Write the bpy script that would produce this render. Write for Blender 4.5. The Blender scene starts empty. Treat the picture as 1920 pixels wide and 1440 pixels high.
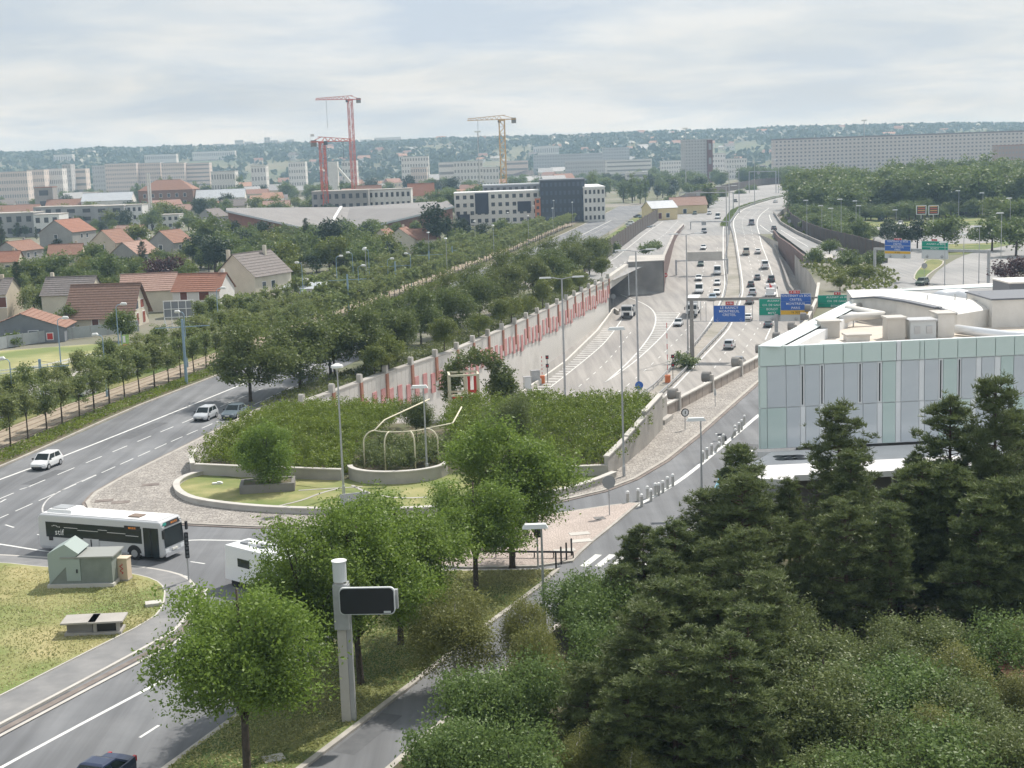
import bpy, math, random
import numpy as np
from mathutils import Vector, Matrix
from mathutils.geometry import delaunay_2d_cdt

# ------------------------------------------------------------------ camera
FPX, CAMH, PITCH, ROLL = 2670.0, 27.5, math.radians(9.04), math.radians(2.0)
scene = bpy.context.scene
col = scene.collection
cam_d = bpy.data.cameras.new('camera'); cam = bpy.data.objects.new('camera', cam_d); col.objects.link(cam)
cam_d.sensor_width = 36.0; cam_d.lens = 36.0 * FPX / 1920.0
cam_d.clip_start = 0.5; cam_d.clip_end = 30000
cam.matrix_world = Matrix.Translation((0, 0, CAMH)) @ Matrix.Rotation(math.pi/2 - PITCH, 4, 'X') @ Matrix.Rotation(-ROLL, 4, 'Z')
scene.camera = cam

# ------------------------------------------------------------------ sky and sun
SUN_AZ, SUN_EL = math.radians(38), math.radians(52)      # azimuth from +Y towards +X
w = bpy.data.worlds.new('World'); scene.world = w; w.use_nodes = True
nt = w.node_tree; nt.nodes.clear()
def nn(t, typ, **kw):
    n = t.nodes.new(typ)
    for k, v in kw.items(): setattr(n, k, v)
    return n
out = nn(nt, 'ShaderNodeOutputWorld'); bg = nn(nt, 'ShaderNodeBackground'); bg2 = nn(nt, 'ShaderNodeBackground'); mixs = nn(nt, 'ShaderNodeMixShader')
sky = nn(nt, 'ShaderNodeTexSky', sky_type='NISHITA', sun_disc=False, sun_elevation=SUN_EL, sun_rotation=SUN_AZ, altitude=60, air_density=1.0, dust_density=3.0, ozone_density=1.0)
bg.inputs['Strength'].default_value = 0.10
nt.links.new(sky.outputs[0], bg.inputs[0])
tc = nn(nt, 'ShaderNodeTexCoord'); sep = nn(nt, 'ShaderNodeSeparateXYZ'); nt.links.new(tc.outputs['Generated'], sep.inputs[0])
def mth(t, op, a, b=None, c=None):
    n = nn(t, 'ShaderNodeMath', operation=op)
    for i, v in enumerate((a, b, c)):
        if v is None: continue
        if hasattr(v, 'links'): t.links.new(v, n.inputs[i])
        else: n.inputs[i].default_value = v
    return n.outputs[0]
zz = mth(nt, 'MAXIMUM', sep.outputs[2], 0.0); zz = mth(nt, 'ADD', zz, 0.13)
cx = mth(nt, 'DIVIDE', sep.outputs[0], zz); cy = mth(nt, 'DIVIDE', sep.outputs[1], zz)
comb = nn(nt, 'ShaderNodeCombineXYZ'); nt.links.new(cx, comb.inputs[0]); nt.links.new(cy, comb.inputs[1])
n1 = nn(nt, 'ShaderNodeTexNoise'); n1.inputs['Scale'].default_value = 1.25; n1.inputs['Detail'].default_value = 7; n1.inputs['Roughness'].default_value = 0.55; n1.inputs['Distortion'].default_value = 0.35
nt.links.new(comb.outputs[0], n1.inputs['Vector'])
n2 = nn(nt, 'ShaderNodeTexNoise'); n2.inputs['Scale'].default_value = 0.4; n2.inputs['Detail'].default_value = 5
nt.links.new(comb.outputs[0], n2.inputs['Vector'])
cr = nn(nt, 'ShaderNodeValToRGB'); nt.links.new(n2.outputs[0], cr.inputs[0])      # cloud cover
cr.color_ramp.elements[0].position = 0.36; cr.color_ramp.elements[0].color = (0.72, 0.72, 0.72, 1)
cr.color_ramp.elements[1].position = 0.62; cr.color_ramp.elements[1].color = (0.97, 0.97, 0.97, 1)
cc = nn(nt, 'ShaderNodeValToRGB'); nt.links.new(n1.outputs[0], cc.inputs[0])      # cloud brightness
cc.color_ramp.elements[0].position = 0.36; cc.color_ramp.elements[0].color = (0.62, 0.71, 0.82, 1)
cc.color_ramp.elements[1].position = 0.62; cc.color_ramp.elements[1].color = (0.90, 0.92, 0.925, 1)
e = cc.color_ramp.elements.new(0.5); e.color = (0.755, 0.815, 0.87, 1)
nt.links.new(cc.outputs[0], bg2.inputs[0]); bg2.inputs[1].default_value = 1.0
nt.links.new(cr.outputs[0], mixs.inputs[0]); nt.links.new(bg.outputs[0], mixs.inputs[1]); nt.links.new(bg2.outputs[0], mixs.inputs[2])
nt.links.new(mixs.outputs[0], out.inputs[0])
sun_d = bpy.data.lights.new('sun', 'SUN'); sun_d.energy = 5.0; sun_d.angle = math.radians(1.2); sun_d.color = (1.0, 0.955, 0.89)
sun = bpy.data.objects.new('sun', sun_d); col.objects.link(sun)
sd = Vector((math.sin(SUN_AZ)*math.cos(SUN_EL), math.cos(SUN_AZ)*math.cos(SUN_EL), math.sin(SUN_EL)))
sun.rotation_euler = sd.to_track_quat('Z', 'Y').to_euler(); sun.location = (0, 0, 200)
vs = scene.view_settings; vs.view_transform = 'Standard'; vs.look = 'None'; vs.exposure = -0.04; vs.gamma = 1.0; vs.use_curve_mapping = False
scene.cycles.use_denoising = True
scene.cycles.max_bounces = 5; scene.cycles.diffuse_bounces = 3; scene.cycles.glossy_bounces = 2; scene.cycles.transmission_bounces = 3; scene.cycles.transparent_max_bounces = 6; scene.cycles.volume_bounces = 1

# ------------------------------------------------------------------ photo pixels to places
def ray(px, py):
    u = (px-960)/FPX; v = -(py-720)/FPX
    a = u*math.cos(ROLL)+v*math.sin(ROLL); b = -u*math.sin(ROLL)+v*math.cos(ROLL)
    return a, math.cos(PITCH)+b*math.sin(PITCH), -math.sin(PITCH)+b*math.cos(PITCH)
def G(px, py, z=0.0):                     # where the ray of a pixel meets the level z
    d = ray(px, py); t = (z-CAMH)/d[2]; return Vector((d[0]*t, d[1]*t, z))
def AT(px, py, Y):                        # point on the ray at forward distance Y
    d = ray(px, py); t = Y/d[1]; return Vector((d[0]*t, Y, CAMH+d[2]*t))
MPROF = [(120, -10.0), (225, -9.6), (300, -8.0), (360, -6.0), (420, -3.2), (480, -0.6), (560, 1.4), (700, 2.8), (1100, 4.0), (3000, 4.0)]
def mz(Y):
    return float(np.interp(Y, [a for a, b in MPROF], [b for a, b in MPROF]))
def M(px, py, dz=0.0):                    # where the ray of a pixel meets the motorway surface
    z = -5.0
    for i in range(40):
        g = G(px, py, z+dz); z = 0.6*z+0.4*mz(g.y)
    return Vector((g.x, g.y, z+dz))

# ------------------------------------------------------------------ materials
MATS = {}
def mat(name, base, rough=0.8, var=None, scale=1.0, detail=4, bump=0.0, bscale=None, metal=0.0, spec=0.4, var2=None, scale2=0.1, coat=0.0, emis=None, coords='Object'):
    """Principled surface; var = second colour mixed in by noise, var2 = third by a large noise."""
    if name in MATS: return MATS[name]
    m = bpy.data.materials.new(name); m.use_nodes = True; t = m.node_tree; p = t.nodes['Principled BSDF']
    p.inputs['Base Color'].default_value = (*base, 1); p.inputs['Roughness'].default_value = rough; p.inputs['Metallic'].default_value = metal
    p.inputs['Specular IOR Level'].default_value = spec; p.inputs['Coat Weight'].default_value = coat
    if emis: p.inputs['Emission Color'].default_value = (*emis[:3], 1); p.inputs['Emission Strength'].default_value = emis[3]
    if var or bump:
        g = nn(t, 'ShaderNodeNewGeometry') if coords == 'World' else nn(t, 'ShaderNodeTexCoord')
        src = g.outputs['Position'] if coords == 'World' else g.outputs['Object']
    last = None
    if var:
        n = nn(t, 'ShaderNodeTexNoise'); n.inputs['Scale'].default_value = scale; n.inputs['Detail'].default_value = detail; n.inputs['Roughness'].default_value = 0.6
        t.links.new(src, n.inputs['Vector'])
        r = nn(t, 'ShaderNodeValToRGB'); r.color_ramp.elements[0].position = 0.36; r.color_ramp.elements[1].position = 0.66
        r.color_ramp.elements[0].color = (*base, 1); r.color_ramp.elements[1].color = (*var, 1)
        t.links.new(n.outputs[0], r.inputs[0]); last = r.outputs[0]
        if var2:
            n3 = nn(t, 'ShaderNodeTexNoise'); n3.inputs['Scale'].default_value = scale2; n3.inputs['Detail'].default_value = 3
            t.links.new(src, n3.inputs['Vector'])
            r3 = nn(t, 'ShaderNodeValToRGB'); r3.color_ramp.elements[0].position = 0.42; r3.color_ramp.elements[1].position = 0.62
            t.links.new(n3.outputs[0], r3.inputs[0])
            mx = nn(t, 'ShaderNodeMix', data_type='RGBA'); t.links.new(r3.outputs[0], mx.inputs[0]); t.links.new(last, mx.inputs[6]); mx.inputs[7].default_value = (*var2, 1)
            last = mx.outputs[2]
        t.links.new(last, p.inputs['Base Color'])
    if bump:
        nb = nn(t, 'ShaderNodeTexNoise'); nb.inputs['Scale'].default_value = bscale or scale*3; nb.inputs['Detail'].default_value = 3
        t.links.new(src, nb.inputs['Vector'])
        b = nn(t, 'ShaderNodeBump'); b.inputs['Strength'].default_value = bump; b.inputs['Distance'].default_value = 0.05
        t.links.new(nb.outputs[0], b.inputs['Height']); t.links.new(b.outputs[0], p.inputs['Normal'])
    MATS[name] = m
    return m
def cobble_mat(name, a, b, joint, scale):
    m = bpy.data.materials.new(name); m.use_nodes = True; t = m.node_tree; p = t.nodes['Principled BSDF']
    g = nn(t, 'ShaderNodeNewGeometry')
    v = nn(t, 'ShaderNodeTexVoronoi'); v.inputs['Scale'].default_value = scale; t.links.new(g.outputs['Position'], v.inputs['Vector'])
    ve = nn(t, 'ShaderNodeTexVoronoi', feature='DISTANCE_TO_EDGE'); ve.inputs['Scale'].default_value = scale; t.links.new(g.outputs['Position'], ve.inputs['Vector'])
    sp = nn(t, 'ShaderNodeSeparateColor'); t.links.new(v.outputs['Color'], sp.inputs[0])
    mx = nn(t, 'ShaderNodeMix', data_type='RGBA'); t.links.new(sp.outputs[0], mx.inputs[0]); mx.inputs[6].default_value = (*a, 1); mx.inputs[7].default_value = (*b, 1)
    n = nn(t, 'ShaderNodeTexNoise'); n.inputs['Scale'].default_value = 0.25; n.inputs['Detail'].default_value = 5; t.links.new(g.outputs['Position'], n.inputs['Vector'])
    hs = nn(t, 'ShaderNodeMix', data_type='RGBA', blend_type='MULTIPLY'); hs.inputs[0].default_value = 0.5
    r = nn(t, 'ShaderNodeValToRGB'); r.color_ramp.elements[0].position = .3; r.color_ramp.elements[0].color = (.55, .55, .55, 1); r.color_ramp.elements[1].position = .6; t.links.new(n.outputs[0], r.inputs[0])
    t.links.new(mx.outputs[2], hs.inputs[6]); t.links.new(r.outputs[0], hs.inputs[7])
    rj = nn(t, 'ShaderNodeValToRGB'); rj.color_ramp.elements[0].position = 0.03; rj.color_ramp.elements[1].position = 0.12; t.links.new(ve.outputs[0], rj.inputs[0])
    m2 = nn(t, 'ShaderNodeMix', data_type='RGBA'); t.links.new(rj.outputs[0], m2.inputs[0]); m2.inputs[6].default_value = (*joint, 1); t.links.new(hs.outputs[2], m2.inputs[7])
    t.links.new(m2.outputs[2], p.inputs['Base Color']); p.inputs['Roughness'].default_value = 0.85
    b = nn(t, 'ShaderNodeBump'); b.inputs['Strength'].default_value = 0.6; b.inputs['Distance'].default_value = 0.03
    t.links.new(rj.outputs[0], b.inputs['Height']); t.links.new(b.outputs[0], p.inputs['Normal'])
    MATS[name] = m; return m
def leaf_mat(name, dark, light, alt, transl=0.30, rough=0.5):
    """dark..light by the 'tint' of each leaf spray, with a little of alt by the tree."""
    m = bpy.data.materials.new(name); m.use_nodes = True; t = m.node_tree; p = t.nodes['Principled BSDF']
    at = nn(t, 'ShaderNodeAttribute', attribute_name='tint')
    r = nn(t, 'ShaderNodeValToRGB'); r.color_ramp.elements[0].color = (*dark, 1); r.color_ramp.elements[1].color = (*light, 1); t.links.new(at.outputs['Fac'], r.inputs[0])
    oi = nn(t, 'ShaderNodeObjectInfo'); k = mth(t, 'MULTIPLY', oi.outputs['Random'], 0.55)
    mx = nn(t, 'ShaderNodeMix', data_type='RGBA'); t.links.new(k, mx.inputs[0]); t.links.new(r.outputs[0], mx.inputs[6]); mx.inputs[7].default_value = (*alt, 1)
    t.links.new(mx.outputs[2], p.inputs['Base Color']); p.inputs['Roughness'].default_value = rough; p.inputs['Specular IOR Level'].default_value = 0.35
    tr = nn(t, 'ShaderNodeBsdfTranslucent'); t.links.new(mx.outputs[2], tr.inputs[0])
    ms = nn(t, 'ShaderNodeMixShader'); ms.inputs[0].default_value = transl
    o = t.nodes['Material Output']; t.links.new(p.outputs[0], ms.inputs[1]); t.links.new(tr.outputs[0], ms.inputs[2]); t.links.new(ms.outputs[0], o.inputs[0])
    MATS[name] = m; return m

A_ = dict(coords='World')
asphalt = mat('asphalt', (.172, .177, .185), .85, (.212, .216, .222), 0.35, 6, .25, 30, var2=(.146, .150, .157), scale2=.06, **A_)
def streaks(m, ang, amt):
    """tyre-worn streaks running along a road heading"""
    t = m.node_tree; p = t.nodes['Principled BSDF']; src = p.inputs['Base Color'].links[0].from_socket
    g = nn(t, 'ShaderNodeNewGeometry'); mp_ = nn(t, 'ShaderNodeMapping'); mp_.inputs['Rotation'].default_value = (0, 0, ang); mp_.inputs['Scale'].default_value = (.75, .022, 1)
    t.links.new(g.outputs['Position'], mp_.inputs['Vector']); n = nn(t, 'ShaderNodeTexNoise'); n.inputs['Scale'].default_value = 1; n.inputs['Detail'].default_value = 5; n.inputs['Roughness'].default_value = .65; t.links.new(mp_.outputs[0], n.inputs['Vector'])
    r = nn(t, 'ShaderNodeValToRGB'); r.color_ramp.elements[0].position = .34; r.color_ramp.elements[0].color = (1-amt,)*3+(1,); r.color_ramp.elements[1].position = .64; r.color_ramp.elements[1].color = (1+amt*.6,)*3+(1,); t.links.new(n.outputs[0], r.inputs[0])
    mx = nn(t, 'ShaderNodeMix', data_type='RGBA', blend_type='MULTIPLY'); mx.inputs[0].default_value = 1; t.links.new(src, mx.inputs[6]); t.links.new(r.outputs[0], mx.inputs[7]); t.links.new(mx.outputs[2], p.inputs['Base Color'])
streaks(asphalt, math.radians(14), .22)
asphalt_path = mat('asphalt_path', (.20, .20, .20), .9, (.27, .265, .26), .6, 6, .25, 30, **A_)
concrete_road = mat('concrete_road', (.335, .315, .29), .85, (.40, .375, .345), .12, 6, .15, 20, var2=(.285, .27, .255), scale2=.03, **A_)
grey_road = mat('grey_road', (.28, .275, .27), .85, (.34, .33, .32), .12, 6, .15, 20, var2=(.25, .25, .245), scale2=.03, **A_)
streaks(concrete_road, math.radians(15), .20); streaks(grey_road, math.radians(14), .16)
paint = mat('road_paint', (.74, .74, .71), .7, (.60, .60, .58), 1.2, 5, **A_)
paint_dull = mat('worn_paint', (.40, .395, .385), .8, (.60, .59, .57), 1.5, 5, **A_)
kerb = mat('kerb_stone', (.47, .44, .39), .85, (.36, .335, .30), .9, 4, **A_)
kerb_dark = mat('gutter_stone', (.17, .14, .125), .9, (.26, .225, .20), .8, 4, **A_)
concrete = mat('concrete', (.42, .395, .36), .85, (.33, .31, .285), .5, 5, .2, 8, var2=(.47, .445, .41), scale2=.12, **A_)
concrete_d = mat('old_concrete', (.245, .23, .215), .9, (.32, .305, .28), .4, 5, .25, 6, var2=(.20, .19, .18), scale2=.15, **A_)
concrete_l = mat('pale_concrete', (.56, .535, .49), .85, (.48, .455, .415), .6, 5, .15, 8, **A_)
grass = mat('grass', (.13, .155, .045), .95, (.29, .265, .115), .25, 8, .8, 14, var2=(.095, .145, .035), scale2=.09, **A_)
lawn = mat('dry_lawn', (.23, .235, .085), .95, (.43, .375, .19), .3, 9, .9, 14, var2=(.16, .22, .06), scale2=.10, **A_)
lawn_g = mat('green_lawn', (.20, .225, .075), .95, (.36, .33, .15), .35, 9, .9, 14, var2=(.15, .195, .055), scale2=.2, **A_)
meadow = mat('meadow', (.30, .285, .125), .95, (.42, .39, .20), .2, 8, 1., 4, var2=(.17, .21, .07), scale2=.07, **A_)
soil = mat('soil', (.16, .125, .085), .95, (.10, .12, .05), .5, 6, .5, 8, **A_)
sand = mat('ballast_sand', (.38, .315, .24), .95, (.30, .25, .185), .5, 6, .4, 14, **A_)
cobble = cobble_mat('grey_cobbles', (.30, .275, .25), (.47, .435, .39), (.20, .18, .16), 3.2)
pinkpave = cobble_mat('pink_paving', (.47, .39, .345), (.56, .475, .42), (.36, .30, .26), 5.0)
M_metal = mat('galvanised_steel', (.48, .49, .50), .45, (.40, .41, .42), 1.5, 3, metal=.35)
M_dkmetal = mat('dark_steel', (.10, .105, .11), .5)
M_blue = mat('blue_steel', (.27, .38, .47), .5)
M_white = mat('white_paint', (.80, .80, .79), .55)
M_cream = mat('cream_paint', (.74, .69, .52), .6, (.66, .60, .45), 2.0)
M_black = mat('black_plastic', (.018, .018, .02), .4)
M_tyre = mat('tyre_rubber', (.025, .025, .026), .9)
M_glass = mat('dark_glass', (.014, .022, .024), .14, spec=.35)
M_glass2 = mat('window_glass', (.07, .085, .10), .12, spec=.6)
M_red = mat('red_paint', (.55, .05, .045), .5)
M_orange = mat('orange_plastic', (.68, .20, .07), .5)
M_bark = mat('bark', (.105, .082, .062), .95, (.06, .048, .038), 6, 4, .8, 20)
M_barkp = mat('pine_bark', (.15, .095, .068), .95, (.075, .055, .045), 5, 4, .8, 20)
M_barkw = mat('birch_bark', (.60, .57, .53), .9, (.16, .14, .13), 5, 4, .4, 20)

# ------------------------------------------------------------------ mesh helpers
class MB:
    def __init__(s): s.v = []; s.f = []; s.m = []
    def add(s, vs_, fs, mi=0):
        o = len(s.v); s.v += [tuple(v) for v in vs_]
        for f in fs: s.f.append(tuple(i+o for i in f)); s.m.append(mi)
        return s
    def quad(s, a, b, c, d, mi=0): return s.add([a, b, c, d], [(0, 1, 2, 3)], mi)
    def box(s, c, size, rz=0.0, mi=0, top=(1, 1)):
        """box standing on c (centre of its base); top = scale of the top face"""
        x, y, z = c; a, b, h = size; ca, sa = math.cos(rz), math.sin(rz); P = []
        for zz_, kx, ky in ((0, 1, 1), (h, top[0], top[1])):
            for sx, sy in ((-1, -1), (1, -1), (1, 1), (-1, 1)):
                lx, ly = sx*a/2*kx, sy*b/2*ky
                P.append((x+lx*ca-ly*sa, y+lx*sa+ly*ca, z+zz_))
        return s.add(P, [(3, 2, 1, 0), (4, 5, 6, 7), (0, 1, 5, 4), (1, 2, 6, 5), (2, 3, 7, 6), (3, 0, 4, 7)], mi)
    def bar(s, p, q, wd, ht=None, mi=0):
        p, q = Vector(p), Vector(q); d = q-p
        if d.length < 1e-6: return s
        d.normalize(); ht = ht or wd
        up = Vector((0, 0, 1)) if abs(d.z) < .95 else Vector((1, 0, 0))
        r = d.cross(up).normalized(); u = r.cross(d).normalized(); P = []
        for e in (p, q):
            for a, b in ((-1, -1), (1, -1), (1, 1), (-1, 1)): P.append(e+r*(a*wd/2)+u*(b*ht/2))
        return s.add(P, [(3, 2, 1, 0), (4, 5, 6, 7), (0, 1, 5, 4), (1, 2, 6, 5), (2, 3, 7, 6), (3, 0, 4, 7)], mi)
    def tube(s, pts, rad, n=8, mi=0, cap=True):
        pts = [Vector(p) for p in pts]
        if not hasattr(rad, '__len__'): rad = [rad]*len(pts)
        P = []; ref = None
        for i, p in enumerate(pts):
            d = (pts[min(i+1, len(pts)-1)]-pts[max(i-1, 0)]).normalized()
            if ref is None: ref = Vector((1, 0, 0)) if abs(d.x) < .8 else Vector((0, 1, 0))
            a = (ref-d*ref.dot(d)).normalized(); b = d.cross(a); ref = a
            for k in range(n):
                t = 2*math.pi*k/n; P.append(p+(a*math.cos(t)+b*math.sin(t))*rad[i])
        F_ = []
        for i in range(len(pts)-1):
            for k in range(n):
                F_.append((i*n+k, i*n+(k+1) % n, (i+1)*n+(k+1) % n, (i+1)*n+k))
        if cap: F_.append(tuple(range(n))[::-1]); F_.append(tuple(range((len(pts)-1)*n, len(pts)*n)))
        return s.add(P, F_, mi)
    def prism(s, poly, z0, z1, mi=0, bottom=False):
        """vertical prism over a simple polygon given counter-clockwise"""
        poly = [(p[0], p[1]) for p in poly]; n = len(poly)
        if sum(poly[i][0]*poly[(i+1) % n][1]-poly[(i+1) % n][0]*poly[i][1] for i in range(n)) < 0: poly = poly[::-1]
        P = [(x, y, z0) for x, y in poly]+[(x, y, z1) for x, y in poly]
        F_ = [(i, (i+1) % n, n+(i+1) % n, n+i) for i in range(n)]+[tuple(range(n, 2*n))]
        if bottom: F_.append(tuple(range(n))[::-1])
        return s.add(P, F_, mi)
    def ext(s, poly, axis_o, ax, ay, dv, mi=0):
        """extrude a 2-D polygon (in the plane of ax, ay at axis_o) along dv"""
        o = Vector(axis_o); ax, ay, dv = Vector(ax), Vector(ay), Vector(dv); n = len(poly)
        P = [o+ax*a+ay*b for a, b in poly]; P += [p+dv for p in P]
        F_ = [(i, (i+1) % n, n+(i+1) % n, n+i) for i in range(n)]+[tuple(range(n))[::-1], tuple(range(n, 2*n))]
        return s.add(P, F_, mi)
    def mesh(s, name, mats, smooth=False):
        me = bpy.data.meshes.new(name); me.from_pydata(s.v, [], s.f)
        for m in (mats if isinstance(mats, (list, tuple)) else [mats]): me.materials.append(m)
        if any(s.m): me.polygons.foreach_set('material_index', s.m)
        if smooth: me.polygons.foreach_set('use_smooth', [True]*len(s.f))
        me.update(); return me
    def build(s, name, mats, parent=None, loc=None, rz=0.0, smooth=False):
        return obj(name, s.mesh(name, mats, smooth), parent, loc, rz)
def obj(name, me, parent=None, loc=None, rz=0.0):
    o = bpy.data.objects.new(name, me); col.objects.link(o)
    if parent is not None: o.parent = parent
    if loc is not None: o.location = loc
    if rz: o.rotation_euler.z = rz
    return o
def tag(o, label=None, cat=None, group=None, kind=None):
    if label: o['label'] = label
    if cat: o['category'] = cat
    if group: o['group'] = group
    if kind: o['kind'] = kind
    return o
def thing(name, label, cat, loc=(0, 0, 0), rz=0.0, group=None):
    o = bpy.data.objects.new(name, None); col.objects.link(o); o.empty_display_size = .3
    o.location = loc; o.rotation_euler.z = rz
    return tag(o, label, cat, group)
def clone(o, parent=None, loc=None, rz=None, scale=None, label=None, group=None):
    c = o.copy(); col.objects.link(c)
    if parent is not None: c.parent = parent
    if loc is not None: c.location = loc
    if rz is not None: c.rotation_euler.z = rz
    if scale is not None: c.scale = scale if hasattr(scale, '__len__') else (scale,)*3
    if label: c['label'] = label
    if group: c['group'] = group
    for ch in kids(o): clone(ch, c)
    return c
KIDS = None
def kids(o): return [c for c in o.children]
def struct(o, kind='structure'): o['kind'] = kind; return o
def sheet(name, poly, z, m, holes=(), kind='structure', parent=None):
    """flat polygon (with holes) triangulated at level z"""
    vs2 = []; fs = []
    for P in [poly, *holes]:
        o = len(vs2); vs2 += [Vector((p[0], p[1])) for p in P]; fs.append(list(range(o, o+len(P))))
    if holes:
        ed = [(f[i], f[(i+1) % len(f)]) for f in fs for i in range(len(f))]
        r = delaunay_2d_cdt(vs2, ed, [], 0, 1e-5)
        def inside(p, P):
            c = False; n = len(P)
            for i in range(n):
                x1, y1 = P[i][0], P[i][1]; x2, y2 = P[(i+1) % n][0], P[(i+1) % n][1]
                if (y1 > p[1]) != (y2 > p[1]) and p[0] < (x2-x1)*(p[1]-y1)/(y2-y1)+x1: c = not c
            return c
        F_ = []
        for f in r[2]:
            c = sum((r[0][i] for i in f), Vector((0, 0)))/len(f)
            if inside(c, poly) and not any(inside(c, h) for h in holes): F_.append(tuple(f))
        b = MB(); b.add([(v.x, v.y, z) for v in r[0]], F_)
    else:
        b = MB(); P = [(p[0], p[1], z) for p in poly]; n = len(P)
        if sum(P[i][0]*P[(i+1) % n][1]-P[(i+1) % n][0]*P[i][1] for i in range(n)) < 0: P = P[::-1]
        b.add(P, [tuple(range(n))])
    o = b.build(name, m, parent)
    if parent is None: o['kind'] = kind
    return o
def offset(pl, d):
    """polyline offset to its left by d (plan)"""
    pl = [Vector((p[0], p[1])) for p in pl]; R_ = []
    for i, p in enumerate(pl):
        a = pl[max(i-1, 0)]; b = pl[min(i+1, len(pl)-1)]; t = (b-a).normalized()
        R_.append(p+Vector((-t.y, t.x))*d)
    return R_
def resample(pl, step):
    pl = [Vector(p) for p in pl]; L = [0]
    for a, b in zip(pl, pl[1:]): L.append(L[-1]+(b-a).length)
    n = max(2, int(round(L[-1]/step))+1); R_ = []
    for s_ in np.linspace(0, L[-1], n):
        i = max(0, min(len(pl)-2, int(np.searchsorted(L, s_, 'right'))-1)); k = (s_-L[i])/max(1e-9, L[i+1]-L[i])
        R_.append(pl[i].lerp(pl[i+1], k))
    return R_
def smooth_pl(pl, it=2):
    pl = [Vector(p) for p in pl]
    for _ in range(it):
        R_ = [pl[0]]
        for a, b in zip(pl, pl[1:]): R_ += [a.lerp(b, .25), a.lerp(b, .75)]
        pl = R_+[pl[-1]]
    return pl
def ribbon(name, left, right, m, zf=None, dz=0.0, parent=None):
    b = MB(); P = []; n = len(left)
    for a, c in zip(left, right):
        za = zf(a[1]) if zf else (a[2] if len(a) > 2 else 0); zc = zf(c[1]) if zf else (c[2] if len(c) > 2 else 0)
        P += [(a[0], a[1], za+dz), (c[0], c[1], zc+dz)]
    b.add(P, [(2*i, 2*i+1, 2*i+3, 2*i+2) for i in range(n-1)])
    return b.build(name, m, parent)
def line_strip(mb, pl, wd, dz, zf=None):
    """painted line of width wd along a plan polyline"""
    a, c = offset(pl, wd/2), offset(pl, -wd/2)
    for i in range(len(pl)-1):
        def pt(q):
            return (q.x, q.y, (zf(q.y) if zf else 0)+dz)
        mb.quad(pt(c[i]), pt(c[i+1]), pt(a[i+1]), pt(a[i]))
def dashes(pl, on, off, start=0.0):
    pl = [Vector((p[0], p[1])) for p in pl]; L = [0]
    for a, b in zip(pl, pl[1:]): L.append(L[-1]+(b-a).length)
    def pos(s_):
        i = max(0, min(len(pl)-2, int(np.searchsorted(L, s_, 'right'))-1)); return pl[i].lerp(pl[i+1], (s_-L[i])/max(1e-9, L[i+1]-L[i]))
    R_ = []; s_ = start
    while s_+on < L[-1]: R_.append([pos(s_), pos(s_+on/2), pos(s_+on)]); s_ += on+off
    return R_
def text_mesh(s, size, m, depth=0.0):
    """lettering as a mesh in its own XY plane, centred"""
    c = bpy.data.curves.new('lettering', 'FONT'); c.body = s; c.size = size; c.align_x = 'CENTER'; c.align_y = 'CENTER'; c.resolution_u = 2; c.extrude = depth; c.space_character = 1.06; c.offset = size*.003
    o = bpy.data.objects.new('lettering', c); col.objects.link(o)
    dg = bpy.context.evaluated_depsgraph_get(); me = bpy.data.meshes.new_from_object(o.evaluated_get(dg))
    me.materials.clear(); me.materials.append(m); bpy.data.objects.remove(o); bpy.data.curves.remove(c)
    return me
def put_text(s, size, m, parent, loc, rz=0.0, name='lettering'):
    """upright lettering; reads from -Y side when rz = 0"""
    o = obj(name, text_mesh(s, size, m), parent, loc); o.rotation_euler = (math.pi/2, 0, rz); return o
rnd = random.Random(7)
# ================================================================== ground, roads, motorway
MPROF[:] = [(120, -10.0), (225, -9.6), (300, -8.0), (360, -6.0), (420, -2.6), (470, 0.2), (560, 1.4), (700, 2.8), (1100, 4.0), (3000, 4.0)]
WALL = [(-24.0, 160), (-15.5, 183), (-8.3, 200), (-0.5, 226), (10.6, 266), (21.7, 310)]            # long retaining wall, left
TR_R = [(15.6, 146), (31.2, 179), (45, 215), (53, 245), (60, 275), (66, 310), (71, 345), (76.7, 386), (80, 420), (82, 468)]
SLIP_L = [(12, 312), (17, 335), (25.5, 372), (44.9, 482), (60.3, 562)]
SLIP_R = [(23, 312), (33, 347), (39.3, 366), (52.8, 451), (63, 505), (73, 562)]
DECK_L = [(44.9, 468), (46, 482), (60.3, 562), (81, 667), (105.7, 765), (133, 850), (167, 942), (200, 990), (260, 1040), (330, 1060)]
DECK_R = [(90, 450), (97, 505), (107, 566), (121, 620), (143, 680), (170, 745), (205, 810), (255, 870), (330, 930), (420, 960)]
def ix(pl, Y): return float(np.interp(Y, [p[1] for p in pl], [p[0] for p in pl]))
trench = [(-22, 150.5)]+[(x, y) for x, y in TR_R]+[(55.5, 468), (52.8, 451), (39.3, 366), (38, 347.5), (29.3, 346), (22.4, 311)]+WALL[::-1][1:]
sheet('ground', [(-4400, -90), (4400, -90), (4400, 5250), (-4400, 5250)], -0.03, mat('town_ground', (.17, .165, .11), .95, (.11, .13, .06), .06, 7, var2=(.24, .22, .19), scale2=.015, **A_), holes=[trench])
AP = [(-110, 20), (75, 20), (75, 240), (57, 241), (45, 207), (32.5, 178.5), (17, 145.2), (-22, 150), (-25, 160), (-27.5, 168), (-43.0, 172), (-48.9, 132.7), (-60, 85), (-110, 60)]
sheet('road', AP, 0.0, asphalt)
BL = [(-44.5, 164.5), (-39.4, 188), (-22.5, 272), (7.5, 433), (34, 590), (60, 760)]
BR = [(-29.5, 164.5), (-23.5, 190), (-5.5, 276), (21, 420), (50, 590), (76, 760)]
bl, br = resample([Vector((*p, 0)) for p in BL], 12), resample([Vector((*p, 0)) for p in BR], 12)
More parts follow.
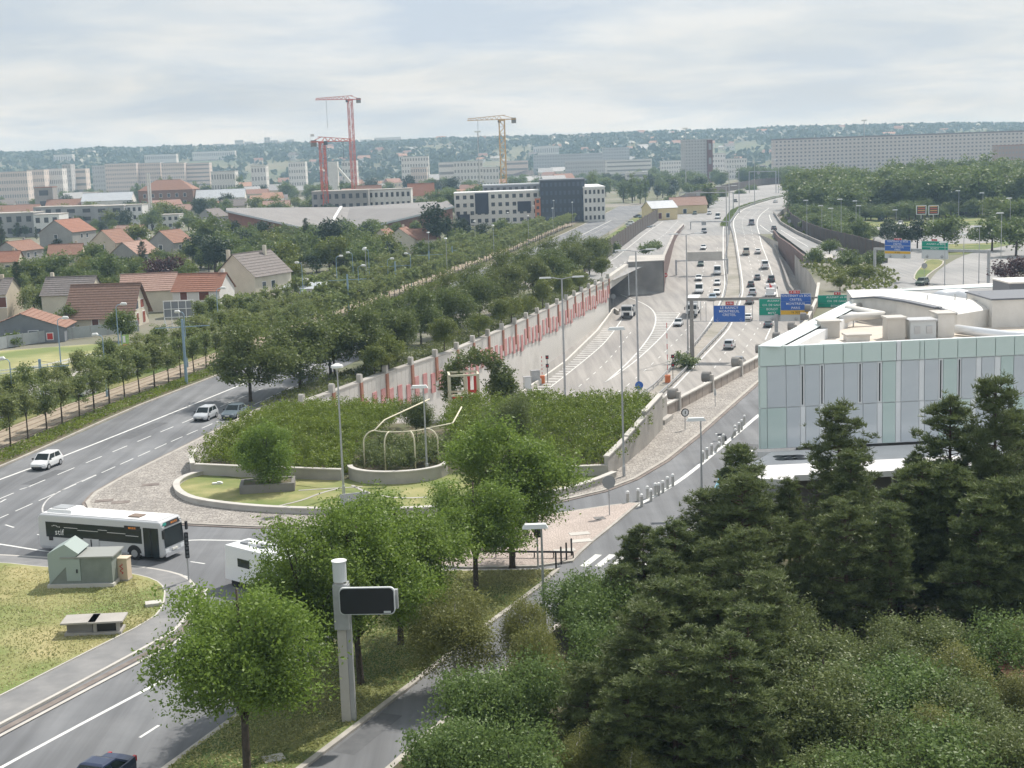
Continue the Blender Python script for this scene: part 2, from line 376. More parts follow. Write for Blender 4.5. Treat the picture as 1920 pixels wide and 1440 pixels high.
nmin = min(len(bl), len(br)); struct(ribbon('boulevard', resample([Vector((*p, 0)) for p in BL], 12)[:nmin], br[:nmin], asphalt, dz=0.004))

def inset(poly, d):
    P = [Vector((p[0], p[1])) for p in poly]; n = len(P)
    if sum(P[i].x*P[(i+1) % n].y-P[(i+1) % n].x*P[i].y for i in range(n)) < 0: P = P[::-1]
    R_ = []
    for i in range(n):
        a, b, c = P[i-1], P[i], P[(i+1) % n]; t1 = (b-a).normalized(); t2 = (c-b).normalized()
        n1_ = Vector((-t1.y, t1.x)); n2_ = Vector((-t2.y, t2.x)); m_ = n1_+n2_
        if m_.length < .2: m_ = n1_
        m_.normalize(); R_.append(b+m_*(d/max(.5, m_.dot(n1_))))
    return R_
def island(name, poly, zt, top, kw=.3, km=None, sm=1, z0=-.02):
    poly = [Vector((p[0], p[1], 0)) for p in poly]
    if sm:
        q = smooth_pl(poly+[poly[0]], sm)[:-1]; poly = q
    o = struct(MB().prism(poly, z0, zt).build(name+'_kerb', km or kerb))
    sheet(name, inset(poly, kw), zt+.006, top); return poly
def pg(*pts): return [G(*p) for p in pts]
# lawn with pavement, lower left
island('pavement', pg((-420, 1028), (-200, 1034), (0, 1042), (90, 1047), (170, 1053), (245, 1062), (310, 1071), (352, 1083), (372, 1105), (362, 1145), (335, 1182), (300, 1203), (150, 1284), (0, 1363), (-420, 1585)), .12, asphalt_path, .22, concrete_l)
island('lawn', pg((-420, 1043), (0, 1058), (90, 1068), (170, 1072), (246, 1079), (292, 1090), (312, 1108), (308, 1140), (288, 1166), (150, 1235), (0, 1311), (-420, 1520)), .19, lawn, .10, concrete_l, z0=.1)
# grass strip with trees, lower middle
STRIP = [(-23, 45), (-16.8, 62.7), (-13.8, 71), (-11.5, 77.7), (-9.2, 86), (-6, 93.2), (2.8, 92.6), (1.6, 89.2), (-.1, 85.3), (-2.1, 80.9), (-5.9, 71.8), (-10.1, 62.2), (-17.8, 45)]
island('grass_strip', STRIP, .14, grass, .32, kerb, 0)
island('paved_island', [(9.8, 110.0), (7.2, 103.4), (4.8, 97.6), (3.4, 93.2), (-5.8, 93.7), (-8, 97.5), (-5, 103), (0, 106.4), (3.4, 107.8), (8.7, 110.2)], .13, pinkpave, .22, kerb, 1)
# the big central island: cobbles all round the garden
CI = [(-28.6, 164), (-31.0, 151.5), (-33.2, 139.5), (-35.7, 126.7), (-36.5, 120.6), (-36.2, 116.9), (-35.3, 114.6), (-33.4, 113), (-29.5, 110.3), (-25.8, 108.4), (-20, 106.7), (-13.4, 105.8), (-7, 106.4), (-2, 108.4), (3.1, 111.3), (7.3, 114.7), (10.2, 118.6), (13.7, 125.6), (18, 136.5), (23.5, 151.5), (29.2, 167), (44, 205), (41.5, 205), (30.6, 179.8), (16.0, 147), (-22.3, 150.8), (-25, 160)]
island('cobbled_island', CI, .13, cobble, .34, kerb, 0)
struct(MB().prism(inset(CI, -.30), -.02, .055).build('outer_kerb', kerb_dark))
# ground of the wooded plot, lower right, and pavement before the glass building
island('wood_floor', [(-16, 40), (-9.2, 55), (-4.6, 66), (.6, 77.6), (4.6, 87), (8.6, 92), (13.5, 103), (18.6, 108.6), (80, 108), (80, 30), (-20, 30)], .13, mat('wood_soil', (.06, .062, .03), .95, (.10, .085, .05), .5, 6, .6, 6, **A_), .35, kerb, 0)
island('building_pavement', [(18.7, 109.2), (19.5, 112), (38, 153), (61, 206), (75, 206), (75, 109)], .13, asphalt_path, .3, kerb, 0)
# planted verge, tram bed, second verge, service street, pavement: left of the boulevard
def band(pl, a, b, step=10):
    q = resample([Vector((p[0], p[1], 0)) for p in pl], step); return [Vector((*p, 0)) for p in offset(q, a)], [Vector((*p, 0)) for p in offset(q, b)]
EDGE = [(-72, 20), (-60, 78), (-48.9, 132.7), (-44.5, 164), (-39.4, 188), (-22.5, 272), (7.5, 433), (34, 590), (52, 706)]
def strip_solid(name, pl, a, b, z, m, step=10, kind='structure'):
    l, r = band(pl, a, b, step); mb = MB()
    for i in range(len(l)-1):
        P = [(r[i].x, r[i].y), (r[i+1].x, r[i+1].y), (l[i+1].x, l[i+1].y), (l[i].x, l[i].y)]
        mb.add([(*p, -.02) for p in P]+[(*p, z) for p in P], [(4, 5, 6, 7), (0, 1, 5, 4), (2, 3, 7, 6)])
    o = mb.build(name, m); o['kind'] = kind; return o
strip_solid('verge_kerb', EDGE, .28, 0, .14, kerb)
strip_solid('planted_verge', EDGE, 4.3, .28, .17, soil)
strip_solid('tram_bed', EDGE, 9.6, 4.3, .10, sand)
strip_solid('inner_verge', EDGE, 12.6, 9.6, .17, grass)
strip_solid('service_street', EDGE, 19.5, 12.6, .02, grey_road)
strip_solid('side_pavement', EDGE, 22.5, 19.5, .12, concrete)
tr = thing('tram_track', 'pair of steel tram tracks in the sandy bed beside the tree row', 'track')
for k, off in enumerate((4.8, 6.2, 7.5, 8.9)):
    mb = MB(); q = [Vector((p.x, p.y, .13)) for p in offset(resample([Vector((*p, 0)) for p in EDGE], 10), off)]
    for a, b in zip(q, q[1:]): mb.bar(a, b, .07, .06)
    mb.build('rail', mat('rail_steel', (.30, .235, .18), .6), tr)
# meadow beyond the service street
island('meadow', [(-150, 60), (-95, 150), (-68, 182), (-62.5, 196), (-60.5, 215), (-59.5, 226), (-66, 229), (-80, 224), (-110, 214), (-190, 200)], .10, meadow, .2, kerb, 0)

# ---------------------------------------------------------------- motorway
Ys = list(np.arange(148, 472, 8.0))
def left_x(Y):
    if Y < 310: return ix(WALL, Y)+.02 if Y > 160 else -24
    if Y < 347: return 19.0
    return ix([(38, 347), (39.3, 366), (52.8, 451), (56, 475)], Y)+.1
struct(ribbon('motorway', [(left_x(Y), Y) for Y in Ys], [(ix(TR_R, Y)-.02, Y) for Y in Ys], concrete_road, mz))
Yd = list(np.arange(466, 1050, 12.0))
struct(ribbon('motorway_bend', [(ix(DECK_L, Y), Y) for Y in Yd], [(ix(DECK_R, Y), Y) for Y in Yd], grey_road, mz, .03))
def slipz(Y): return max(mz(Y)+.06, .05+max(0, Y-330)*.0055)
Yl = list(np.arange(314, 560, 10.0))
struct(ribbon('slip_road', [(ix(SLIP_L, Y), Y) for Y in Yl], [(ix(SLIP_R, Y)-.2, Y) for Y in Yl], grey_road, slipz))
# sides of the raised bend
mb = MB()
for Y, Y2 in zip(Yd, Yd[1:]):
    for pl in (DECK_L, DECK_R):
        mb.quad((ix(pl, Y), Y, -.1), (ix(pl, Y2), Y2, -.1), (ix(pl, Y2), Y2, mz(Y2)+.02), (ix(pl, Y), Y, mz(Y)+.02))
struct(mb.build('embankment', concrete_d))
# exit ramp on the right, at ground level while the motorway dips
EXIT_L = [(75.5, 350), (78.8, 386), (88.5, 470), (95, 520)]; EXIT_R = [(86, 345), (86.2, 395), (90.5, 448), (97, 505)]
def exitz(Y): return max(mz(Y)+.07, min(.75, .03+(Y-348)*.02))
Ye = list(np.arange(350, 522, 10.0))
struct(ribbon('exit_ramp', [(ix(EXIT_L, Y), Y) for Y in Ye], [(ix(EXIT_R, Y), Y) for Y in Ye], grey_road, exitz))

# ---------------------------------------------------------------- painted markings
mk = MB(); dz = .006
def pl2(pts): return [Vector((p[0], p[1])) for p in pts]
sol = smooth_pl([Vector((*p, 0)) for p in [(-52, 108), (-47.2, 127.9), (-44.3, 137.1), (-36.1, 172.9), (-29, 206), (-11, 290), (16, 440), (44, 600)]], 2)
line_strip(mk, pl2(sol), .28, dz)
d1 = [(-52, 88), (-42.3, 128.7), (-36.2, 154), (-30, 182), (-23, 216), (-8, 289), (18.5, 433), (40, 560)]
d2 = [(-44, 104), (-38.4, 128.3), (-35.3, 142.1), (-32.2, 154.9), (-26, 184)]
for d in dashes(d1, 3.0, 2.1, 1.2): line_strip(mk, d, .14, dz)
for d in dashes(d2, 2.6, 1.0, .5): line_strip(mk, d, .13, dz)
def pxline(mb, pts, wd, dz_=dz, f=G, zf=None):
    q = smooth_pl([Vector((*f(*p)[:2], 0)) for p in pts], 2); line_strip(mb, pl2(q), wd, dz_, zf)
pxline(mk, [(-60, 1013), (0, 1020), (60, 1030), (105, 1036), (200, 1034), (280, 1022), (352, 1012), (420, 1013), (520, 1015), (640, 1017)], .22)
for a, b in (((37, 918), (57, 912)), ((0, 942), (11, 936)), ((10, 984), (26, 989)), ((70, 1002), (88, 1006)), ((357, 1053), (384, 1057))): pxline(mk, [a, b], .16)
pxline(mk, [(300, 1078), (330, 1076), (355, 1082)], .12)
pxline(mk, [(-90, 1492), (0, 1440), (140, 1364), (280, 1290), (360, 1245)], .24)
pxline(mk, [(262, 1383), (298, 1360)], .17); pxline(mk, [(130, 1466), (170, 1441)], .17); pxline(mk, [(380, 1308), (412, 1287)], .17)
for x_, y_, w_, l_, a_ in ((-39.6, 150, 1.6, 9, -.21), (-43.2, 128, 1.2, 6, -.21), (-26, 70, 1.5, 7, -.36), (-17, 87, 2.2, 4, -.5), (14, 108, 1.3, 6, -.42), (21, 128, 1.6, 8, -.42), (-7.6, 66, 1.2, 5, -.40)):
    sheet('road_patch', [(x_+u*math.cos(a_)*w_/2-v*math.sin(a_)*l_/2, y_+u*math.sin(a_)*w_/2+v*math.cos(a_)*l_/2) for u, v in ((-1, -1), (1, -1), (1, 1), (-1, 1))], .004, mat('patch_asphalt', (.105, .108, .113), .9, (.135, .138, .143), 1.5, 5, **A_))
# right-hand street: white strip with the bollards, lane dashes, zebra crossing
pxline(mk, [(1192, 949), (1261, 911), (1308, 876), (1365, 827), (1424, 777)], .42)
for x0, y0, x1, y1 in ((1402, 852, 1412, 843), (1383, 872, 1392, 863), (1355, 900, 1364, 890), (1240, 999, 1250, 990), (1300, 945, 1309, 936)): pxline(mk, [(x0, y0), (x1, y1)], .15)
ra = Vector((.44, 1)).normalized()
for k in range(7):
    c = Vector((5.0+k*.98, 94.6-k*.10)); line_strip(mk, [c-ra*1.5, c, c+ra*1.5], .5, dz)
struct(mk.build('road_marking', paint))
mkd = MB()
pxline(mkd, [(122, 916), (100, 928), (85, 940), (78, 955), (84, 968)], .14)
pxline(mkd, [(122, 916), (150, 903), (180, 890)], .12)
struct(mkd.build('worn_marking', paint_dull))
# kerb lines of the lower left street (pale edges, dark gutter)
gt = MB(); q = [Vector((*G(*p)[:2], 0)) for p in [(-420, 1592), (0, 1371), (150, 1292), (303, 1211), (338, 1190), (368, 1148), (378, 1105)]]
line_strip(gt, pl2(smooth_pl(q, 2)), .42, .03); struct(gt.build('gutter', kerb_dark))
gt = MB(); q = [Vector((*G(*p)[:2], 0)) for p in [(-420, 1603), (0, 1381), (150, 1301), (306, 1219), (345, 1196), (376, 1150), (386, 1105)]]
line_strip(gt, pl2(smooth_pl(q, 2)), .24, .05); struct(gt.build('gutter_edge', concrete_l))

mm = MB(); mdz = .012
def mline(pts, wd, step=6):
    q = resample(smooth_pl([Vector((p[0], p[1], 0)) for p in pts], 2), step); line_strip(mm, pl2(q), wd, mdz+.02, mz)
def mdash(pts, on, off, wd, s=0):
    q = smooth_pl([Vector((p[0], p[1], 0)) for p in pts], 2)
    for d in dashes(q, on, off, s): line_strip(mm, d, wd, mdz+.02, mz)
def Mp(*pts): return [tuple(M(*p)) for p in pts]
mline(Mp((900, 815), (997, 752), (1120, 657), (1145, 630), (1167, 597)), .25)
GL = Mp((1135, 717), (1165, 692), (1192, 665), (1212, 640), (1225, 620), (1231, 597), (1225, 582), (1212, 572), (1197, 565), (1160, 551))
GR = Mp((1135, 717), (1175, 690), (1200, 670), (1225, 647), (1247, 625), (1262, 605), (1275, 587))
mline(GL, .28, 3); mline(GR, .25)
for k in range(26):                                    # hatching of the gore
    t = .30+.70*k/25; Y = 230+82*t; xa = ix(GL[:7], Y); xb = ix(GR, Y)
    line_strip(mm, pl2([(xa+.1, Y+.9), ((xa+xb)/2, Y+.45), (xb-.1, Y)]), .42 if t < .75 else .55, mdz+.02, mz)
for k in range(34):                                    # hatching on the left shoulder
    Y = 214+k*2.35; xw = ix([p[:2] for p in Mp((977, 745), (1059, 687), (1120, 627), (1146, 592))], Y)+.4; xe = ix([p[:2] for p in Mp((900, 815), (997, 752), (1120, 657), (1145, 630), (1167, 597))], Y)
    if xe-xw > .5: line_strip(mm, pl2([(xw, Y+.6), (xe, Y)]), .5, mdz+.02, mz)
mdash(Mp((1040, 762), (1090, 721), (1114, 701), (1149, 667), (1183, 623)), 2.2, 3.6, .16)
mdash(Mp((1060, 776), (1097, 747), (1126, 726)), 2.6, 1.2, .22)
mdash(Mp((1100, 783), (1152, 741), (1180, 720), (1225, 681), (1274, 634), (1320, 575), (1335, 530), (1342, 490), (1346, 460)), 2.2, 4.6, .16)
mdash(Mp((1305, 590), (1313, 540), (1320, 500), (1325, 465)), 2.2, 4.6, .16)
mline([p[:2] for p in Mp((1185, 752), (1225, 725), (1260, 687), (1302, 645), (1332, 606), (1355, 556), (1360, 529), (1356, 491), (1356, 460))]+[(78, 515), (92, 590), (110, 660)], .24)
RL = [p[:2] for p in Mp((1237, 752), (1302, 687), (1365, 620), (1373, 604), (1393, 554), (1393, 529), (1382, 460), (1374, 420), (1378, 407), (1391, 394), (1416, 384), (1462, 371), (1487, 366))]
RR = [p[:2] for p in Mp((1435, 637), (1451, 602), (1460, 560), (1450, 520), (1440, 489), (1428, 460), (1425, 446), (1419, 424), (1420, 412), (1427, 401), (1442, 390))]
mline(RL, .28); mline(RR, .26)
RRs = [(36, 222)]+RR
mdash([(x+(ix(RRs, y)-x)*.36, y) for x, y in RL if y < 640], 2.2, 5.2, .16)
mdash([(x+(ix(RRs, y)-x)*.70, y) for x, y in RL if y < 640], 2.2, 5.2, .16)
mline([p[:2] for p in Mp((1425, 422), (1444, 437), (1477, 459))], .25); mline([(104.3, 567.9), (96.6, 522), (92.2, 485)], .25)
for pts in (((104, 640), (90, 570), (76, 500)),): mdash([p for p in pts[::-1]], 3, 7, .16)
struct(mm.build('motorway_marking', paint))
ms_ = MB()
for d in dashes([(26, 345), (34, 380), (52, 470), (66, 550)], 3, 4.5): line_strip(ms_, d, .22, .02, slipz)
line_strip(ms_, pl2(resample([Vector((*p, 0)) for p in [(21, 345), (28, 374), (47.2, 482), (60, 548)]], 8)), .2, .02, slipz)
line_strip(ms_, pl2(resample([Vector((*p, 0)) for p in [(81.6, 387), (90.2, 470)]], 8)), .2, .02, exitz)
struct(ms_.build('slip_marking', paint))
# roads beyond the glass building on the right
for nm, L_, R_ in (('side_road', [(60, 245), (70, 280), (79, 305), (86, 330), (92, 350), (99, 380), (112, 440)], [(66, 232), (78, 272), (87, 298), (95, 325), (103, 352), (112, 385), (126, 440)]),
                   ('access_road', [(79, 268), (86, 290), (97, 318), (113, 352), (128, 372), (150, 396)], [(84, 250), (97, 282), (112, 312), (132, 345), (150, 365), (176, 390)])):
    l = smooth_pl([Vector((*p, 0)) for p in L_], 2); r = smooth_pl([Vector((*p, 0)) for p in R_], 2)
    struct(ribbon(nm, l, r, grey_road, dz=.02 if nm == 'side_road' else .026))
sheet('wood_meadow', [(93, 345), (104, 352), (116, 352), (150, 398), (178, 392), (260, 420), (420, 520), (420, 900), (260, 860), (175, 742), (148, 680), (124, 610), (99, 500), (93, 400)], .004, grass)
sheet('roundabout_road', [(108, 392), (128, 388), (150, 396), (166, 412), (168, 450), (150, 480), (124, 482), (110, 450)], .012, grey_road)
sheet('far_verge', [(4, 316), (12, 316), (17.5, 335), (25, 372), (44, 482), (59, 562), (76, 640), (59, 640), (24, 420), (10, 345)], -.002, grass)
island('traffic_island', [(82.5, 276), (84.6, 289), (90, 303), (98.5, 322), (103, 336), (100, 340), (93.5, 322), (86.5, 303), (82, 288)], .13, grass, .3, kerb, 1)
# ================================================================== walls round the trench
m_panel = mat('ribbed_concrete', (.70, .675, .63), .9, (.58, .555, .515), .35, 6, var2=(.64, .615, .575), scale2=.1, **A_)
m_redp = mat('faded_red_panel', (.50, .22, .21), .9, (.60, .34, .32), .8, 5, **A_)
m_brick = mat('brown_brick', (.40, .20, .135), .9, (.33, .155, .11), 3, 4, **A_)
m_brown = mat('brown_wall', (.185, .125, .11), .9, (.145, .10, .09), .5, 5, **A_)
m_dkbrown = mat('noise_barrier', (.115, .10, .088), .95, (.085, .075, .068), .4, 5, .3, 3, **A_)
def along(pl, step):
    """points and headings every step metres along a plan polyline"""
    q = resample([Vector((p[0], p[1], 0)) for p in pl], step); R_ = []
    for i, p in enumerate(q):
        a = q[max(0, i-1)]; b = q[min(len(q)-1, i+1)]; R_.append((p, math.atan2((b-a).y, (b-a).x)))
    return R_
rw = thing('retaining_wall', 'long pale retaining wall with red panels and rounded pillars above the sunken motorway', 'wall', (WALL[0][0], WALL[0][1], 0))
def rel(root, p): return Vector((p[0]-root.location.x, p[1]-root.location.y, p[2]-root.location.z if len(p) > 2 else 0))
mb = MB(); wl = resample([Vector((*p, 0)) for p in WALL], 6); ol = offset(wl, .7)
for i in range(len(wl)-1):
    a, b, c, d = wl[i], wl[i+1], ol[i+1], ol[i]; za, zb = mz(a.y)-.6, mz(b.y)-.6
    P = [rel(rw, (a.x, a.y, za)), rel(rw, (b.x, b.y, zb)), rel(rw, (c.x, c.y, zb)), rel(rw, (d.x, d.y, za)), rel(rw, (a.x, a.y, .7)), rel(rw, (b.x, b.y, .7)), rel(rw, (c.x, c.y, .7)), rel(rw, (d.x, d.y, .7))]
    mb.add(P, [(0, 1, 5, 4), (4, 5, 6, 7), (2, 3, 7, 6)])
mb.build('wall_body', m_panel, rw)
mp = MB()                                               # one ribbed panel, 1.2 m wide, top at 0
for k in range(5): mp.box((-.48+k*.24, -.06, -4.1), (.19, .12, 4.1))
mp.box((0, -.03, -4.1), (1.2, .06, 4.1))
me_panel = mp.mesh('wall_panel', m_panel); me_red = MB().box((0, -.16, -2.7), (1.2, .12, 2.7)).mesh('red_panel', m_redp)
pil = MB().box((0, -.17, -3.2), (.62, .34, 3.25)).mesh('brick_pier', m_brick)
ph = MB(); arc = [(-.3, 0), (.3, 0), (.3, .8)]+[(.3*math.cos(t), .8+.3*math.sin(t)) for t in np.linspace(.2, math.pi-.2, 7)]+[(-.3, .8)]
ph.ext(arc, (0, -.3, 0), (1, 0, 0), (0, 0, 1), (0, .6, 0)); me_ph = ph.mesh('pillar_head', concrete_l)
cop = MB()
for i, (p, h) in enumerate(along(WALL, 1.25)):
    o = obj('wall_panel', me_panel, rw, rel(rw, (p.x, p.y, .62)), h)
    s_ = (i*7919) % 5
    if i % 2 == 1: obj('red_panel', me_red, rw, rel(rw, (p.x, p.y, -1.25-.35*(s_ % 3)+min(.5, i*.006))), h)
    if i % 6 == 0:
        obj('brick_pier', pil, rw, rel(rw, (p.x, p.y, .6)), h); obj('pillar_head', me_ph, rw, rel(rw, (p.x, p.y, .66)), h)
q = [Vector((p.x, p.y, .66)) for p in offset(resample([Vector((*p, 0)) for p in WALL], 6), .3)]
for a, b in zip(q, q[1:]): cop.bar(rel(rw, a), rel(rw, b), .95, .24)
cop.build('coping', concrete, rw)
hw = MB(); hw.quad((-24.2, 150.4, -11), (16, 146, -11), (16, 146, .12), (-24.2, 150.4, .12)); hw.quad((-24.3, 150.4, -11), (-24.3, 150.4, .1), (-24.3, 161, .1), (-24.3, 161, -11))
tag(hw.build('tunnel_headwall', concrete_d), 'concrete headwall over the tunnel mouth behind the garden shrubs', 'wall')
# low barrier at the foot of the long wall
lb = thing('crash_barrier', 'cream concrete barrier at the foot of the red-panelled wall', 'barrier', (1.3, 219.7, 0)); mb = MB()
q = [M(*p) for p in ((940, 776), (977, 745), (1020, 715), (1059, 687), (1120, 627), (1146, 592), (1150, 583), (1160, 590))]
q = resample(q, 5)
for a, b in zip(q, q[1:]): mb.bar(rel(lb, a)+Vector((0, 0, .4)), rel(lb, b)+Vector((0, 0, .4)), .42, .9)
mb.build('barrier_body', concrete_l, lb)
mb = MB()
for a, b in zip(q, q[1:]): mb.bar(rel(lb, a)+Vector((0, 0, .87)), rel(lb, b)+Vector((0, 0, .87)), .30, .06)
mb.build('barrier_cap', m_panel, lb)
# right parapet with drum-topped pillars
rp = thing('parapet_wall', 'stone parapet with rounded pillars between the sunken motorway and the right-hand street', 'wall', (15.6, 146, 0))
PR = [(x, y) for x, y in TR_R[:5]]
me_pp = MB().box((0, 0, 0), (2.28, .34, 1.15)).mesh('parapet_panel', mat('parapet_stone', (.40, .345, .30), .9, (.32, .275, .24), .8, 5, **A_))
me_cap = MB().box((0, 0, 1.15), (2.4, .52, .16)).mesh('parapet_cap', concrete_l)
me_pl = MB().box((0, 0, 0), (.55, .7, 2.0), top=(.8, .9)).mesh('pillar', concrete)
dm = MB(); dm.tube([(0, .05, 1.75), (0, .95, 1.75)], .62, 16); me_dm = dm.mesh('pillar_drum', concrete_d)
for i, (p, h) in enumerate(along(PR, 2.4)):
    L_ = rel(rp, (p.x, p.y, .13)); obj('parapet_panel', me_pp, rp, L_, h); obj('parapet_cap', me_cap, rp, L_, h)
    if i % 5 == 2 and i < 38: a = obj('pillar', me_pl, rp, L_, h); obj('pillar_drum', me_dm, a)
mb = MB(); q = resample([Vector((*p, 0)) for p in TR_R], 8)
for a, b in zip(q, q[1:]): mb.quad(rel(rp, (a.x, a.y, mz(a.y)-.5)), rel(rp, (a.x, a.y, .1)), rel(rp, (b.x, b.y, .1)), rel(rp, (b.x, b.y, mz(b.y)-.5)))
mb.build('trench_wall', concrete, rp)
mb = MB(); mb.prism([(13.4, 142.6), (15.4, 142.2), (16.6, 145.4), (14.6, 146)], .1, .6); mb.prism([(14.2, 143.6), (15.3, 143.4), (16.0, 145.4), (14.8, 145.8)], .6, 2.6)
tag(mb.build('wall_buttress', concrete), 'sloped concrete buttress where the garden wall meets the parapet', 'buttress')
# underpass on the left of the motorway: portal, concrete block, brown wall carrying the slip road
up = thing('underpass', 'dark underpass portal beside the grey concrete block', 'tunnel', (25, 330, 0)); mb = MB()
A0, A1 = Vector((22.2, 311, 0)), Vector((29.2, 345.6, 0)); back = Vector((-14, 3, 0))
mb.add([rel(up, (*(A0+v).xy, z)) for v in (Vector(), back) for z in (-8.2, -1.6)]+[rel(up, (*(A1+v).xy, z)) for v in (Vector(), back) for z in (-7, -1.6)], [(0, 1, 3, 2), (4, 6, 7, 5), (2, 3, 7, 6), (1, 5, 7, 3), (0, 2, 6, 4)])
mb.build('tunnel_lining', concrete_d, up)
mb = MB(); mb.prism([rel(up, p) for p in (A0, A1, A1+Vector((-1, .2, 0)), A0+Vector((-1, .2, 0)))], -1.7, 1.0); mb.build('deck_beam', concrete_l, up)
blk = thing('concrete_block', 'tall grey concrete block carrying the slip road above the underpass', 'wall', (33, 347, -7)); mb = MB()
mb.prism([rel(blk, p) for p in ((29.3, 346, 0), (37.9, 347.6, 0), (40.2, 366, 0), (31.5, 366, 0))], 0, 8.3); mb.build('block_body', concrete_d, blk)
mb = MB(); mb.prism([rel(blk, p) for p in ((29.1, 345.8, 0), (38.1, 347.4, 0), (40.3, 366.2, 0), (31.3, 366.2, 0))], 8.3, 8.5); mb.build('block_cap', concrete, blk)
bw = thing('brown_wall', 'brown retaining wall below the slip road left of the motorway', 'wall', (38, 348, 0)); mb = MB(); mc = MB()
q = resample([Vector((*p, 0)) for p in ((38.05, 347.7), (40.35, 366), (52.8, 451), (63, 508))], 8)
for a, b in zip(q, q[1:]):
    n_ = Vector((-(b-a).y, (b-a).x, 0)).normalized()*.5
    mb.add([rel(bw, (*p.xy, mz(p.y)-.5)) for p in (a, b)]+[rel(bw, (*p.xy, slipz(p.y)+.95)) for p in (b, a)], [(0, 1, 2, 3)])
    mb.add([rel(bw, (*(p+n_).xy, mz(p.y)-.5)) for p in (a, b)]+[rel(bw, (*(p+n_).xy, slipz(p.y)+.95)) for p in (b, a)], [(3, 2, 1, 0)])
    mc.bar(rel(bw, (*(a+n_/2).xy, slipz(a.y)+1.0)), rel(bw, (*(b+n_/2).xy, slipz(b.y)+1.0)), .7, .16)
mb.build('wall_face', m_brown, bw); mc.build('coping', concrete, bw)
# dark noise barriers
def barrier(name, pl, zf, h, label, m, step=4.0, panel=4.0):
    t = thing(name, label, 'noise barrier', (pl[0][0], pl[0][1], 0)); q = resample([Vector((*p, 0)) for p in pl], step)
    for i, (a, b) in enumerate(zip(q, q[1:])):
        mb = MB(); za, zb = zf(a.y), zf(b.y); d = (b-a); ax = math.atan2(d.y, d.x)
        mb.bar(rel(t, (a.x, a.y, za+h/2)), rel(t, (b.x, b.y, zb+h/2)), .22, h-.04*(i % 3))
        mb.build('barrier_panel', m, t)
        MB().box((0, 0, 0), (.28, .34, h+.12)).build('post', m_brown, t, rel(t, (a.x, a.y, za)), ax)
    return t
barrier('noise_barrier', [(18, 335), (25.2, 372), (44.6, 482), (60, 562), (80.6, 667), (105.3, 765), (132.6, 850), (166.6, 942), (199.6, 990), (260, 1041)], lambda Y: slipz(Y)-.3 if Y < 560 else mz(Y)-.3, 4.7, 'long dark noise barrier curving along the left of the motorway bend', m_dkbrown, 9)
barrier('noise_barrier', [(116, 590), (106.5, 540), (100, 500), (94, 450), (91.2, 415), (90.4, 396), (90.6, 376), (90, 355), (89, 334)], lambda Y: -.05, 4.4, 'dark noise barrier along the planted bank right of the exit ramp', m_dkbrown, 8)
# right-hand low wall of the ramp and the second block
t = thing('ramp_wall', 'low concrete wall splitting the motorway from its right-hand ramp', 'wall', (68, 344, -6)); mb = MB()
q = [Vector((x, y, mz(y)+.55)) for x, y in ((66.6, 330), (68.1, 344.6), (73.4, 379.4), (79.5, 422), (84.3, 452))]
for a, b in zip(q, q[1:]): mb.bar(rel(t, a), rel(t, b), .6, 1.3)
mb.build('wall_body', concrete_d, t)
blk = thing('ramp_block', 'grey concrete block beside the dark tunnel right of the motorway', 'wall', (74.5, 341, -7)); mb = MB()
mb.prism([rel(blk, p) for p in ((71.2, 342.6, 0), (77.6, 340.4, 0), (80, 352, 0), (75, 353, 0))], 0, 7.9); mb.build('block_body', concrete_d, blk)
mb = MB(); mb.prism([rel(blk, p) for p in ((71.0, 342.4, 0), (77.8, 340.2, 0), (80.2, 352, 0), (75, 353.2, 0))], 7.9, 8.15); mb.build('block_cap', concrete, blk)
t = thing('dark_wall', 'dark brown retaining wall of the exit ramp above the motorway', 'wall', (75, 360, 0)); mb = MB(); q = resample([Vector((*p, 0)) for p in ((71.4, 343), (76.6, 386), (80, 420), (85, 455))], 6)
for a, b in zip(q, q[1:]): mb.bar(rel(t, (a.x, a.y, (mz(a.y)+1.6)/2-.3)), rel(t, (b.x, b.y, (mz(b.y)+1.6)/2-.3)), .4, 1.6-mz((a.y+b.y)/2)+.8)
mb.build('wall_face', m_brown, t)
t = thing('exit_kerb_wall', 'low grey wall edging the exit ramp beside the planted bank', 'wall', (96, 505, 1)); mb = MB()
q = [Vector((x, y, exitz(y)+.45)) for x, y in ((107, 572), (97.4, 508), (90.9, 448), (86.6, 395), (86.3, 362))]
for a, b in zip(q, q[1:]): mb.bar(rel(t, a), rel(t, b), .45, 1.0)
mb.build('wall_body', concrete_d, t)
# median of the motorway: two guard rails with rubble strip between
def guardrail(label, pts, zf, group):
    t = thing('guard_rail', label, 'guard rail', (pts[0][0], pts[0][1], 0), group=group); q = resample([Vector((p[0], p[1], 0)) for p in pts], 4)
    mb = MB(); mp_ = MB()
    for i, (a, b) in enumerate(zip(q, q[1:])):
        mb.bar(rel(t, (a.x, a.y, zf(a.y)+.68)), rel(t, (b.x, b.y, zf(b.y)+.68)), .09, .32); mp_.box(rel(t, (a.x, a.y, zf(a.y))), (.12, .12, .75))
    mb.build('rail', M_metal, t); tag(mp_.build('rail_post', M_metal, t), kind='stuff')
ML = [p[:2] for p in Mp((1190, 755), (1228, 728), (1263, 690), (1305, 648), (1336, 608), (1359, 556), (1364, 529), (1360, 491))]+[(71.5, 460), (80.5, 516), (96, 592)]
MR = [p[:2] for p in Mp((1234, 748), (1298, 685), (1361, 618), (1370, 602), (1389, 553), (1389, 529), (1379, 462))]+[(80.6, 518), (99, 610), (112, 652), (136, 717), (149, 748), (190, 800)]
guardrail('steel guard rail edging the median on its tunnel-lane side', ML, mz, 'guard rails of the motorway median')
guardrail('steel guard rail edging the median on the glass building side', MR, mz, 'guard rails of the motorway median')
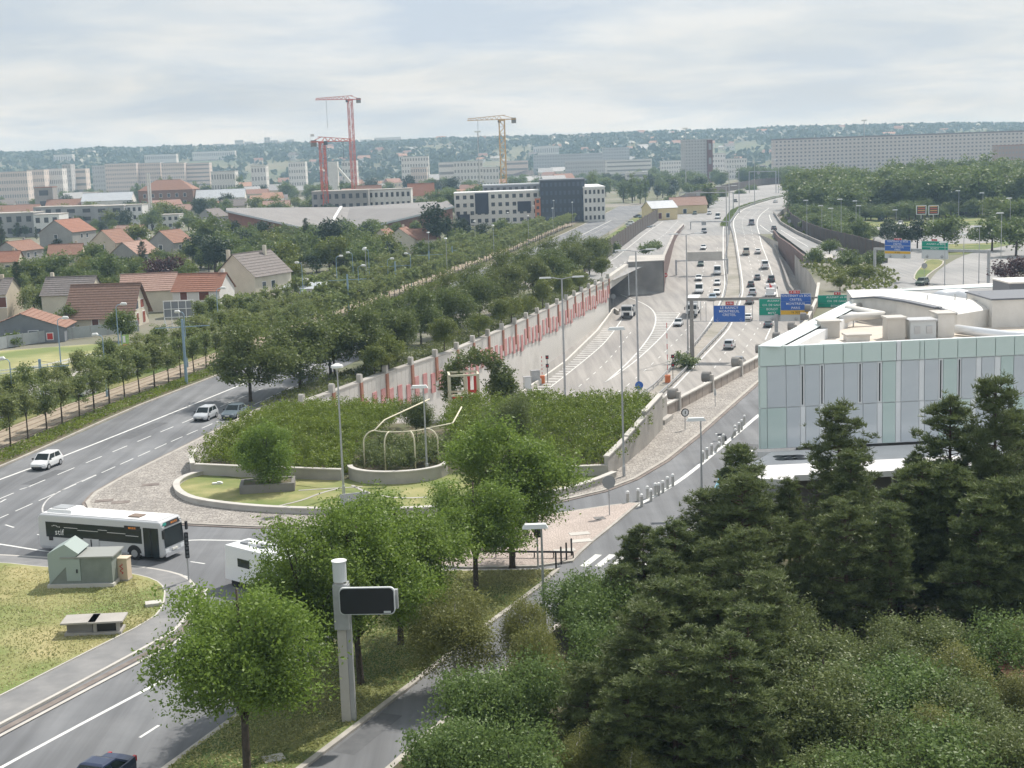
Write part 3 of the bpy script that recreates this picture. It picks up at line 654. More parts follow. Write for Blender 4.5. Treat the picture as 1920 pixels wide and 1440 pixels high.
Ym = list(np.arange(214, 510, 6.0)); struct(ribbon('median_strip', [(ix(ML, Y)+.1, Y) for Y in Ym], [(ix(MR, Y)-.1, Y) for Y in Ym], mat('rubble', (.30, .275, .24), .95, (.40, .37, .33), .8, 6, .5, 6, var2=(.25, .235, .19), scale2=.12, **A_), mz, .09))
Ym = list(np.arange(508, 760, 12.0)); struct(ribbon('median_verge', [(ix(MR, Y)-3.4, Y) for Y in Ym], [(ix(MR, Y)-.1, Y) for Y in Ym], grass, mz, .22))

# ================================================================== garden on the central island
def wall_run(name, pts, h, th, label, m, capm=None, z0=.1, cat='wall', closed=False):
    t = thing(name, label, cat, (pts[0][0], pts[0][1], z0)); q = [Vector((p[0], p[1], 0)) for p in pts]; o = offset(q, th); mb = MB(); mc = MB(); oc, qc = offset(q, th+.07), offset(q, -.07)
    for i in range(len(q)-1):
        P = [rel(t, (*v, 0)) for v in (q[i].xy, q[i+1].xy, o[i+1], o[i])]
        mb.add([(p.x, p.y, 0) for p in P]+[(p.x, p.y, h) for p in P], [(0, 1, 5, 4), (4, 5, 6, 7), (2, 3, 7, 6)]+([(3, 0, 4, 7)] if i == 0 else [])+([(1, 2, 6, 5)] if i == len(q)-2 else []))
        P = [rel(t, (*v, 0)) for v in (qc[i], qc[i+1], oc[i+1], oc[i])]
        mc.add([(p.x, p.y, h) for p in P]+[(p.x, p.y, h+.1) for p in P], [(0, 3, 2, 1), (0, 1, 5, 4), (4, 5, 6, 7), (2, 3, 7, 6)]+([(3, 0, 4, 7)] if i == 0 else [])+([(1, 2, 6, 5)] if i == len(q)-2 else []))
    mb.build('wall_face', m, t); mc.build('coping', capm or concrete_l, t); return t
gp = lambda *p: [tuple(G(*a)[:2]) for a in p]
RING = gp((382, 893), (352, 900), (332, 910), (325, 920), (332, 934), (358, 947), (420, 957), (500, 964), (580, 967), (640, 968), (740, 968), (850, 962), (960, 950), (1060, 930), (1110, 916), (1156, 897))
RINGs = [tuple(p[:2]) for p in smooth_pl([Vector((*p, 0)) for p in RING], 2)]
wall_run('ring_wall', RINGs, .42, .42, 'pale curved kerb wall ringing the round lawn', concrete_l, z0=.1)
BEDW = gp((366, 895), (450, 899), (560, 903), (640, 906))
wall_run('bed_wall', BEDW, 1.05, .32, 'straight low wall holding the shrub bed, behind the corner planter', concrete)
wall_run('bed_wall', gp((1030, 899), (1090, 898), (1140, 896)), .95, .32, 'short low wall below the shrub bed beside the stepped wall', concrete)
arcp = [G(745, 904).xy+Vector((4.4*math.cos(t), 3.6*math.sin(t)+1.8)) for t in np.linspace(math.pi*1.02, math.pi*1.98, 15)]
wall_run('round_planter_wall', [tuple(p) for p in arcp], 1.15, .32, 'curved planter wall under the cream pergola', concrete)
wall_run('bed_end_wall', gp((372, 866), (362, 880), (366, 895))[::-1], 1.15, .3, 'short sloping end wall of the shrub bed by the boulevard', concrete)
# stepped wall rising towards the parapet
sw = thing('stepped_wall', 'stepped pale garden wall climbing beside the cobbled path', 'wall', (*G(1141, 896).xy, .1))
SP = [G(1141, 896), G(1178, 868), G(1212, 840), G(1243, 806)]
for (a, b), (h0, h1) in zip(zip(SP, SP[1:]), ((1.7, 2.2), (2.3, 2.9), (3.3, 3.5))):
    d = (b-a).normalized(); n_ = Vector((-d.y, d.x, 0))*.34; mb = MB()
    P = [rel(sw, v) for v in (a, b, b+n_, a+n_)]
    mb.add([(p.x, p.y, 0) for p in P]+[(P[0].x, P[0].y, h0), (P[1].x, P[1].y, h1), (P[2].x, P[2].y, h1), (P[3].x, P[3].y, h0)], [(0, 1, 5, 4), (4, 5, 6, 7), (2, 3, 7, 6), (3, 0, 4, 7), (1, 2, 6, 5)])
    mb.build('wall_step', concrete, sw)
    mb = MB(); k = Vector((0, 0, .06)); mb.bar(Vector((P[0].x, P[0].y, h0))+n_/2+k, Vector((P[1].x, P[1].y, h1))+n_/2+k, .5, .14); mb.build('coping', concrete_l, sw)
# lawn and soil of the garden
sheet('garden_lawn', inset(RINGs+[tuple(p) for p in gp((1140, 896), (830, 893), (640, 904), (450, 897), (378, 893))], .05), .24, lawn_g)
for k, pts in enumerate((((640, 920), (600, 930), (570, 943), (520, 955)), ((660, 915), (690, 930), (740, 940), (800, 938)), ((560, 925), (620, 921), (680, 918)))):
    mb = MB(); q = smooth_pl([Vector((*G(*p)[:2], 0)) for p in pts], 2); line_strip(mb, pl2(q), .28, .262); struct(mb.build('lawn_path', concrete))
pl_ = thing('planter', 'low stone planter holding the tall bush on the round lawn', 'planter', (*G(503, 922).xy, .2), .12); mb = MB()
for c, s in (((0, -1.25, 0), (4.6, .28, .75)), ((0, 1.25, 0), (4.6, .28, .75)), ((-2.16, 0, 0), (.28, 2.2, .75)), ((2.16, 0, 0), (.28, 2.2, .75))): mb.box(c, s)
mb.build('planter_wall', concrete_d, pl_); MB().box((0, 0, .5), (4.1, 2.3, .14)).build('planter_soil', soil, pl_)
bd = thing('information_board', 'blank grey board standing on the ring wall of the lawn', 'board', (*G(666, 962).xy, .55), .32); mb = MB(); mb.box((0, 0, 0), (2.3, .09, 1.1)); mb.build('board_panel', mat('board_grey', (.42, .43, .44), .6), bd)
mb = MB(); mb.box((-1.0, 0, -.5), (.08, .08, .55)); mb.box((1.0, 0, -.5), (.08, .08, .55)); mb.build('board_leg', M_metal, bd)
sheet('bed_soil', [tuple(p) for p in gp((372, 892), (640, 903), (870, 893), (1138, 894), (1176, 866), (1212, 838))]+[(13, 140), (14, 145), (-4, 146.5), (-22, 149.5), (-29, 149.5), (-29.8, 138)], .2, soil)
# pergola: bent cream posts joined by a ring
pgc = G(750, 893).xy+Vector((.1, 2.5)); pe = thing('pergola', 'cream steel pergola of bent posts and a top ring in the round planter', 'pergola', (pgc.x, pgc.y, .2))
tops = []
for k, t in enumerate(np.linspace(-.15*math.pi, -.85*math.pi, 4)):
    r0, r1 = 3.7, 2.6; b = Vector((r0*math.cos(t), r0*.75*math.sin(t), 0)); e = Vector((r1*math.cos(t), r1*.75*math.sin(t), 3.7)); pts = [b, b+Vector((0, 0, 2.7))]
    for u in np.linspace(.2, 1, 6): pts.append(b.lerp(e, 1-math.cos(u*math.pi/2))*1.0+Vector((0, 0, 0))); pts[-1].z = 2.7+1.0*math.sin(u*math.pi/2)
    MB().tube(pts, .065, 8).build('post', M_cream, pe, smooth=True); tops.append(pts[-1])
ringp = [Vector((2.6*math.cos(t), 2.0*math.sin(t), 3.7)) for t in np.linspace(-.15*math.pi, -.85*math.pi, 16)]
MB().tube(ringp, .05, 8).build('top_rail', M_cream, pe, smooth=True)
MB().tube([ringp[0], ringp[0]+Vector((2.2, 3.8, -.3)), ringp[0]+Vector((3.0, 6, .8))], .07, 8).build('top_rail', M_cream, pe, smooth=True)
MB().tube([ringp[-1], ringp[-1]+Vector((.6, 4.0, .2)), ringp[-1]+Vector((4.6, 7.5, 1.4))], .07, 8).build('top_rail', M_cream, pe, smooth=True)
# cream frame with red letters above the tunnel mouth
ks = thing('frame_sculpture', 'cream cube frame with red bars above the shrubs by the long wall', 'sculpture', (*AT(873, 782, 147).xy, .3), .1); mb = MB()
s_, h_ = 3.0, 4.9
for x in (-s_/2, .2, s_/2):
    for y in (0, 2.6): mb.box((x, y, 0), (.2, .2, h_))
for y in (0, 2.6):
    for z in (h_, h_-2.1): mb.bar((-s_/2-.1, y, z), (s_/2+.1, y, z), .2, .2)
for x in (-s_/2, s_/2): mb.bar((x, 0, h_), (x, 2.6, h_), .2, .2)
mb.build('frame', M_cream, ks); mb = MB(); mb.box((.55, .9, 1.6), (.28, .2, h_-1.7)); mb.box((1.2, .9, 1.6), (.28, .2, h_-1.7)); mb.box((.87, .9, 2.9), (.5, .18, .28)); mb.bar((-1.2, .9, 2.6), (.9, .9, 1.9), .2, .4)
mb.build('red_bar', M_red, ks)

# ================================================================== glass building
ZB, ZT = 4.15, 12.3
c0, c1 = G(1424, 650, ZT), G(1920, 628, ZT); c2, c3 = G(1636, 545, ZT), G(1920, 533, ZT)
fx = (c1-c0)/496.0; c1 = c0+fx*760; c3 = c2+(c3-c2)*1.9
gb = thing('glass_building', 'office block clad in frosted green and grey glass panels with a white flat roof edge', 'building', (c0.x, c0.y, 0))
def gl(v, z=None): return Vector((v.x-c0.x, v.y-c0.y, v.z if z is None else z))
m_gwhite = mat('white_cladding', (.82, .83, .84), .5, (.76, .775, .785), .5, 4)
m_ggreen = mat('frosted_green_glass', (.62, .735, .69), .22, (.70, .79, .755), .3, 3, spec=.6); m_ggreen2 = mat('deep_green_glass', (.53, .65, .62), .16, (.61, .71, .685), .25, 3, spec=.6)
m_ggrey = mat('frosted_grey_glass', (.57, .61, .65), .14, (.65, .685, .715), .3, 3, spec=.6, coat=.5); m_gslit = M_black
mb = MB(); mb.add([gl(v, z) for z in (ZB, ZT-.9) for v in (c0, c1, c3, c2)], [(0, 1, 5, 4), (1, 2, 6, 5), (2, 3, 7, 6), (3, 0, 4, 7)]); mb.build('wall', m_gwhite, gb)
mb = MB(); mb.add([gl(v, ZT-1.0) for v in (c0, c1, c3, c2)], [(0, 1, 2, 3)]); mb.build('roof', mat('roof_gravel', (.62, .55, .47), .95, (.54, .48, .41), .8, 6, .4, 10, var2=(.66, .61, .55), scale2=.12), gb)
fd = fx.normalized(); fn = Vector((fd.y, -fd.x, 0)); fa = math.atan2(fd.y, fd.x); PX = 3.43
def panel(x0, x1, z0, z1, m, name='glass_panel', proud=.10, gap=.055):
    a = c0+fx*((1380+x0/PX)-1424); b = c0+fx*((1380+x1/PX)-1424); L_ = (b-a).length
    mid = (a+b)/2+fn*(proud/2+.01); MB().box((0, 0, 0), (L_-gap, proud, z1-z0-gap)).build(name, m, gb, gl(mid, z0+gap/2), fa)
TOPX = [150, 310, 405, 435, 555, 680, 800, 925, 1022, 1053, 1173, 1203, 1295, 1418, 1538, 1662, 1786, 1909, 2030, 2150, 2270, 2390, 2510]
for a, b in zip(TOPX, TOPX[1:]): panel(a, b, 10.75, ZT, m_gwhite if a == 1022 else m_ggreen, proud=.18)
g, y, w_, k_ = m_ggreen2, m_ggrey, m_gwhite, 'slit'
MID = [(150, 195, m_ggreen), (195, 317, y), (317, 407, y), (407, 437, k_), (437, 532, y), (532, 562, k_), (562, 686, y), (686, 777, y), (777, 806, k_), (806, 902, y), (902, 934, k_), (934, 1022, g), (1022, 1056, w_), (1056, 1172, y), (1172, 1207, w_), (1207, 1297, y), (1297, 1328, k_), (1328, 1419, g), (1419, 1447, k_), (1447, 1541, y), (1541, 1577, w_), (1577, 1662, y), (1662, 1702, w_), (1702, 1786, g), (1786, 1909, y), (1909, 2000, y), (2000, 2030, k_), (2030, 2150, g), (2150, 2300, y)]
LOW = [(150, 195, g), (195, 320, m_ggreen2), (320, 408, y), (408, 442, w_), (442, 533, y), (533, 568, w_), (568, 652, y), (652, 692, w_), (692, 811, y), (811, 903, y), (903, 937, w_), (937, 1022, g), (1022, 1057, w_), (1057, 1174, y), (1174, 1210, w_), (1210, 1303, y), (1303, 1400, g), (1400, 1508, m_ggreen), (1508, 1545, w_), (1545, 1660, y), (1660, 1700, w_), (1700, 1786, y), (1786, 1909, g), (1909, 2030, y), (2030, 2150, y), (2150, 2300, g)]
for row, z0, z1 in ((MID, 7.45, 10.72), (LOW, ZB+.02, 7.42)):
    for a, b, m_ in row:
        if m_ == 'slit':
            panel(a, b, z0, z1, m_gwhite, 'white_panel', .06); mdl = (a+b)/2; panel(mdl-6, mdl+6, z0+.1, z1-.1, m_gslit, 'slit_window', .085)
        else: panel(a, b, z0, z1, m_, 'white_panel' if m_ is w_ else 'glass_panel', .06 if m_ is w_ else .10)
# left flank panels
sl = (c2-c0); sn = Vector((-sl.y, sl.x, 0)).normalized(); sa = math.atan2(sl.y, sl.x); nP = 22
for k in range(nP):
    mid = c0+sl*((k+.5)/nP)+sn*.06
    for z0, z1, m_ in ((10.75, ZT, m_ggreen), (7.45, 10.72, m_ggrey if k % 3 else g), (ZB+.02, 7.42, g if k % 4 == 0 else m_ggrey)):
        MB().box((0, 0, 0), (sl.length/nP-.04, .1, z1-z0-.04)).build('glass_panel', m_, gb, gl(mid, z0), sa)
# roof edge: wide pale capping on the flank and the back
m_cap = mat('pale_green_capping', (.70, .78, .76), .35, (.76, .82, .81), .4, 3)
sn2 = Vector((sl.y, -sl.x, 0)).normalized()
def slabpoly(name, pts, z0, z1, m): mb = MB(); mb.prism([gl(p) for p in pts], z0, z1, bottom=True); mb.build(name, m, gb)
slabpoly('roof_capping', [c0+sn*.12, c0+sn2*1.62, c2+sn2*1.62, c2+sn*.12], ZT+.0, ZT+.06, m_cap)
slabpoly('roof_upstand', [c0+sn2*1.55+sl*.03, c0+sn2*2.3+sl*.03, c2+sn2*2.3-sl*.06, c2+sn2*1.55-sl*.06], ZT-1, ZT-.15, m_gwhite)
bl_ = (c3-c2).normalized(); bn = Vector((-bl_.y, bl_.x, 0))
slabpoly('roof_capping', [c2-bn*1.6, c3-bn*1.6, c3+bn*.1, c2+bn*.1], ZT+.002, ZT+.07, m_cap)
slabpoly('roof_upstand', [c2-bn*1.9+bl_*2.2, c3-bn*1.9, c3-bn*1.62, c2-bn*1.62+bl_*2.2], ZT-1, ZT-.06, m_gwhite)
slabpoly('roof_upstand', [c0+fd*.5-fn*.02, c1-fn*.02, c1-fn*.3, c0+fd*.5-fn*.3], ZT-1, ZT-.02, m_gwhite)
# base storey, white canopy with oval roof lights
mb = MB(); mb.prism([gl(v, 0) for v in (c0+fd*3-fn*.5, c1-fn*.5, c3, c2)], 0, ZB); mb.build('base_storey', concrete_d, gb)
cp = [G(1386, 884, 3.9), G(1446, 850, 3.9), c0+Vector((-.3, -.2, 0)), c1+Vector((0, -.2, 0)), G(1920, 868, 3.9)+Vector((10, .3, 0)), G(1920, 868, 3.9), G(1650, 886, 3.9), G(1490, 893, 3.9), G(1484, 902, 3.9), G(1400, 898, 3.9)]
mb = MB(); mb.prism([gl(v, 0) for v in cp], 3.55, 3.98, bottom=True); mb.build('canopy', mat('white_roofing', (.72, .71, .70), .7, (.63, .62, .61), .4, 5), gb)
for i in range(3):
    for j in range(2):
        v = G(1462+i*17+j*4, 856+j*5-i*.6, 3.99); mb = MB(); mb.add([(v.x+.55*math.cos(t), v.y+.5*math.sin(t), 0) for t in np.linspace(0, 2*math.pi, 12, endpoint=False)], [tuple(range(12))]); MB().add([gl(Vector(p), 3.99) for p in mb.v], [tuple(range(12))]).build('roof_light', M_black, gb)
a, b = G(1490, 900, 3.4), G(1920, 876, 3.4); b = b+(b-a)*.3
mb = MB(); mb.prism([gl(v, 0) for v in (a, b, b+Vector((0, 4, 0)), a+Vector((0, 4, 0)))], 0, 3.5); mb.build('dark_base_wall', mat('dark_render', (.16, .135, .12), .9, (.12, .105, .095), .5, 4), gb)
for k in range(5):
    v = c0+fd*(8+k*8)-fn*-7.5; MB().tube([gl(v, 0.1), gl(v, 3.6)], .14, 8).build('canopy_post', M_metal, gb)
# things standing on the roof
zr = ZT-1.0
def roofbox(px0, px1, pyb, h, depth, label, m=concrete_l, cap=None, name='roof_vent', rz=0, capm=None):
    a, b = G(px0, pyb, zr), G(px1, pyb, zr); wd = (b-a).length; t = thing(name, label, 'roof unit', ((a.x+b.x)/2, (a.y+b.y)/2+depth/2, zr), rz)
    MB().box((0, 0, 0), (wd, depth, h)).build('casing', m, t); MB().box((0, 0, h), (wd+.25, depth+.25, .14)).build('lid', capm or concrete_l, t)
    return t
m_roofw = mat('roof_white', (.72, .70, .66), .7, (.63, .61, .57), .6, 4); m_slate = mat('slate_coping', (.13, .14, .16), .5)
roofbox(1539, 1575, 634, 1.35, 1.6, 'beige square vent shaft on the gravel roof near the glass corner', concrete_l)
roofbox(1664, 1698, 637, 1.75, 1.7, 'tall beige vent shaft beside the grey air handling unit on the roof', concrete_l)
t = roofbox(1706, 1756, 636, 1.5, 1.8, 'grey air handling unit on the glass building roof', mat('unit_grey', (.52, .55, .56), .5), capm=M_metal, name='air_handling_unit')
for k in (-.5, .5): MB().box((k, -.93, .5), (.5, .06, .6)).build('access_door', M_metal, t)
roofbox(1758, 1790, 632, 1.9, 2.2, 'white plant box with a slanted side next to the air handling unit', m_roofw)
roofbox(1588, 1632, 640, .45, 1.4, 'low white roof hatch at the parapet of the glass building', m_roofw)
# raised plant enclosure with a sweeping dark coping
t = thing('plant_enclosure', 'white rooftop enclosure with a sweeping dark coping', 'roof structure', (*G(1700, 600, zr).xy, zr)); pts = [G(1600, 592, zr), G(1645, 600, zr), G(1700, 612, zr), G(1760, 622, zr), G(1795, 622, zr)]; mb = MB(); mc = MB()
bk = [p+Vector((1.5+1.2*i, 9-1.0*i, 0)) for i, p in enumerate(pts)]; hs_ = [1.6, 2.1, 2.2, 2.0, 1.5]
for i in range(4):
    P = [rel(t, v) for v in (pts[i], pts[i+1], bk[i+1], bk[i])]; mb.add([(p.x, p.y, 0) for p in P]+[(P[0].x, P[0].y, hs_[i]), (P[1].x, P[1].y, hs_[i+1]), (P[2].x, P[2].y, hs_[i+1]), (P[3].x, P[3].y, hs_[i])], [(0, 1, 5, 4), (4, 5, 6, 7), (2, 3, 7, 6), (3, 0, 4, 7), (1, 2, 6, 5)])
    mc.bar(rel(t, pts[i])+Vector((0, .1, hs_[i]+.06)), rel(t, pts[i+1])+Vector((0, .1, hs_[i+1]+.06)), .75, .16)
mb.build('enclosure_wall', m_roofw, t); mc.build('dark_coping', m_slate, t)
roofbox(1856, 1990, 612, 2.4, 7, 'white rooftop block with dark slate coping at the right end', m_roofw, name='stair_block', capm=m_slate)
roofbox(1890, 1990, 572, 2.2, 5, 'dark louvred plant room at the back of the roof', m_slate, name='plant_room', capm=m_roofw)
def duct(label, pts, r, m):
    t = thing('roof_duct', label, 'duct', (*G(*pts[0][:2], zr).xy, zr)); q = [rel(t, G(p[0], p[1], zr))+Vector((0, 0, p[2])) for p in pts]; MB().tube(q, r, 10).build('pipe', m, t, smooth=True)
    for p in q[1:-1]: MB().box((p.x, p.y, 0), (.1, .1, max(.05, p.z-r*.7))).build('support', M_metal, t)
duct('white curved air duct lying on the roof gravel between the vent shafts', [(1578, 616, .8), (1600, 612, .9), (1655, 609, .9), (1590, 598, 1.0), (1640, 590, 1.1)], .36, m_roofw)
duct('long white pipe bending along the roof beside the pale flank edge', [(1592, 588, .6), (1606, 572, .6), (1650, 562, .6), (1700, 560, .6)], .42, m_roofw)
duct('bright silver duct running in front of the slate-topped roof block', [(1792, 628, .5), (1830, 632, .45), (1890, 640, .45), (1990, 642, .45)], .4, mat('bright_duct', (.74, .76, .78), .3, metal=.3))
duct('fat silver duct elbow in front of the louvred plant room', [(1755, 590, 1.4), (1772, 588, 1.6), (1800, 587, 1.6), (1840, 592, 1.2)], .75, MATS['bright_duct'])
duct('white rooftop pipe run parallel to the back parapet', [(1690, 560, .7), (1760, 557, .7), (1850, 552, .7), (1960, 548, .7)], .5, m_roofw)
for k, px in enumerate((1738, 1790, 1812, 1835)):
    v = G(px, 606-k, zr); tag(MB().tube([(0, 0, 0), (0, 0, 2.6)], .05, 6).build('roof_mast', M_metal, None, v), 'thin steel mast among the ducts on the roof', 'mast', 'masts on the glass building roof')
# ================================================================== vehicles
M_rim = mat('wheel_rim', (.42, .43, .44), .4, metal=.4); M_lamp = mat('head_lamp', (.75, .78, .80), .15, spec=.7); M_tail = mat('tail_lamp', (.45, .02, .02), .25); M_plate = mat('number_plate', (.78, .77, .70), .5)
def paintm(n, c): return mat('car_'+n, c, .32, spec=.5, coat=.5)
PAINT = {'white': paintm('white', (.78, .79, .79)), 'silver': paintm('silver', (.50, .52, .54)), 'grey': paintm('grey', (.24, .25, .27)), 'dark': paintm('dark', (.045, .048, .055)), 'navy': paintm('navy', (.018, .03, .075)), 'blue': paintm('blue', (.30, .40, .50)), 'slate': paintm('slate', (.12, .155, .18)), 'green': paintm('green', (.05, .085, .06)), 'beige': paintm('beige', (.55, .52, .45)), 'red': paintm('red', (.5, .06, .04)), 'cyan': paintm('cyan', (.30, .62, .78)), 'orange': paintm('orange', (.62, .33, .08))}
# length, width, stations (x, z low, z top, half width factor), cabin (x0 screen base, x1 roof front, x2 roof rear, x3 rear base, belt z, roof z, roof half width factor)
CAR = {
 'hatch': (3.65, 1.66, [(-1.82, .35, .82, .86), (-1.72, .24, .92, .96), (-1.0, .20, .95, 1), (.2, .20, .92, 1), (.95, .20, .88, 1), (1.55, .22, .74, .95), (1.80, .32, .62, .80)], (1.02, .38, -1.35, -1.74, .90, 1.47, .76)),
 'sedan': (4.40, 1.75, [(-2.2, .36, .84, .86), (-2.05, .25, .93, .95), (-1.2, .20, .95, 1), (.3, .20, .92, 1), (1.1, .20, .86, 1), (1.95, .22, .72, .95), (2.2, .32, .60, .82)], (1.02, .30, -1.0, -1.65, .90, 1.43, .75)),
 'suv': (4.35, 1.82, [(-2.17, .42, .95, .9), (-2.05, .30, 1.02, .97), (-1.2, .26, 1.05, 1), (.3, .26, 1.03, 1), (1.1, .26, .99, 1), (1.9, .28, .88, .95), (2.17, .40, .74, .84)], (1.10, .45, -1.7, -2.08, 1.0, 1.72, .80)),
 'coupe': (4.25, 1.78, [(-2.12, .38, .86, .82), (-1.95, .25, .95, .94), (-1.2, .18, .93, 1), (.3, .18, .88, .98), (1.1, .18, .82, 1), (1.85, .20, .68, .94), (2.12, .30, .56, .78)], (.95, .15, -.75, -1.75, .86, 1.36, .70)),
 'van': (5.1, 1.98, [(-2.55, .42, 1.1, .95), (-2.45, .30, 1.2, .99), (-1.2, .28, 1.25, 1), (.6, .28, 1.22, 1), (1.6, .28, 1.12, 1), (2.3, .30, .95, .94), (2.55, .42, .78, .82)], (1.85, 1.15, -2.42, -2.52, 1.18, 2.25, .90))}
CARM = {}
def car_meshes(kind):
    if kind in CARM: return CARM[kind]
    L_, W_, st, (x0, x1, x2, x3, zb, zr_, rw_) = CAR[kind]; hw = W_/2; mb = MB(); rows = []
    for x, zl, zt, f in st:
        w_ = hw*f; zm = zl+(zt-zl)*.62; ring = [(x, -w_*.86, zl), (x, -w_*.99, zl+.12), (x, -w_, zm), (x, -w_*.93, zt-.03), (x, -w_*.80, zt), (x, 0, zt+.035)]; ring += [(a, -b, c) for a, b, c in ring[:-1][::-1]]; rows.append(ring)
    n = len(rows[0]); V = [p for r in rows for p in r]; F_ = []
    for i in range(len(rows)-1):
        for k in range(n): F_.append((i*n+k, (i+1)*n+k, (i+1)*n+(k+1) % n, i*n+(k+1) % n))
    F_ += [tuple(range(n)), tuple(range((len(rows)-1)*n, len(rows)*n))[::-1]]; mb.add(V, F_)
    a, b = hw*.90, hw*rw_; k = [(x0, -a, zb-.06), (x0, a, zb-.06), (x3, a, zb-.06), (x3, -a, zb-.06), (x1, -b, zr_-.04), (x1, b, zr_-.04), (x2, b, zr_-.04), (x2, -b, zr_-.04), (x1-.12, -b*.72, zr_), (x1-.12, b*.72, zr_), (x2+.12, b*.72, zr_), (x2+.12, -b*.72, zr_)]
    mb.add(k, [(0, 1, 5, 4), (1, 2, 6, 5), (2, 3, 7, 6), (3, 0, 4, 7), (4, 5, 9, 8), (5, 6, 10, 9), (6, 7, 11, 10), (7, 4, 8, 11), (8, 9, 10, 11)]); D = {'body': mb.mesh('body', PAINT['white'])}
    def inq(P, u0, u1, v0, v1, off):
        P = [Vector(p) for p in P]; nrm = (P[1]-P[0]).cross(P[3]-P[0]).normalized()
        def bl2(u, v): return P[0].lerp(P[1], u).lerp(P[3].lerp(P[2], u), v)+nrm*off
        q = [bl2(u0, v0), bl2(u1, v0), bl2(u1, v1), bl2(u0, v1)]; m_ = MB(); m_.add(q+[p-nrm*(off+.02) for p in q], [(0, 1, 2, 3), (1, 0, 4, 5), (2, 1, 5, 6), (3, 2, 6, 7), (0, 3, 7, 4)]); return m_
    D['windscreen'] = inq([k[0], k[1], k[5], k[4]], .05, .95, .10, .94, .012).mesh('windscreen', M_glass); D['rear_window'] = inq([k[2], k[3], k[7], k[6]], .09, .91, .28, .90, .012).mesh('rear_window', M_glass)
    sp = [(.07, .46), (.51, .90)] if kind != 'van' else [(.05, .24)]
    D['side_window'] = []
    for P, fl in (([k[3], k[0], k[4], k[7]], True), ([k[1], k[2], k[6], k[5]], False)):
        for u0, u1 in sp:
            if fl: u0, u1 = 1-u1, 1-u0
            D['side_window'].append(inq(P, u0, u1, .18, .88, .012).mesh('side_window', M_glass))
    wr = .30 if kind not in ('van', 'suv') else .34; t = MB(); t.tube([(0, -.10, 0), (0, .10, 0)], wr, 16); D['tyre'] = t.mesh('tyre', M_tyre); t = MB(); t.tube([(0, -.112, 0), (0, .112, 0)], wr*.62, 12); D['rim'] = t.mesh('rim', M_rim)
    D['wheels'] = [(sx, sy*(hw-.09), wr) for sx in (st[-1][0]-.78, st[0][0]+.72) for sy in (-1, 1)]
    xf, xr = st[-1][0], st[0][0]; D['headlight'] = [MB().box((xf-.22, s*hw*.66, st[-2][2]-.22), (.34, hw*.30, .17), top=(.7, .9)).mesh('headlight', M_lamp) for s in (-1, 1)]
    D['tail_light'] = [MB().box((xr+.06, s*hw*.76, st[1][2]-.30), (.16, hw*.17, .27)).mesh('tail_light', M_tail) for s in (-1, 1)]
    D['bumper'] = [MB().box((xf-.05, 0, .26), (.16, hw*1.25, .16)).mesh('bumper', M_black), MB().box((xr+.06, 0, .30), (.16, hw*1.3, .16)).mesh('bumper', M_black)]; D['number_plate'] = [MB().box((xf+.025, 0, .42), (.03, .5, .12)).mesh('number_plate', M_plate), MB().box((xr-.02, 0, .52), (.03, .5, .12)).mesh('number_plate', M_plate)]
    D['mirror'] = [MB().box((x0-.22, s*(hw+.07), zb), (.14, .18, .13)).mesh('mirror', M_black) for s in (-1, 1)]
    CARM[kind] = D; return D
def car(kind, paint_, p, heading, label, group=None, name='car', cat='car', detail=True):
    """heading = plan direction of travel"""
    D = car_meshes(kind); t = thing(name, label, cat, (p[0], p[1], p[2] if len(p) > 2 else 0), math.atan2(heading[1], heading[0]), group)
    b = obj('body', D['body'], t); b.material_slots[0].link = 'OBJECT'; b.material_slots[0].material = PAINT[paint_]
    obj('windscreen', D['windscreen'], t); obj('rear_window', D['rear_window'], t)
    for m_ in D['side_window']: obj('side_window', m_, t)
    for w_ in D['wheels']: o = obj('wheel', D['tyre'], t, w_); obj('rim', D['rim'], o)
    for m_ in D['headlight']: obj('headlight', m_, t)
    for m_ in D['tail_light']: obj('tail_light', m_, t)
    for m_ in D['bumper']: obj('bumper', m_, t)
    if detail:
        for m_ in D['number_plate']: obj('number_plate', m_, t)
        for m_ in D['mirror']: obj('mirror', m_, t)
    return t
bd_ = Vector((-.215, -1)).normalized()
def gz(px, py, z=.006): return G(px, py, z)
car('hatch', 'white', gz(88, 876), bd_, 'small white hatchback driving alone along the solid white boulevard line')
car('hatch', 'silver', gz(386, 786), bd_, 'silver hatchback on the boulevard ahead of the blue-grey car')
car('sedan', 'slate', gz(441, 781), bd_, 'blue-grey saloon half hidden by the dark tree on the boulevard')
car('coupe', 'navy', G(180, 1484), Vector((-.38, -1)).normalized(), 'dark navy coupe beside the solid line of the lower street')
car('sedan', 'white', gz(549, 592, .03), bd_, 'white saloon stopped near the red no-entry signs')
car('hatch', 'navy', gz(575, 600, .03), bd_, 'dark blue hatchback beside the white saloon at the no-entry signs')
car('hatch', 'silver', gz(160, 742, .03), bd_, 'silver car parked behind the lime rows near the meadow')
car('hatch', 'cyan', G(1366, 922), Vector((-.44, -1)).normalized(), 'light blue car partly hidden by the pine and the white canopy')
def hd(pl, Y, s):
    a = Vector((ix(pl, Y-6), Y-6)); b = Vector((ix(pl, Y+6), Y+6)); return (b-a).normalized()*s
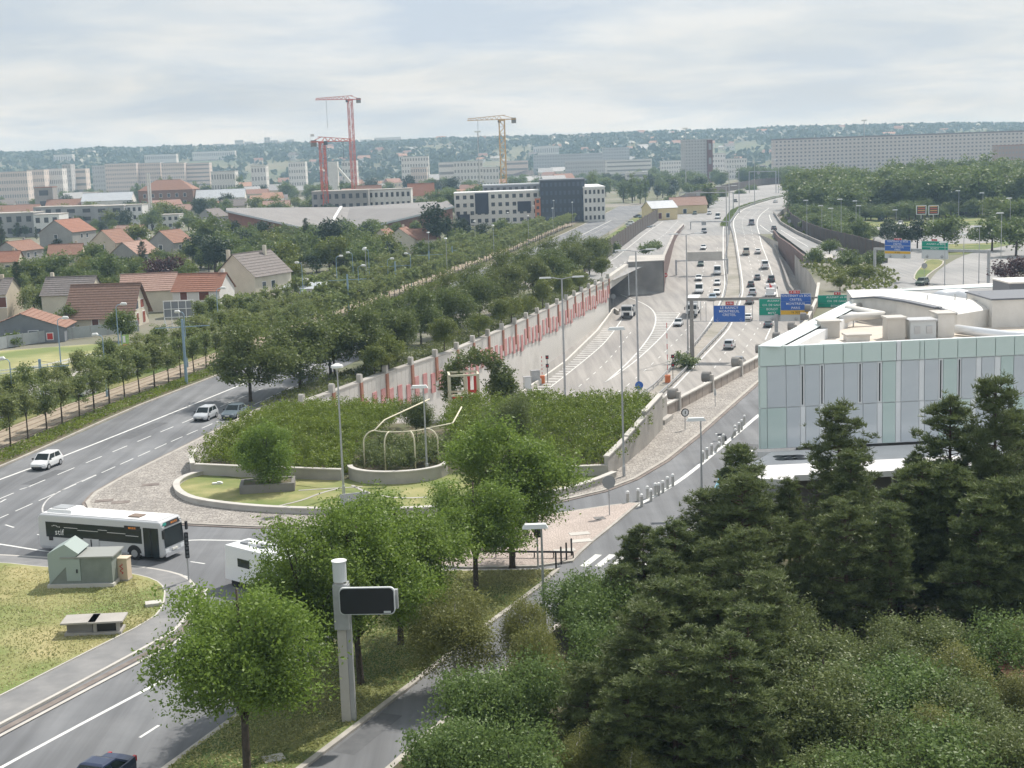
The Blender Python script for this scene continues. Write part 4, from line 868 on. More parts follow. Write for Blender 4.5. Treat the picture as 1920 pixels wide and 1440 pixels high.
TOW = [('van', 'white', 1345, 514, 'white van following another white car in the lane beside the median'), ('hatch', 'white', 1345, 534, 'white hatchback directly ahead of the white van near the median'), ('sedan', 'white', 1310, 525, 'white saloon alone in the outer lane before the lorry'), ('van', 'white', 1311, 549, 'white delivery van behind the white box lorry'), ('sedan', 'white', 1344, 552, 'white saloon beside the pale blue car near the gantry'), ('sedan', 'blue', 1336, 562, 'pale blue car just passing the sign gantry'), ('sedan', 'green', 1314, 498, 'dark green car under the grey overhead beam'), ('sedan', 'silver', 1272, 610, 'silver car passing the striped gore in front of the box lorry'),
       ('suv', 'grey', 1320, 437, 'grey car alone on the pale concrete stretch'), ('sedan', 'white', 1319, 467, 'white car approaching the grey overhead beam'), ('sedan', 'silver', 1330, 402, 'silver car beside the white van on the bend'), ('van', 'white', 1346, 410, 'white van on the bend beside the median mast'), ('sedan', 'green', 1303, 402, 'dark green car joining from the slip road'), ('hatch', 'dark', 1379, 379, 'dark car far up the bend near the lamp masts')]
for k, c_, x, y, lb_ in TOW: p = M(x, y, .03); car(k, c_, p, hd(ML, p.y, -1), lb_, 'traffic coming towards the tunnel', 'van' if k == 'van' else 'car', 'van' if k == 'van' else 'car', False)
AWAY = [('suv', 'silver', 1368, 653, 'silver off-road car just past the gantry shadow'), ('sedan', 'grey', 1386, 683, 'dark grey saloon beside the parapet pillars'), ('sedan', 'white', 1403, 600, 'white saloon seen below the blue sign panels'), ('suv', 'grey', 1406, 569, 'grey car directly behind the gantry beam'), ('suv', 'silver', 1411, 553, 'silver-grey estate following two dark cars'), ('sedan', 'dark', 1408, 537, 'black car with red rear lamps in the middle lane'), ('hatch', 'grey', 1420, 524, 'dark grey hatchback beside the black car'), ('suv', 'dark', 1446, 528, 'dark car just ahead of the white flatbed lorry'), ('van', 'white', 1434, 503, 'white van near the ramp wall'), ('sedan', 'white', 1421, 475, 'white car beside the beige van'), ('van', 'beige', 1399, 477, 'beige box van in the inner lane'), ('van', 'grey', 1409, 422, 'grey van entering the bend'), ('sedan', 'dark', 1451, 430, 'dark car on the exit lane'), ('sedan', 'white', 1454, 380, 'white car far up the bend near the trees'), ('sedan', 'slate', 1441, 612, 'dark car partly hidden by the sign post'), ('sedan', 'grey', 1450, 590, 'grey car under the green sign panel')]
for k, c_, x, y, lb_ in AWAY:
    p = M(x, y, .03) if x != 1451 else Vector((*G(1451, 430, 1.0).xy, exitz(G(1451, 430, 1.0).y)+.02)); car(k, c_, p, hd(MR, p.y, 1), lb_, 'traffic leaving towards the bend', 'van' if k == 'van' else 'car', 'van' if k == 'van' else 'car', False)
for i, (c_, x, y, k, lb_) in enumerate((('green', 1729, 534, 'hatch', 'dark green car at the kerb of the traffic island behind the glass roof'), ('silver', 1588, 406, 'sedan', 'silver car on the roundabout next to the bushes'), ('white', 1630, 407, 'van', 'white van in the queue on the roundabout'), ('silver', 1644, 406, 'sedan', 'silver car in the roundabout queue beside the white van'), ('dark', 1652, 413, 'sedan', 'black car at the end of the roundabout queue'), ('white', 1688, 422, 'sedan', 'white car coming off the roundabout'))): car(k, c_, G(x, y, .03), (-.5, -1) if i else (-.8, -1), lb_, None, 'van' if k == 'van' else 'car', 'van' if k == 'van' else 'car', False)
# lorries
def lorry(p, heading, label, cabm, boxm, L_=9.0, H_=3.6, kind='box', name='lorry', cat='lorry'):
    t = thing(name, label, cat, p, math.atan2(heading[1], heading[0])); fx_ = L_/2
    mb = MB(); mb.box((fx_-1.0, 0, .55), (2.0, 2.4, 1.2)); mb.box((fx_-1.05, 0, 1.75), (1.9, 2.4, 1.1), top=(.86, .94)); mb.build('cab', cabm, t)
    MB().box((fx_-.03, 0, 1.72), (.10, 2.12, .85)).build('windscreen', M_glass, t); MB().box((fx_+.01, 0, .62), (.08, 1.3, .75)).build('grille', M_black, t); MB().box((fx_-.02, 0, .38), (.2, 2.42, .32)).build('bumper', M_dkmetal, t)
    for s in (-1, 1):
        MB().box((fx_+.05, s*.92, .72), (.06, .36, .22)).build('headlight', M_lamp, t); MB().box((fx_-.85, s*1.205, 1.78), (.85, .03, .7)).build('side_window', M_glass, t); MB().box((fx_-.1, s*1.42, 1.6), (.12, .2, .6)).build('mirror', M_black, t)
        for x in (fx_-1.2, -fx_+1.2, -fx_+2.5): m_ = MB(); m_.tube([(x, s*1.0-.15, .5), (x, s*1.0+.15, .5)], .5, 14); m_.build('wheel', M_tyre, t)
    MB().box((-.3, 0, .55), (L_-.9, 1.0, .35)).build('chassis', M_dkmetal, t)
    if kind == 'box':
        MB().box((-1.1, 0, .92), (L_-2.3, 2.5, H_-.92)).build('cargo_box', boxm, t)
    elif kind == 'tipper':
        mb = MB(); mb.box((-1.2, 0, .95), (L_-2.6, 2.3, .12))
        for s in (-1, 1): mb.box((-1.2, s*1.15, 1.0), (L_-2.6, .1, 1.3))
        mb.box((-fx_+.15, 0, 1.0), (.1, 2.3, 1.3)); mb.box((fx_-2.4, 0, 1.0), (.12, 2.4, 1.7)); mb.build('tipper_body', boxm, t); m_ = MB(); m_.box((-1.2, 0, 1.4), (L_-2.9, 2.1, .5), top=(.5, .4)); m_.build('load', soil, t)
    elif kind == 'flat':
        MB().box((-1.2, 0, .95), (L_-2.6, 2.4, .18)).build('flat_bed', boxm, t); m_ = MB(); m_.box((fx_-2.7, 0, 1.1), (.5, .6, 1.4)); m_.bar((fx_-2.7, 0, 2.4), (fx_-4.2, .2, 3.2), .25); m_.build('crane_arm', M_red, t); MB().box((-2.2, 0, 1.13), (2.6, 1.9, 1.3)).build('load_box', PAINT['white'], t)
    return t
p = M(1179, 594, .03); lorry(p, (-.22, -1), 'white-cabbed tipper lorry coming out of the underpass', PAINT['white'], PAINT['slate'], 7.5, kind='tipper')
p = M(1300, 590, .03); lorry(p, hd(ML, p.y, -1), 'white box lorry beside the striped gore', PAINT['white'], M_white, 9.5, 3.9)
p = M(1445, 558, .03); lorry(p, hd(MR, p.y, 1), 'white flatbed lorry carrying a red crane arm', PAINT['white'], M_white, 8.5, kind='flat')
p = M(1511, 358, .03); lorry(p, (-.75, -1), 'long lorry with a red front and pale box on the far bend', PAINT['red'], mat('pale_box', (.50, .52, .58), .6), 16, 4.0)
p = M(1548, 354, .03); lorry(p, (.75, .8), 'orange road lorry on the far bend behind the trees', PAINT['orange'], PAINT['orange'], 8, 3.2)
# ---------------------------------------------------------------- city bus
m_bus = mat('bus_silver', (.54, .55, .56), .35, coat=.4); m_busr = mat('bus_roof', (.80, .80, .79), .5); m_buslo = mat('bus_skirt', (.44, .45, .47), .4)
fr, rr_ = G(302, 1054), G(93, 1036); hb = (fr-rr_).normalized(); BL_, BW, BH = 11.0, 2.5, 2.88; ctr = fr-hb*(BL_/2-.35)+Vector((-hb.y, hb.x, 0))*BW/2
bus = thing('city_bus', 'silver and white city bus with dark windows turning into the lower street', 'bus', (ctr.x, ctr.y, .006), math.atan2(hb.y, hb.x)); X = BL_/2; Yh = BW/2
prof = [(-X, .45), (-X+.15, .28), (X-.25, .28), (X, .5), (X, 1.1), (X-.10, 2.5), (X-.30, BH), (-X+.25, BH), (-X, 2.6)]
mb = MB(); mb.ext(prof, (0, -Yh+.001, 0), (1, 0, 0), (0, 0, 1), (0, BW-.002, 0)); body = mb.build('body', m_bus, bus)
bv = body.modifiers.new('bevel', 'BEVEL'); bv.width = .12; bv.segments = 3; bv.limit_method = 'ANGLE'
MB().box((-.1, 0, BH-.005), (BL_-.9, BW-.45, .06)).build('roof_panel', m_busr, bus)
ru = MB(); ru.box((-X+1.7, 0, BH+.04), (2.3, 1.7, .24), top=(.86, .86)); ru.build('roof_unit', M_white, bus); MB().box((-X+1.5, 0, BH+.28), (1.3, 1.1, .06)).build('roof_grille', M_metal, bus)
MB().box((2.6, -.2, BH+.05), (.95, .8, .09)).build('roof_hatch', mat('hatch_brown', (.23, .17, .13), .6), bus)
for s in (-1, 1):
    y0 = s*(Yh+.012)
    MB().box((-.55 if s < 0 else -.2, y0, 1.22), (BL_-2.6 if s < 0 else BL_-1.6, .03, 1.12)).build('window_band', M_glass, bus)
    MB().box((0, y0*.999, .40), (BL_-.6, .02, .12)).build('skirt', m_buslo, bus)
    for x in (X-2.55, -X+2.9):
        mb = MB(); mb.add([(x+.62*math.cos(t), y0+s*.006, max(.28, .48+.62*math.sin(t))) for t in np.linspace(0, math.pi, 12)]+[(x-.62, y0+s*.006, .28), (x+.62, y0+s*.006, .28)], [tuple(range(14))]); mb.build('wheel_arch', M_black, bus)
        m_ = MB(); m_.tube([(x, s*(Yh-.22), .48), (x, s*(Yh+.03), .48)], .48, 18); o = m_.build('wheel', M_tyre, bus); m_ = MB(); m_.tube([(x, s*(Yh-.2), .48), (x, s*(Yh+.045), .48)], .27, 14); m_.build('rim', M_rim, o)
yd = -(Yh+.022)
d1_ = MB().box((X-1.05, yd, .32), (1.25, .05, 2.1)).build('front_door', M_glass, bus); MB().box((X-1.05, yd-.03, .36), (.06, .03, 2.0)).build('door_post', M_black, d1_)
d2_ = MB().box((-.75, yd, .32), (1.35, .05, .98)).build('middle_door', m_bus, bus)
for x in (-1.12, -.38): MB().box((x, yd-.028, .45), (.42, .02, .75)).build('door_leaf', m_bus, d2_)
MB().box((-.75, yd-.03, .36), (.1, .02, .9)).build('door_gap', M_black, d2_)
m_led = mat('amber_display', (.25, .08, .01), .6, emis=(1, .35, .04, .55)); MB().box((X-2.6, yd, 2.18), (1.35, .04, .30)).build('side_display', M_black, bus)
put_text('MAIRIE', .20, m_led, bus, (X-2.6, yd-.026, 2.33), 0, 'display_text')
MB().box((-X+1.15, yd, .95), (.34, .03, .32)).build('engine_vent', M_black, bus)
def fxz(z): return float(np.interp(z, [1.1, 2.5, BH], [X, X-.10, X-.30]))
mb = MB(); zs = [1.0, 1.6, 2.2, 2.62]; P = [(fxz(z)+.018, s*(Yh-.10), z) for z in zs for s in (-1, 1)]; mb.add(P, [(2*i, 2*i+1, 2*i+3, 2*i+2) for i in range(3)]); mb.build('windscreen', M_glass, bus)
mb = MB(); mb.add([(fxz(2.45)+.03, -.9, 2.46), (fxz(2.45)+.03, .95, 2.46), (fxz(2.78)+.03, .95, 2.76), (fxz(2.78)+.03, -.9, 2.76)], [(0, 1, 2, 3)]); mb.build('front_display', M_black, bus)
o = obj('display_text', text_mesh('MAIRIE', .24, m_led), bus, (fxz(2.6)+.05, .25, 2.61)); o.rotation_euler = (math.pi/2, 0, math.pi/2)
MB().box((fxz(2.6)+.01, -.82, 2.48), (.05, .36, .26)).build('route_display', mat('green_display', (.02, .16, .13), .5, emis=(.05, .6, .5, .25)), bus)
for s in (-1, 1): MB().box((X-.01, s*.88, .62), (.07, .42, .24)).build('headlight', M_lamp, bus); MB().box((X+.12, s*(Yh+.14), 1.75), (.14, .18, .6)).build('mirror', M_black, bus)
MB().box((X+.01, 0, .32), (.08, 2.2, .26)).build('bumper', m_buslo, bus); MB().box((X+.04, 0, .66), (.05, .6, .13)).build('number_plate', M_plate, bus)
put_text('stif', .62, M_white, bus, (-X+1.95, -(Yh+.032), 1.60), 0, 'logo_text')
mb = MB()
for x0_, x1_, z_ in ((-X+2.4, -X+3.6, 1.98), (-X+3.6, -X+5.4, 1.86), (-X+5.4, -X+6.2, 2.0), (-X+6.2, -X+7.8, 1.86), (-X+7.8, -X+8.9, 1.74)): mb.box(((x0_+x1_)/2, -(Yh+.03), z_), (x1_-x0_, .012, .03))
for i in range(6): mb.box((-X+1.35+.13*i, -(Yh+.03), 2.02+.05*math.sin(i)), (.06, .012, .06))
tag(mb.build('route_line_print', M_white, bus), kind='stuff')
# driver figure seen through the side window: left to the dark glass
# motorhome half hidden under the street trees
p = G(500, 1103); t = thing('motorhome', 'white motorhome with roof hatches half hidden by the street trees', 'motorhome', (p.x, p.y, .006), math.atan2(-.75, .85)); mb = MB(); mb.box((-.6, 0, .45), (4.6, 2.2, 2.3), top=(.97, .92)); mb.box((2.1, 0, .45), (1.6, 2.0, 1.1)); mb.box((1.95, 0, 1.55), (1.1, 1.9, .8), top=(.6, .9)); mb.build('body', PAINT['white'], t)
MB().box((2.42, 0, 1.62), (.3, 1.6, .6)).build('windscreen', M_glass, t)
for x in (-1.9, -.2): MB().box((x, .1, 2.75), (.7, .6, .1)).build('roof_hatch', mat('hatch_grey', (.2, .21, .22), .4), t)
MB().box((-1.1, .2, 2.75), (.8, .7, .16)).build('roof_unit', M_white, t)
for x in (-2.0, 1.9):
    for s in (-1, 1): m_ = MB(); m_.tube([(x, s*.95-.1, .33), (x, s*.95+.1, .33)], .33, 14); m_.build('wheel', M_tyre, t)
for s in (-1, 1): MB().box((-.9, s*1.06, 1.5), (1.2, .06, .55)).build('side_window', M_glass, t)
# ================================================================== street furniture
m_bluesign = mat('sign_blue', (.035, .13, .47), .5); m_greensign = mat('sign_green', (.0, .30, .20), .5); m_yelsign = mat('sign_yellow', (.75, .45, .03), .5); m_whsign = mat('sign_white', (.62, .64, .64), .5); m_signback = mat('sign_back', (.36, .37, .38), .5, metal=.2); m_let = mat('lettering_white', (.85, .85, .85), .5)
m_lampw = mat('lamp_white', (.72, .73, .71), .4)
def lamp(p, h, label, head='disc', m=None, group=None, rz=0.0, name='street_lamp', r=.09):
    m = m or M_metal; t = thing(name, label, 'street lamp', p, rz, group)
    mb = MB(); mb.tube([(0, 0, 0), (0, 0, .9), (0, 0, .95), (0, 0, h)], [r*1.5, r*1.5, r*1.05, r*.6], 10); mb.build('post', m, t, smooth=False)
    if head == 'disc':
        mb = MB(); mb.tube([(0, 0, h-.12), (0, 0, h+.02), (0, 0, h+.2), (0, 0, h+.34)], [.14, .52, .50, .18], 16); mb.build('lamp_head', m_lampw, t)
    elif head == 'slab':
        mb = MB(); mb.box((-.35, 0, h-.04), (1.5, .55, .24), top=(.8, .7)); mb.build('lamp_head', m_lampw, t)
    elif head == 'double':
        for s in (-1, 1):
            mb = MB(); mb.tube([(0, 0, h-.05), (s*1.2, 0, h+.18), (s*2.0, 0, h+.22)], .06, 6); mb.build('arm', m, t); MB().box((s*2.3, 0, h+.12), (1.7, .42, .2), top=(.9, .7)).build('lamp_head', m_lampw, t)
    elif head == 'curve':
        mb = MB(); mb.tube([(0, 0, h-.3), (0, 0, h), (.25, 0, h+.28), (.7, 0, h+.36)], .05, 6); mb.build('arm', m, t); mb = MB(); mb.tube([(.55, 0, h+.30), (.8, 0, h+.40), (1.35, 0, h+.36), (1.5, 0, h+.28)], [.08, .23, .22, .06], 10); mb.build('lamp_head', m_lampw, t)
    elif head == 'crown':
        mb = MB()
        for k in range(8): a = k*math.pi/4; mb.box((1.3*math.cos(a), 1.3*math.sin(a), h-.2), (.8, .8, .7)); mb.bar((0, 0, h-.5), (1.3*math.cos(a), 1.3*math.sin(a), h-.1), .12)
        mb.build('lamp_crown', m_lampw, t)
    return t
def lamp_px(pxb, pyb, pxt, pyt, label, head, z=0, **k):
    g = G(pxb, pyb, z); return lamp(g, AT(pxt, pyt, g.y).z-z-.2, label, head, **k)
lamp_px(645, 931, 632, 685, 'tall grey lamp post with a disc head on the round lawn', 'disc', .1)
lamp_px(801, 888, 794, 722, 'grey lamp post with a flat head inside the pergola planter', 'slab', .3)
lamp_px(1170, 893, 1165, 613, 'tall thin lamp post on the cobbled path beside the stepped wall', 'slab', .13)
lamp_px(1316, 952, 1307, 783, 'lamp post with a flat head between the bollard strip and the pines', 'slab', 0)
lamp_px(1021, 1180, 1011, 982, 'lamp post with a pale flat head beside the leaning birch', 'slab', .12)
g = M(1198, 757); lamp(Vector((g.x, g.y, g.z)), AT(1193, 471, g.y).z-g.z, 'tall motorway mast carrying the round blue arrow sign', 'double', name='lamp_mast', r=.17, rz=.1)
g = M(1061, 792); lamp(g, AT(1051, 520, g.y).z-g.z-.2, 'tall double-armed motorway mast behind the shrub bed', 'double', name='lamp_mast', r=.17, rz=.05)
for x, y, yt, lb_ in ((1290, 668, 440, 'tall double-armed mast beside the gantry foot'), (1363, 500, 350, 'mast in the median beside the pale bend'), (1368, 440, 323, 'cluster mast with flat heads in the median'), (1386, 400, 313, 'median mast at the start of the grass verge'), (1415, 384, 304, 'median mast on the grass verge'), (1460, 362, 300, 'slim mast at the outside of the bend'), (1519, 345, 300, 'slim mast far up the bend by the trees')):
    g = M(x, y); lamp(g, AT(x-2, yt, g.y).z-g.z, lb_, 'double', name='lamp_mast', r=.16, rz=.2)
for x, y, yt, lb_ in ((1513, 445, 376, 'lamp post behind the dark barrier above the exit ramp'), (1541, 450, 386, 'lamp post beside the planted bank of the exit ramp'), (1560, 455, 391, 'lamp post near the blue arrow sign on the dark barrier'), (1577, 460, 374, 'lamp post by the end of the planted bank'), (1605, 440, 377, 'lamp post by the hidden roundabout lane'), (1612, 446, 386, 'lamp post beside the roundabout queue'), (1680, 445, 394, 'lamp post with a red-lit head by the roundabout'), (1797, 430, 358, 'lamp post at the foot of the wood'), (1842, 430, 362, 'lamp post at the meadow edge of the wood'), (1806, 540, 440, 'thin lamp post on the access road left of the sign gantry end'), (1835, 535, 425, 'thin lamp post on the access road next to the gantry end'), (1771, 540, 455, 'thin lamp post before the traffic island'), (1876, 520, 400, 'thin lamp post at the edge of the access road'), (1893, 460, 372, 'lamp post in front of the right-hand wood'), (1480, 365, 332, 'small lamp post on the far bend')):
    g = G(x, y); lamp(g, AT(x, yt, g.y).z, lb_, 'slab', r=.09)
# lamps of the avenue: blue posts with white hooded heads
LA = [(28, 790, 25, 672), (117, 715, 113, 596), (201, 745, 199, 627), (227, 700, 224, 570), (352, 690, 348, 584), (412, 640, 409, 540), (570, 575, 566, 492), (634, 560, 632, 480), (664, 545, 662, 473), (675, 580, 671, 498), (694, 540, 692, 467), (729, 545, 726, 485), (772, 540, 769, 475)]
for i, (xb, yb, xt, yt) in enumerate(LA):
    g = G(xb, yb); lamp(g, min(10.5, AT(xt, yt, g.y).z-.4), 'blue-grey lamp post with a white hooded head beside the tram avenue', 'curve', M_blue, 'hooded lamps of the tram avenue', rz=.2 if i % 2 else 2.8)
for i, s_ in enumerate(range(300, 640, 28)):
    p = offset([Vector((ix(EDGE, s_), s_, 0)), Vector((ix(EDGE, s_+5), s_+5, 0))], 2.0 if i % 2 else 13)[0]; lamp((p.x, p.y, .1), 9.5, 'flat-headed grey lamp post far along the avenue', 'slab', M_metal, 'far lamps of the avenue', rz=1.4)
# overhead line poles of the tram
for i, (xb, yb, yt) in enumerate(((81, 757, 673), (350, 722, 598), (655, 595, 514), (743, 545, 490), (806, 520, 470), (849, 500, 462), (915, 470, 436))):
    g = G(xb, yb); h = AT(xb, yt, g.y).z; t = thing('tram_pole', 'blue overhead-line pole with cross arms in the tram bed', 'pole', g, .2, 'overhead-line poles of the tram'); MB().tube([(0, 0, 0), (0, 0, h)], [.2, .16], 10).build('post', M_blue, t)
    mb = MB(); mb.bar((-3.4, 0, h-1.0), (3.4, 0, h-1.0), .09); mb.build('cross_arm', M_blue, t); mb = MB(); mb.bar((-3.2, 0, h-1.0), (0, 0, h-.2), .04); mb.bar((3.2, 0, h-1.0), (0, 0, h-.2), .04); tag(mb.build('stay_wire', M_dkmetal, t), kind='stuff')
# bollards with white heads on the painted strip
def c4(x, y): return G(900+x/3.43, 660+y/3.43)
bp = MB(); bp.tube([(0, 0, 0), (0, 0, .82)], [.12, .12], 10); me_b = bp.mesh('bollard_post', mat('bollard_grey', (.46, .45, .42), .7)); bc = MB(); bc.tube([(0, 0, .82), (0, 0, 1.0), (0, 0, 1.05)], [.135, .135, .06], 10); me_c = bc.mesh('bollard_cap', M_white)
BO = [(951, 975), (1017, 958), (1040, 995), (1077, 942), (1100, 960), (1128, 922), (1150, 920), (1176, 905), (1206, 880), (1240, 862), (1433, 708), (1460, 686), (1490, 660), (1513, 638), (1540, 612), (1565, 596), (1620, 552), (1640, 537), (1665, 518), (1683, 500), (1700, 470)]
for i, (x, y) in enumerate(BO):
    t = thing('bollard', 'grey bollard with a white cap on the painted strip of the right-hand street', 'bollard', c4(x, y), 0, 'white-capped bollards'); obj('bollard_post', me_b, t); obj('bollard_cap', me_c, t)
    if i in (16, 13): t.rotation_euler = (.3, .35, 0)
t = thing('bollard', 'knocked-over bollard bent towards the painted strip', 'bollard', c4(1580, 570)); m_ = MB(); m_.tube([(0, 0, 0), (0, 0, .35), (-.3, .1, .62), (-.75, .2, .55)], .11, 8); m_.build('bollard_post', M_dkmetal, t); obj('bollard_cap', MB().box((-.85, .22, .47), (.2, .2, .2)).mesh('bollard_cap', M_white), t)
for x, y in ((490, 1405), (523, 1375), (557, 1348), (590, 1320)):
    g = c4(x, y); t = thing('post_bollard', 'slim black post at the corner of the paved island', 'bollard', (g.x, g.y, .1), 0, 'black corner posts'); MB().tube([(0, 0, 0), (0, 0, 1.15)], .06, 8).build('post', M_black, t); MB().tube([(0, 0, 1.15), (0, 0, 1.25)], [.075, .04], 8).build('cap', M_black, t)
a, b = c4(-20, 1330), c4(600, 1335); t = thing('low_rail', 'low black rail across the end of the paved island', 'rail', (a.x, a.y, .12)); MB().bar((0, 0, .42), rel(t, (b.x, b.y, .54)), .1, .12).build('rail', M_black, t)
for k in range(6): p = a.lerp(b, k/5); MB().box(rel(t, (p.x, p.y, .12)), (.08, .08, .42)).build('rail_post', M_black, t)
for cx_, cy_, lb_ in ((640, 1180, 'pale rectangular manhole slab on the paved island near the kerb'), (650, 1226, 'long pale slab on the paved island beside the black posts'), (545, 1288, 'pale slab next to the low black rail'), (770, 1080, 'dark round manhole cover on the paved island below the round sign')):
    g = c4(cx_, cy_); tag(MB().box((0, 0, 0), (1.5 if 'round' not in lb_ else .8, .8, .03), .2).build('manhole_cover', concrete_l if 'pale' in lb_ else concrete_d, None, (g.x, g.y, .134)), lb_, 'manhole cover')
for x, y, lb_ in ((195, 939, 'brown manhole cover at the rounded corner of the cobbles'), (226, 942, 'brown manhole cover next to the corner one on the cobbles'), (282, 909, 'brown manhole cover on the cobbles left of the lawn')):
    g = G(x, y, .13); tag(MB().box((0, 0, 0), (1.5, .9, .03), .2).build('manhole_cover', kerb_dark, None, (g.x, g.y, .134)), lb_, 'manhole cover')
g = G(513, 1422, .14); tag(MB().box((0, 0, 0), (1.0, .8, .04), .4).build('manhole_cover', concrete_l, None, (g.x, g.y, .14)), 'pale inspection slab in the grass at the foot of the first street tree', 'manhole cover')
g = G(408, 907, .25); tag(MB().box((0, 0, 0), (.9, .35, .12), .1).box((.15, 0, .12), (.35, .3, .08)).build('litter', M_white, None, (g.x, g.y, .24)), 'white litter lying on the round lawn', 'litter')
# signs
def disc_sign(p, h, r, face, label, back=True, rz=0.0, pole=M_metal, mark=None, name='road_sign'):
    t = thing(name, label, 'road sign', p, rz); MB().tube([(0, .04, 0), (0, .04, h+r*.6)], .045, 8).build('post', pole, t); m_ = MB(); m_.tube([(0, -.02, h), (0, .02, h)], r, 20); m_.build('sign_plate', face, t)
    if mark == 'noentry': MB().box((0, -.03, h-r*.17), (r*1.4, .02, r*.34)).build('sign_bar', M_white, t)
    elif mark == 'ring': m_ = MB(); m_.tube([(0, -.035, h), (0, -.022, h)], r*.78, 18); m_.build('sign_face', M_white, t); MB().box((0, -.045, h-r*.4), (r*.2, .01, r*.8)).build('sign_mark', M_black, t)
    elif mark == 'arrow': m_ = MB(); m_.bar((0, -.03, h+r*.4), (0, -.03, h-r*.5), r*.18, .01); m_.bar((0, -.03, h-r*.55), (-r*.4, -.03, h-r*.1), r*.18, .01); m_.bar((0, -.03, h-r*.55), (r*.4, -.03, h-r*.1), r*.18, .01); m_.build('sign_mark', M_white, t)
    return t
g = G(1143, 966, .13); disc_sign(g, 2.6, .52, m_signback, 'grey back of a round sign on the tip of the paved island', rz=.2)
g = G(1285, 806, .13); disc_sign(g, 1.75, .42, M_black, 'round black-ringed sign beside the parapet', mark='ring', rz=.3)
g = G(1341, 762, .13); t = thing('road_sign', 'narrow pale sign with a pointed top beside the parapet', 'road sign', g); MB().box((0, 0, 0), (.07, .07, 1.6)).build('post', M_metal, t); MB().box((0, 0, 1.2), (.28, .05, .75), top=(.5, 1)).build('sign_plate', m_whsign, t)
g = M(1198, 757); disc_sign((g.x+.05, g.y-.35, g.z), AT(1197, 722, g.y).z-g.z, .62, m_bluesign, 'round blue sign with a white arrow on the motorway mast', mark='arrow')
for x, y, lb_ in ((513, 603, 'red no-entry sign near the grey metal fence'), (574, 610, 'red no-entry sign beside the dark blue hatchback')): disc_sign(G(x, y), 2.1, .5, M_red, lb_, mark='noentry', rz=-.3)
for x, y, lb_ in ((1248, 532, 'no-entry sign at the foot of the brown wall'),): g = M(x, y, 0); disc_sign((g.x, g.y, g.z), 2.2, .55, M_red, lb_, mark='noentry')
g = M(1150, 572); disc_sign((g.x, g.y, g.z), 2.0, .6, m_signback, 'grey round sign at the end of the cream barrier')
for x, y, lb_ in ((1480, 428, 'round sign at the nose of the exit lane'), (1733, 520, 'round green-edged sign on the traffic island tip')): g = G(x, y, .8 if x < 1500 else 0); disc_sign(g, 2.4, .6, m_signback, lb_)
# text helpers for sign panels
def sign_panel(t, x, z, wd, ht, m, lines, size, y=-.2, arrows=(), am=None, frame=True):
    if frame: MB().box((x, y+.03, z-.06), (wd+.14, .08, ht+.12)).build('sign_frame', m_whsign, t)
    o = MB().box((x, y-.03, z), (wd, .05, ht)).build('sign_plate', m, t); n = len(lines)
    for i, s in enumerate(lines): put_text(s, size, m_let if m is not m_yelsign else M_black, o, (x, y-.062, z+ht*(1-(i+.5)/max(1, n)) if not arrows or am else z+ht*.32+ht*.66*(1-(i+.5)/n)))
    for ax_ in arrows:
        mb = MB(); mb.bar((x+ax_, y-.062, z+.75), (x+ax_, y-.062, z+.12), .16, .01); mb.bar((x+ax_-.32, y-.062, z+.48), (x+ax_, y-.062, z+.10), .15, .012); mb.bar((x+ax_+.32, y-.062, z+.48), (x+ax_, y-.062, z+.10), .15, .014); mb.build('arrow', am or m_let, o)
gb_ = M(1298, 671); Yg = gb_.y; gdir = Vector((1, -.24, 0)).normalized(); tg = thing('sign_gantry', 'grey motorway gantry with blue and green direction panels', 'gantry', gb_, math.atan2(gdir.y, gdir.x))
def gx(px, py):                                        # position along the gantry and height for a pixel
    d = ray(px, py); o = Vector((0, 0, CAMH)); dd = Vector(d); n_ = Vector((gdir.y, -gdir.x, 0)); t_ = (gb_-o).dot(n_)/dd.dot(n_); p = o+dd*t_; return (p-gb_).dot(gdir), p.z-gb_.z
bx0, bz0 = gx(1298, 565); xr_ = gx(1600, 560)[0]
MB().box((0, 0, 0), (.75, .6, bz0+.3), top=(.8, .8)).build('post', concrete_d, tg); MB().box((xr_/2-.3, 0, bz0+.1), (xr_+.9, .45, .5)).build('beam', concrete_d, tg)
xp, zp = gx(1456, 592); MB().box((xp, -.9, 0), (.6, .5, zp+.4)).build('post', M_metal, tg)
for px in (1314, 1324, 1338, 1411): MB().box((gx(px, 590)[0], -.1, gx(px, 602)[1]), (.09, .09, bz0-gx(px, 602)[1])).build('hanger', M_metal, tg)
za = gx(1330, 602)[1]; MB().box((gx(1360, 600)[0], -.1, za-.05), (gx(1424, 600)[0]-gx(1304, 600)[0], .12, .1)).build('lower_rail', M_metal, tg)
def pxpanel(x0, x1, y0, y1, m, lines, size, dy=-.45, **k):
    xa, zt = gx(x0, y0); xb, zb_ = gx(x1, y1); sign_panel(tg, (xa+xb)/2, zb_, xb-xa, zt-zb_, m, lines, size, dy, **k)
pxpanel(1338.5, 1397, 573, 602.5, m_bluesign, ['LE RAINCY', 'MONTREUIL', 'CRETEIL'], .62, arrows=(-2.05, 2.05))
pxpanel(1361, 1376, 565, 571.5, M_red, ['A 86'], .5)
pxpanel(1424, 1472, 560, 575, m_greensign, ['   AULNAY', '   CH. DE GAULLE'], .52); pxpanel(1424, 1472, 576, 590, m_greensign, ['BONDY', 'METZ'], .55); pxpanel(1424, 1472, 591.5, 601, m_whsign, [], .4, arrows=(0,), am=M_black)
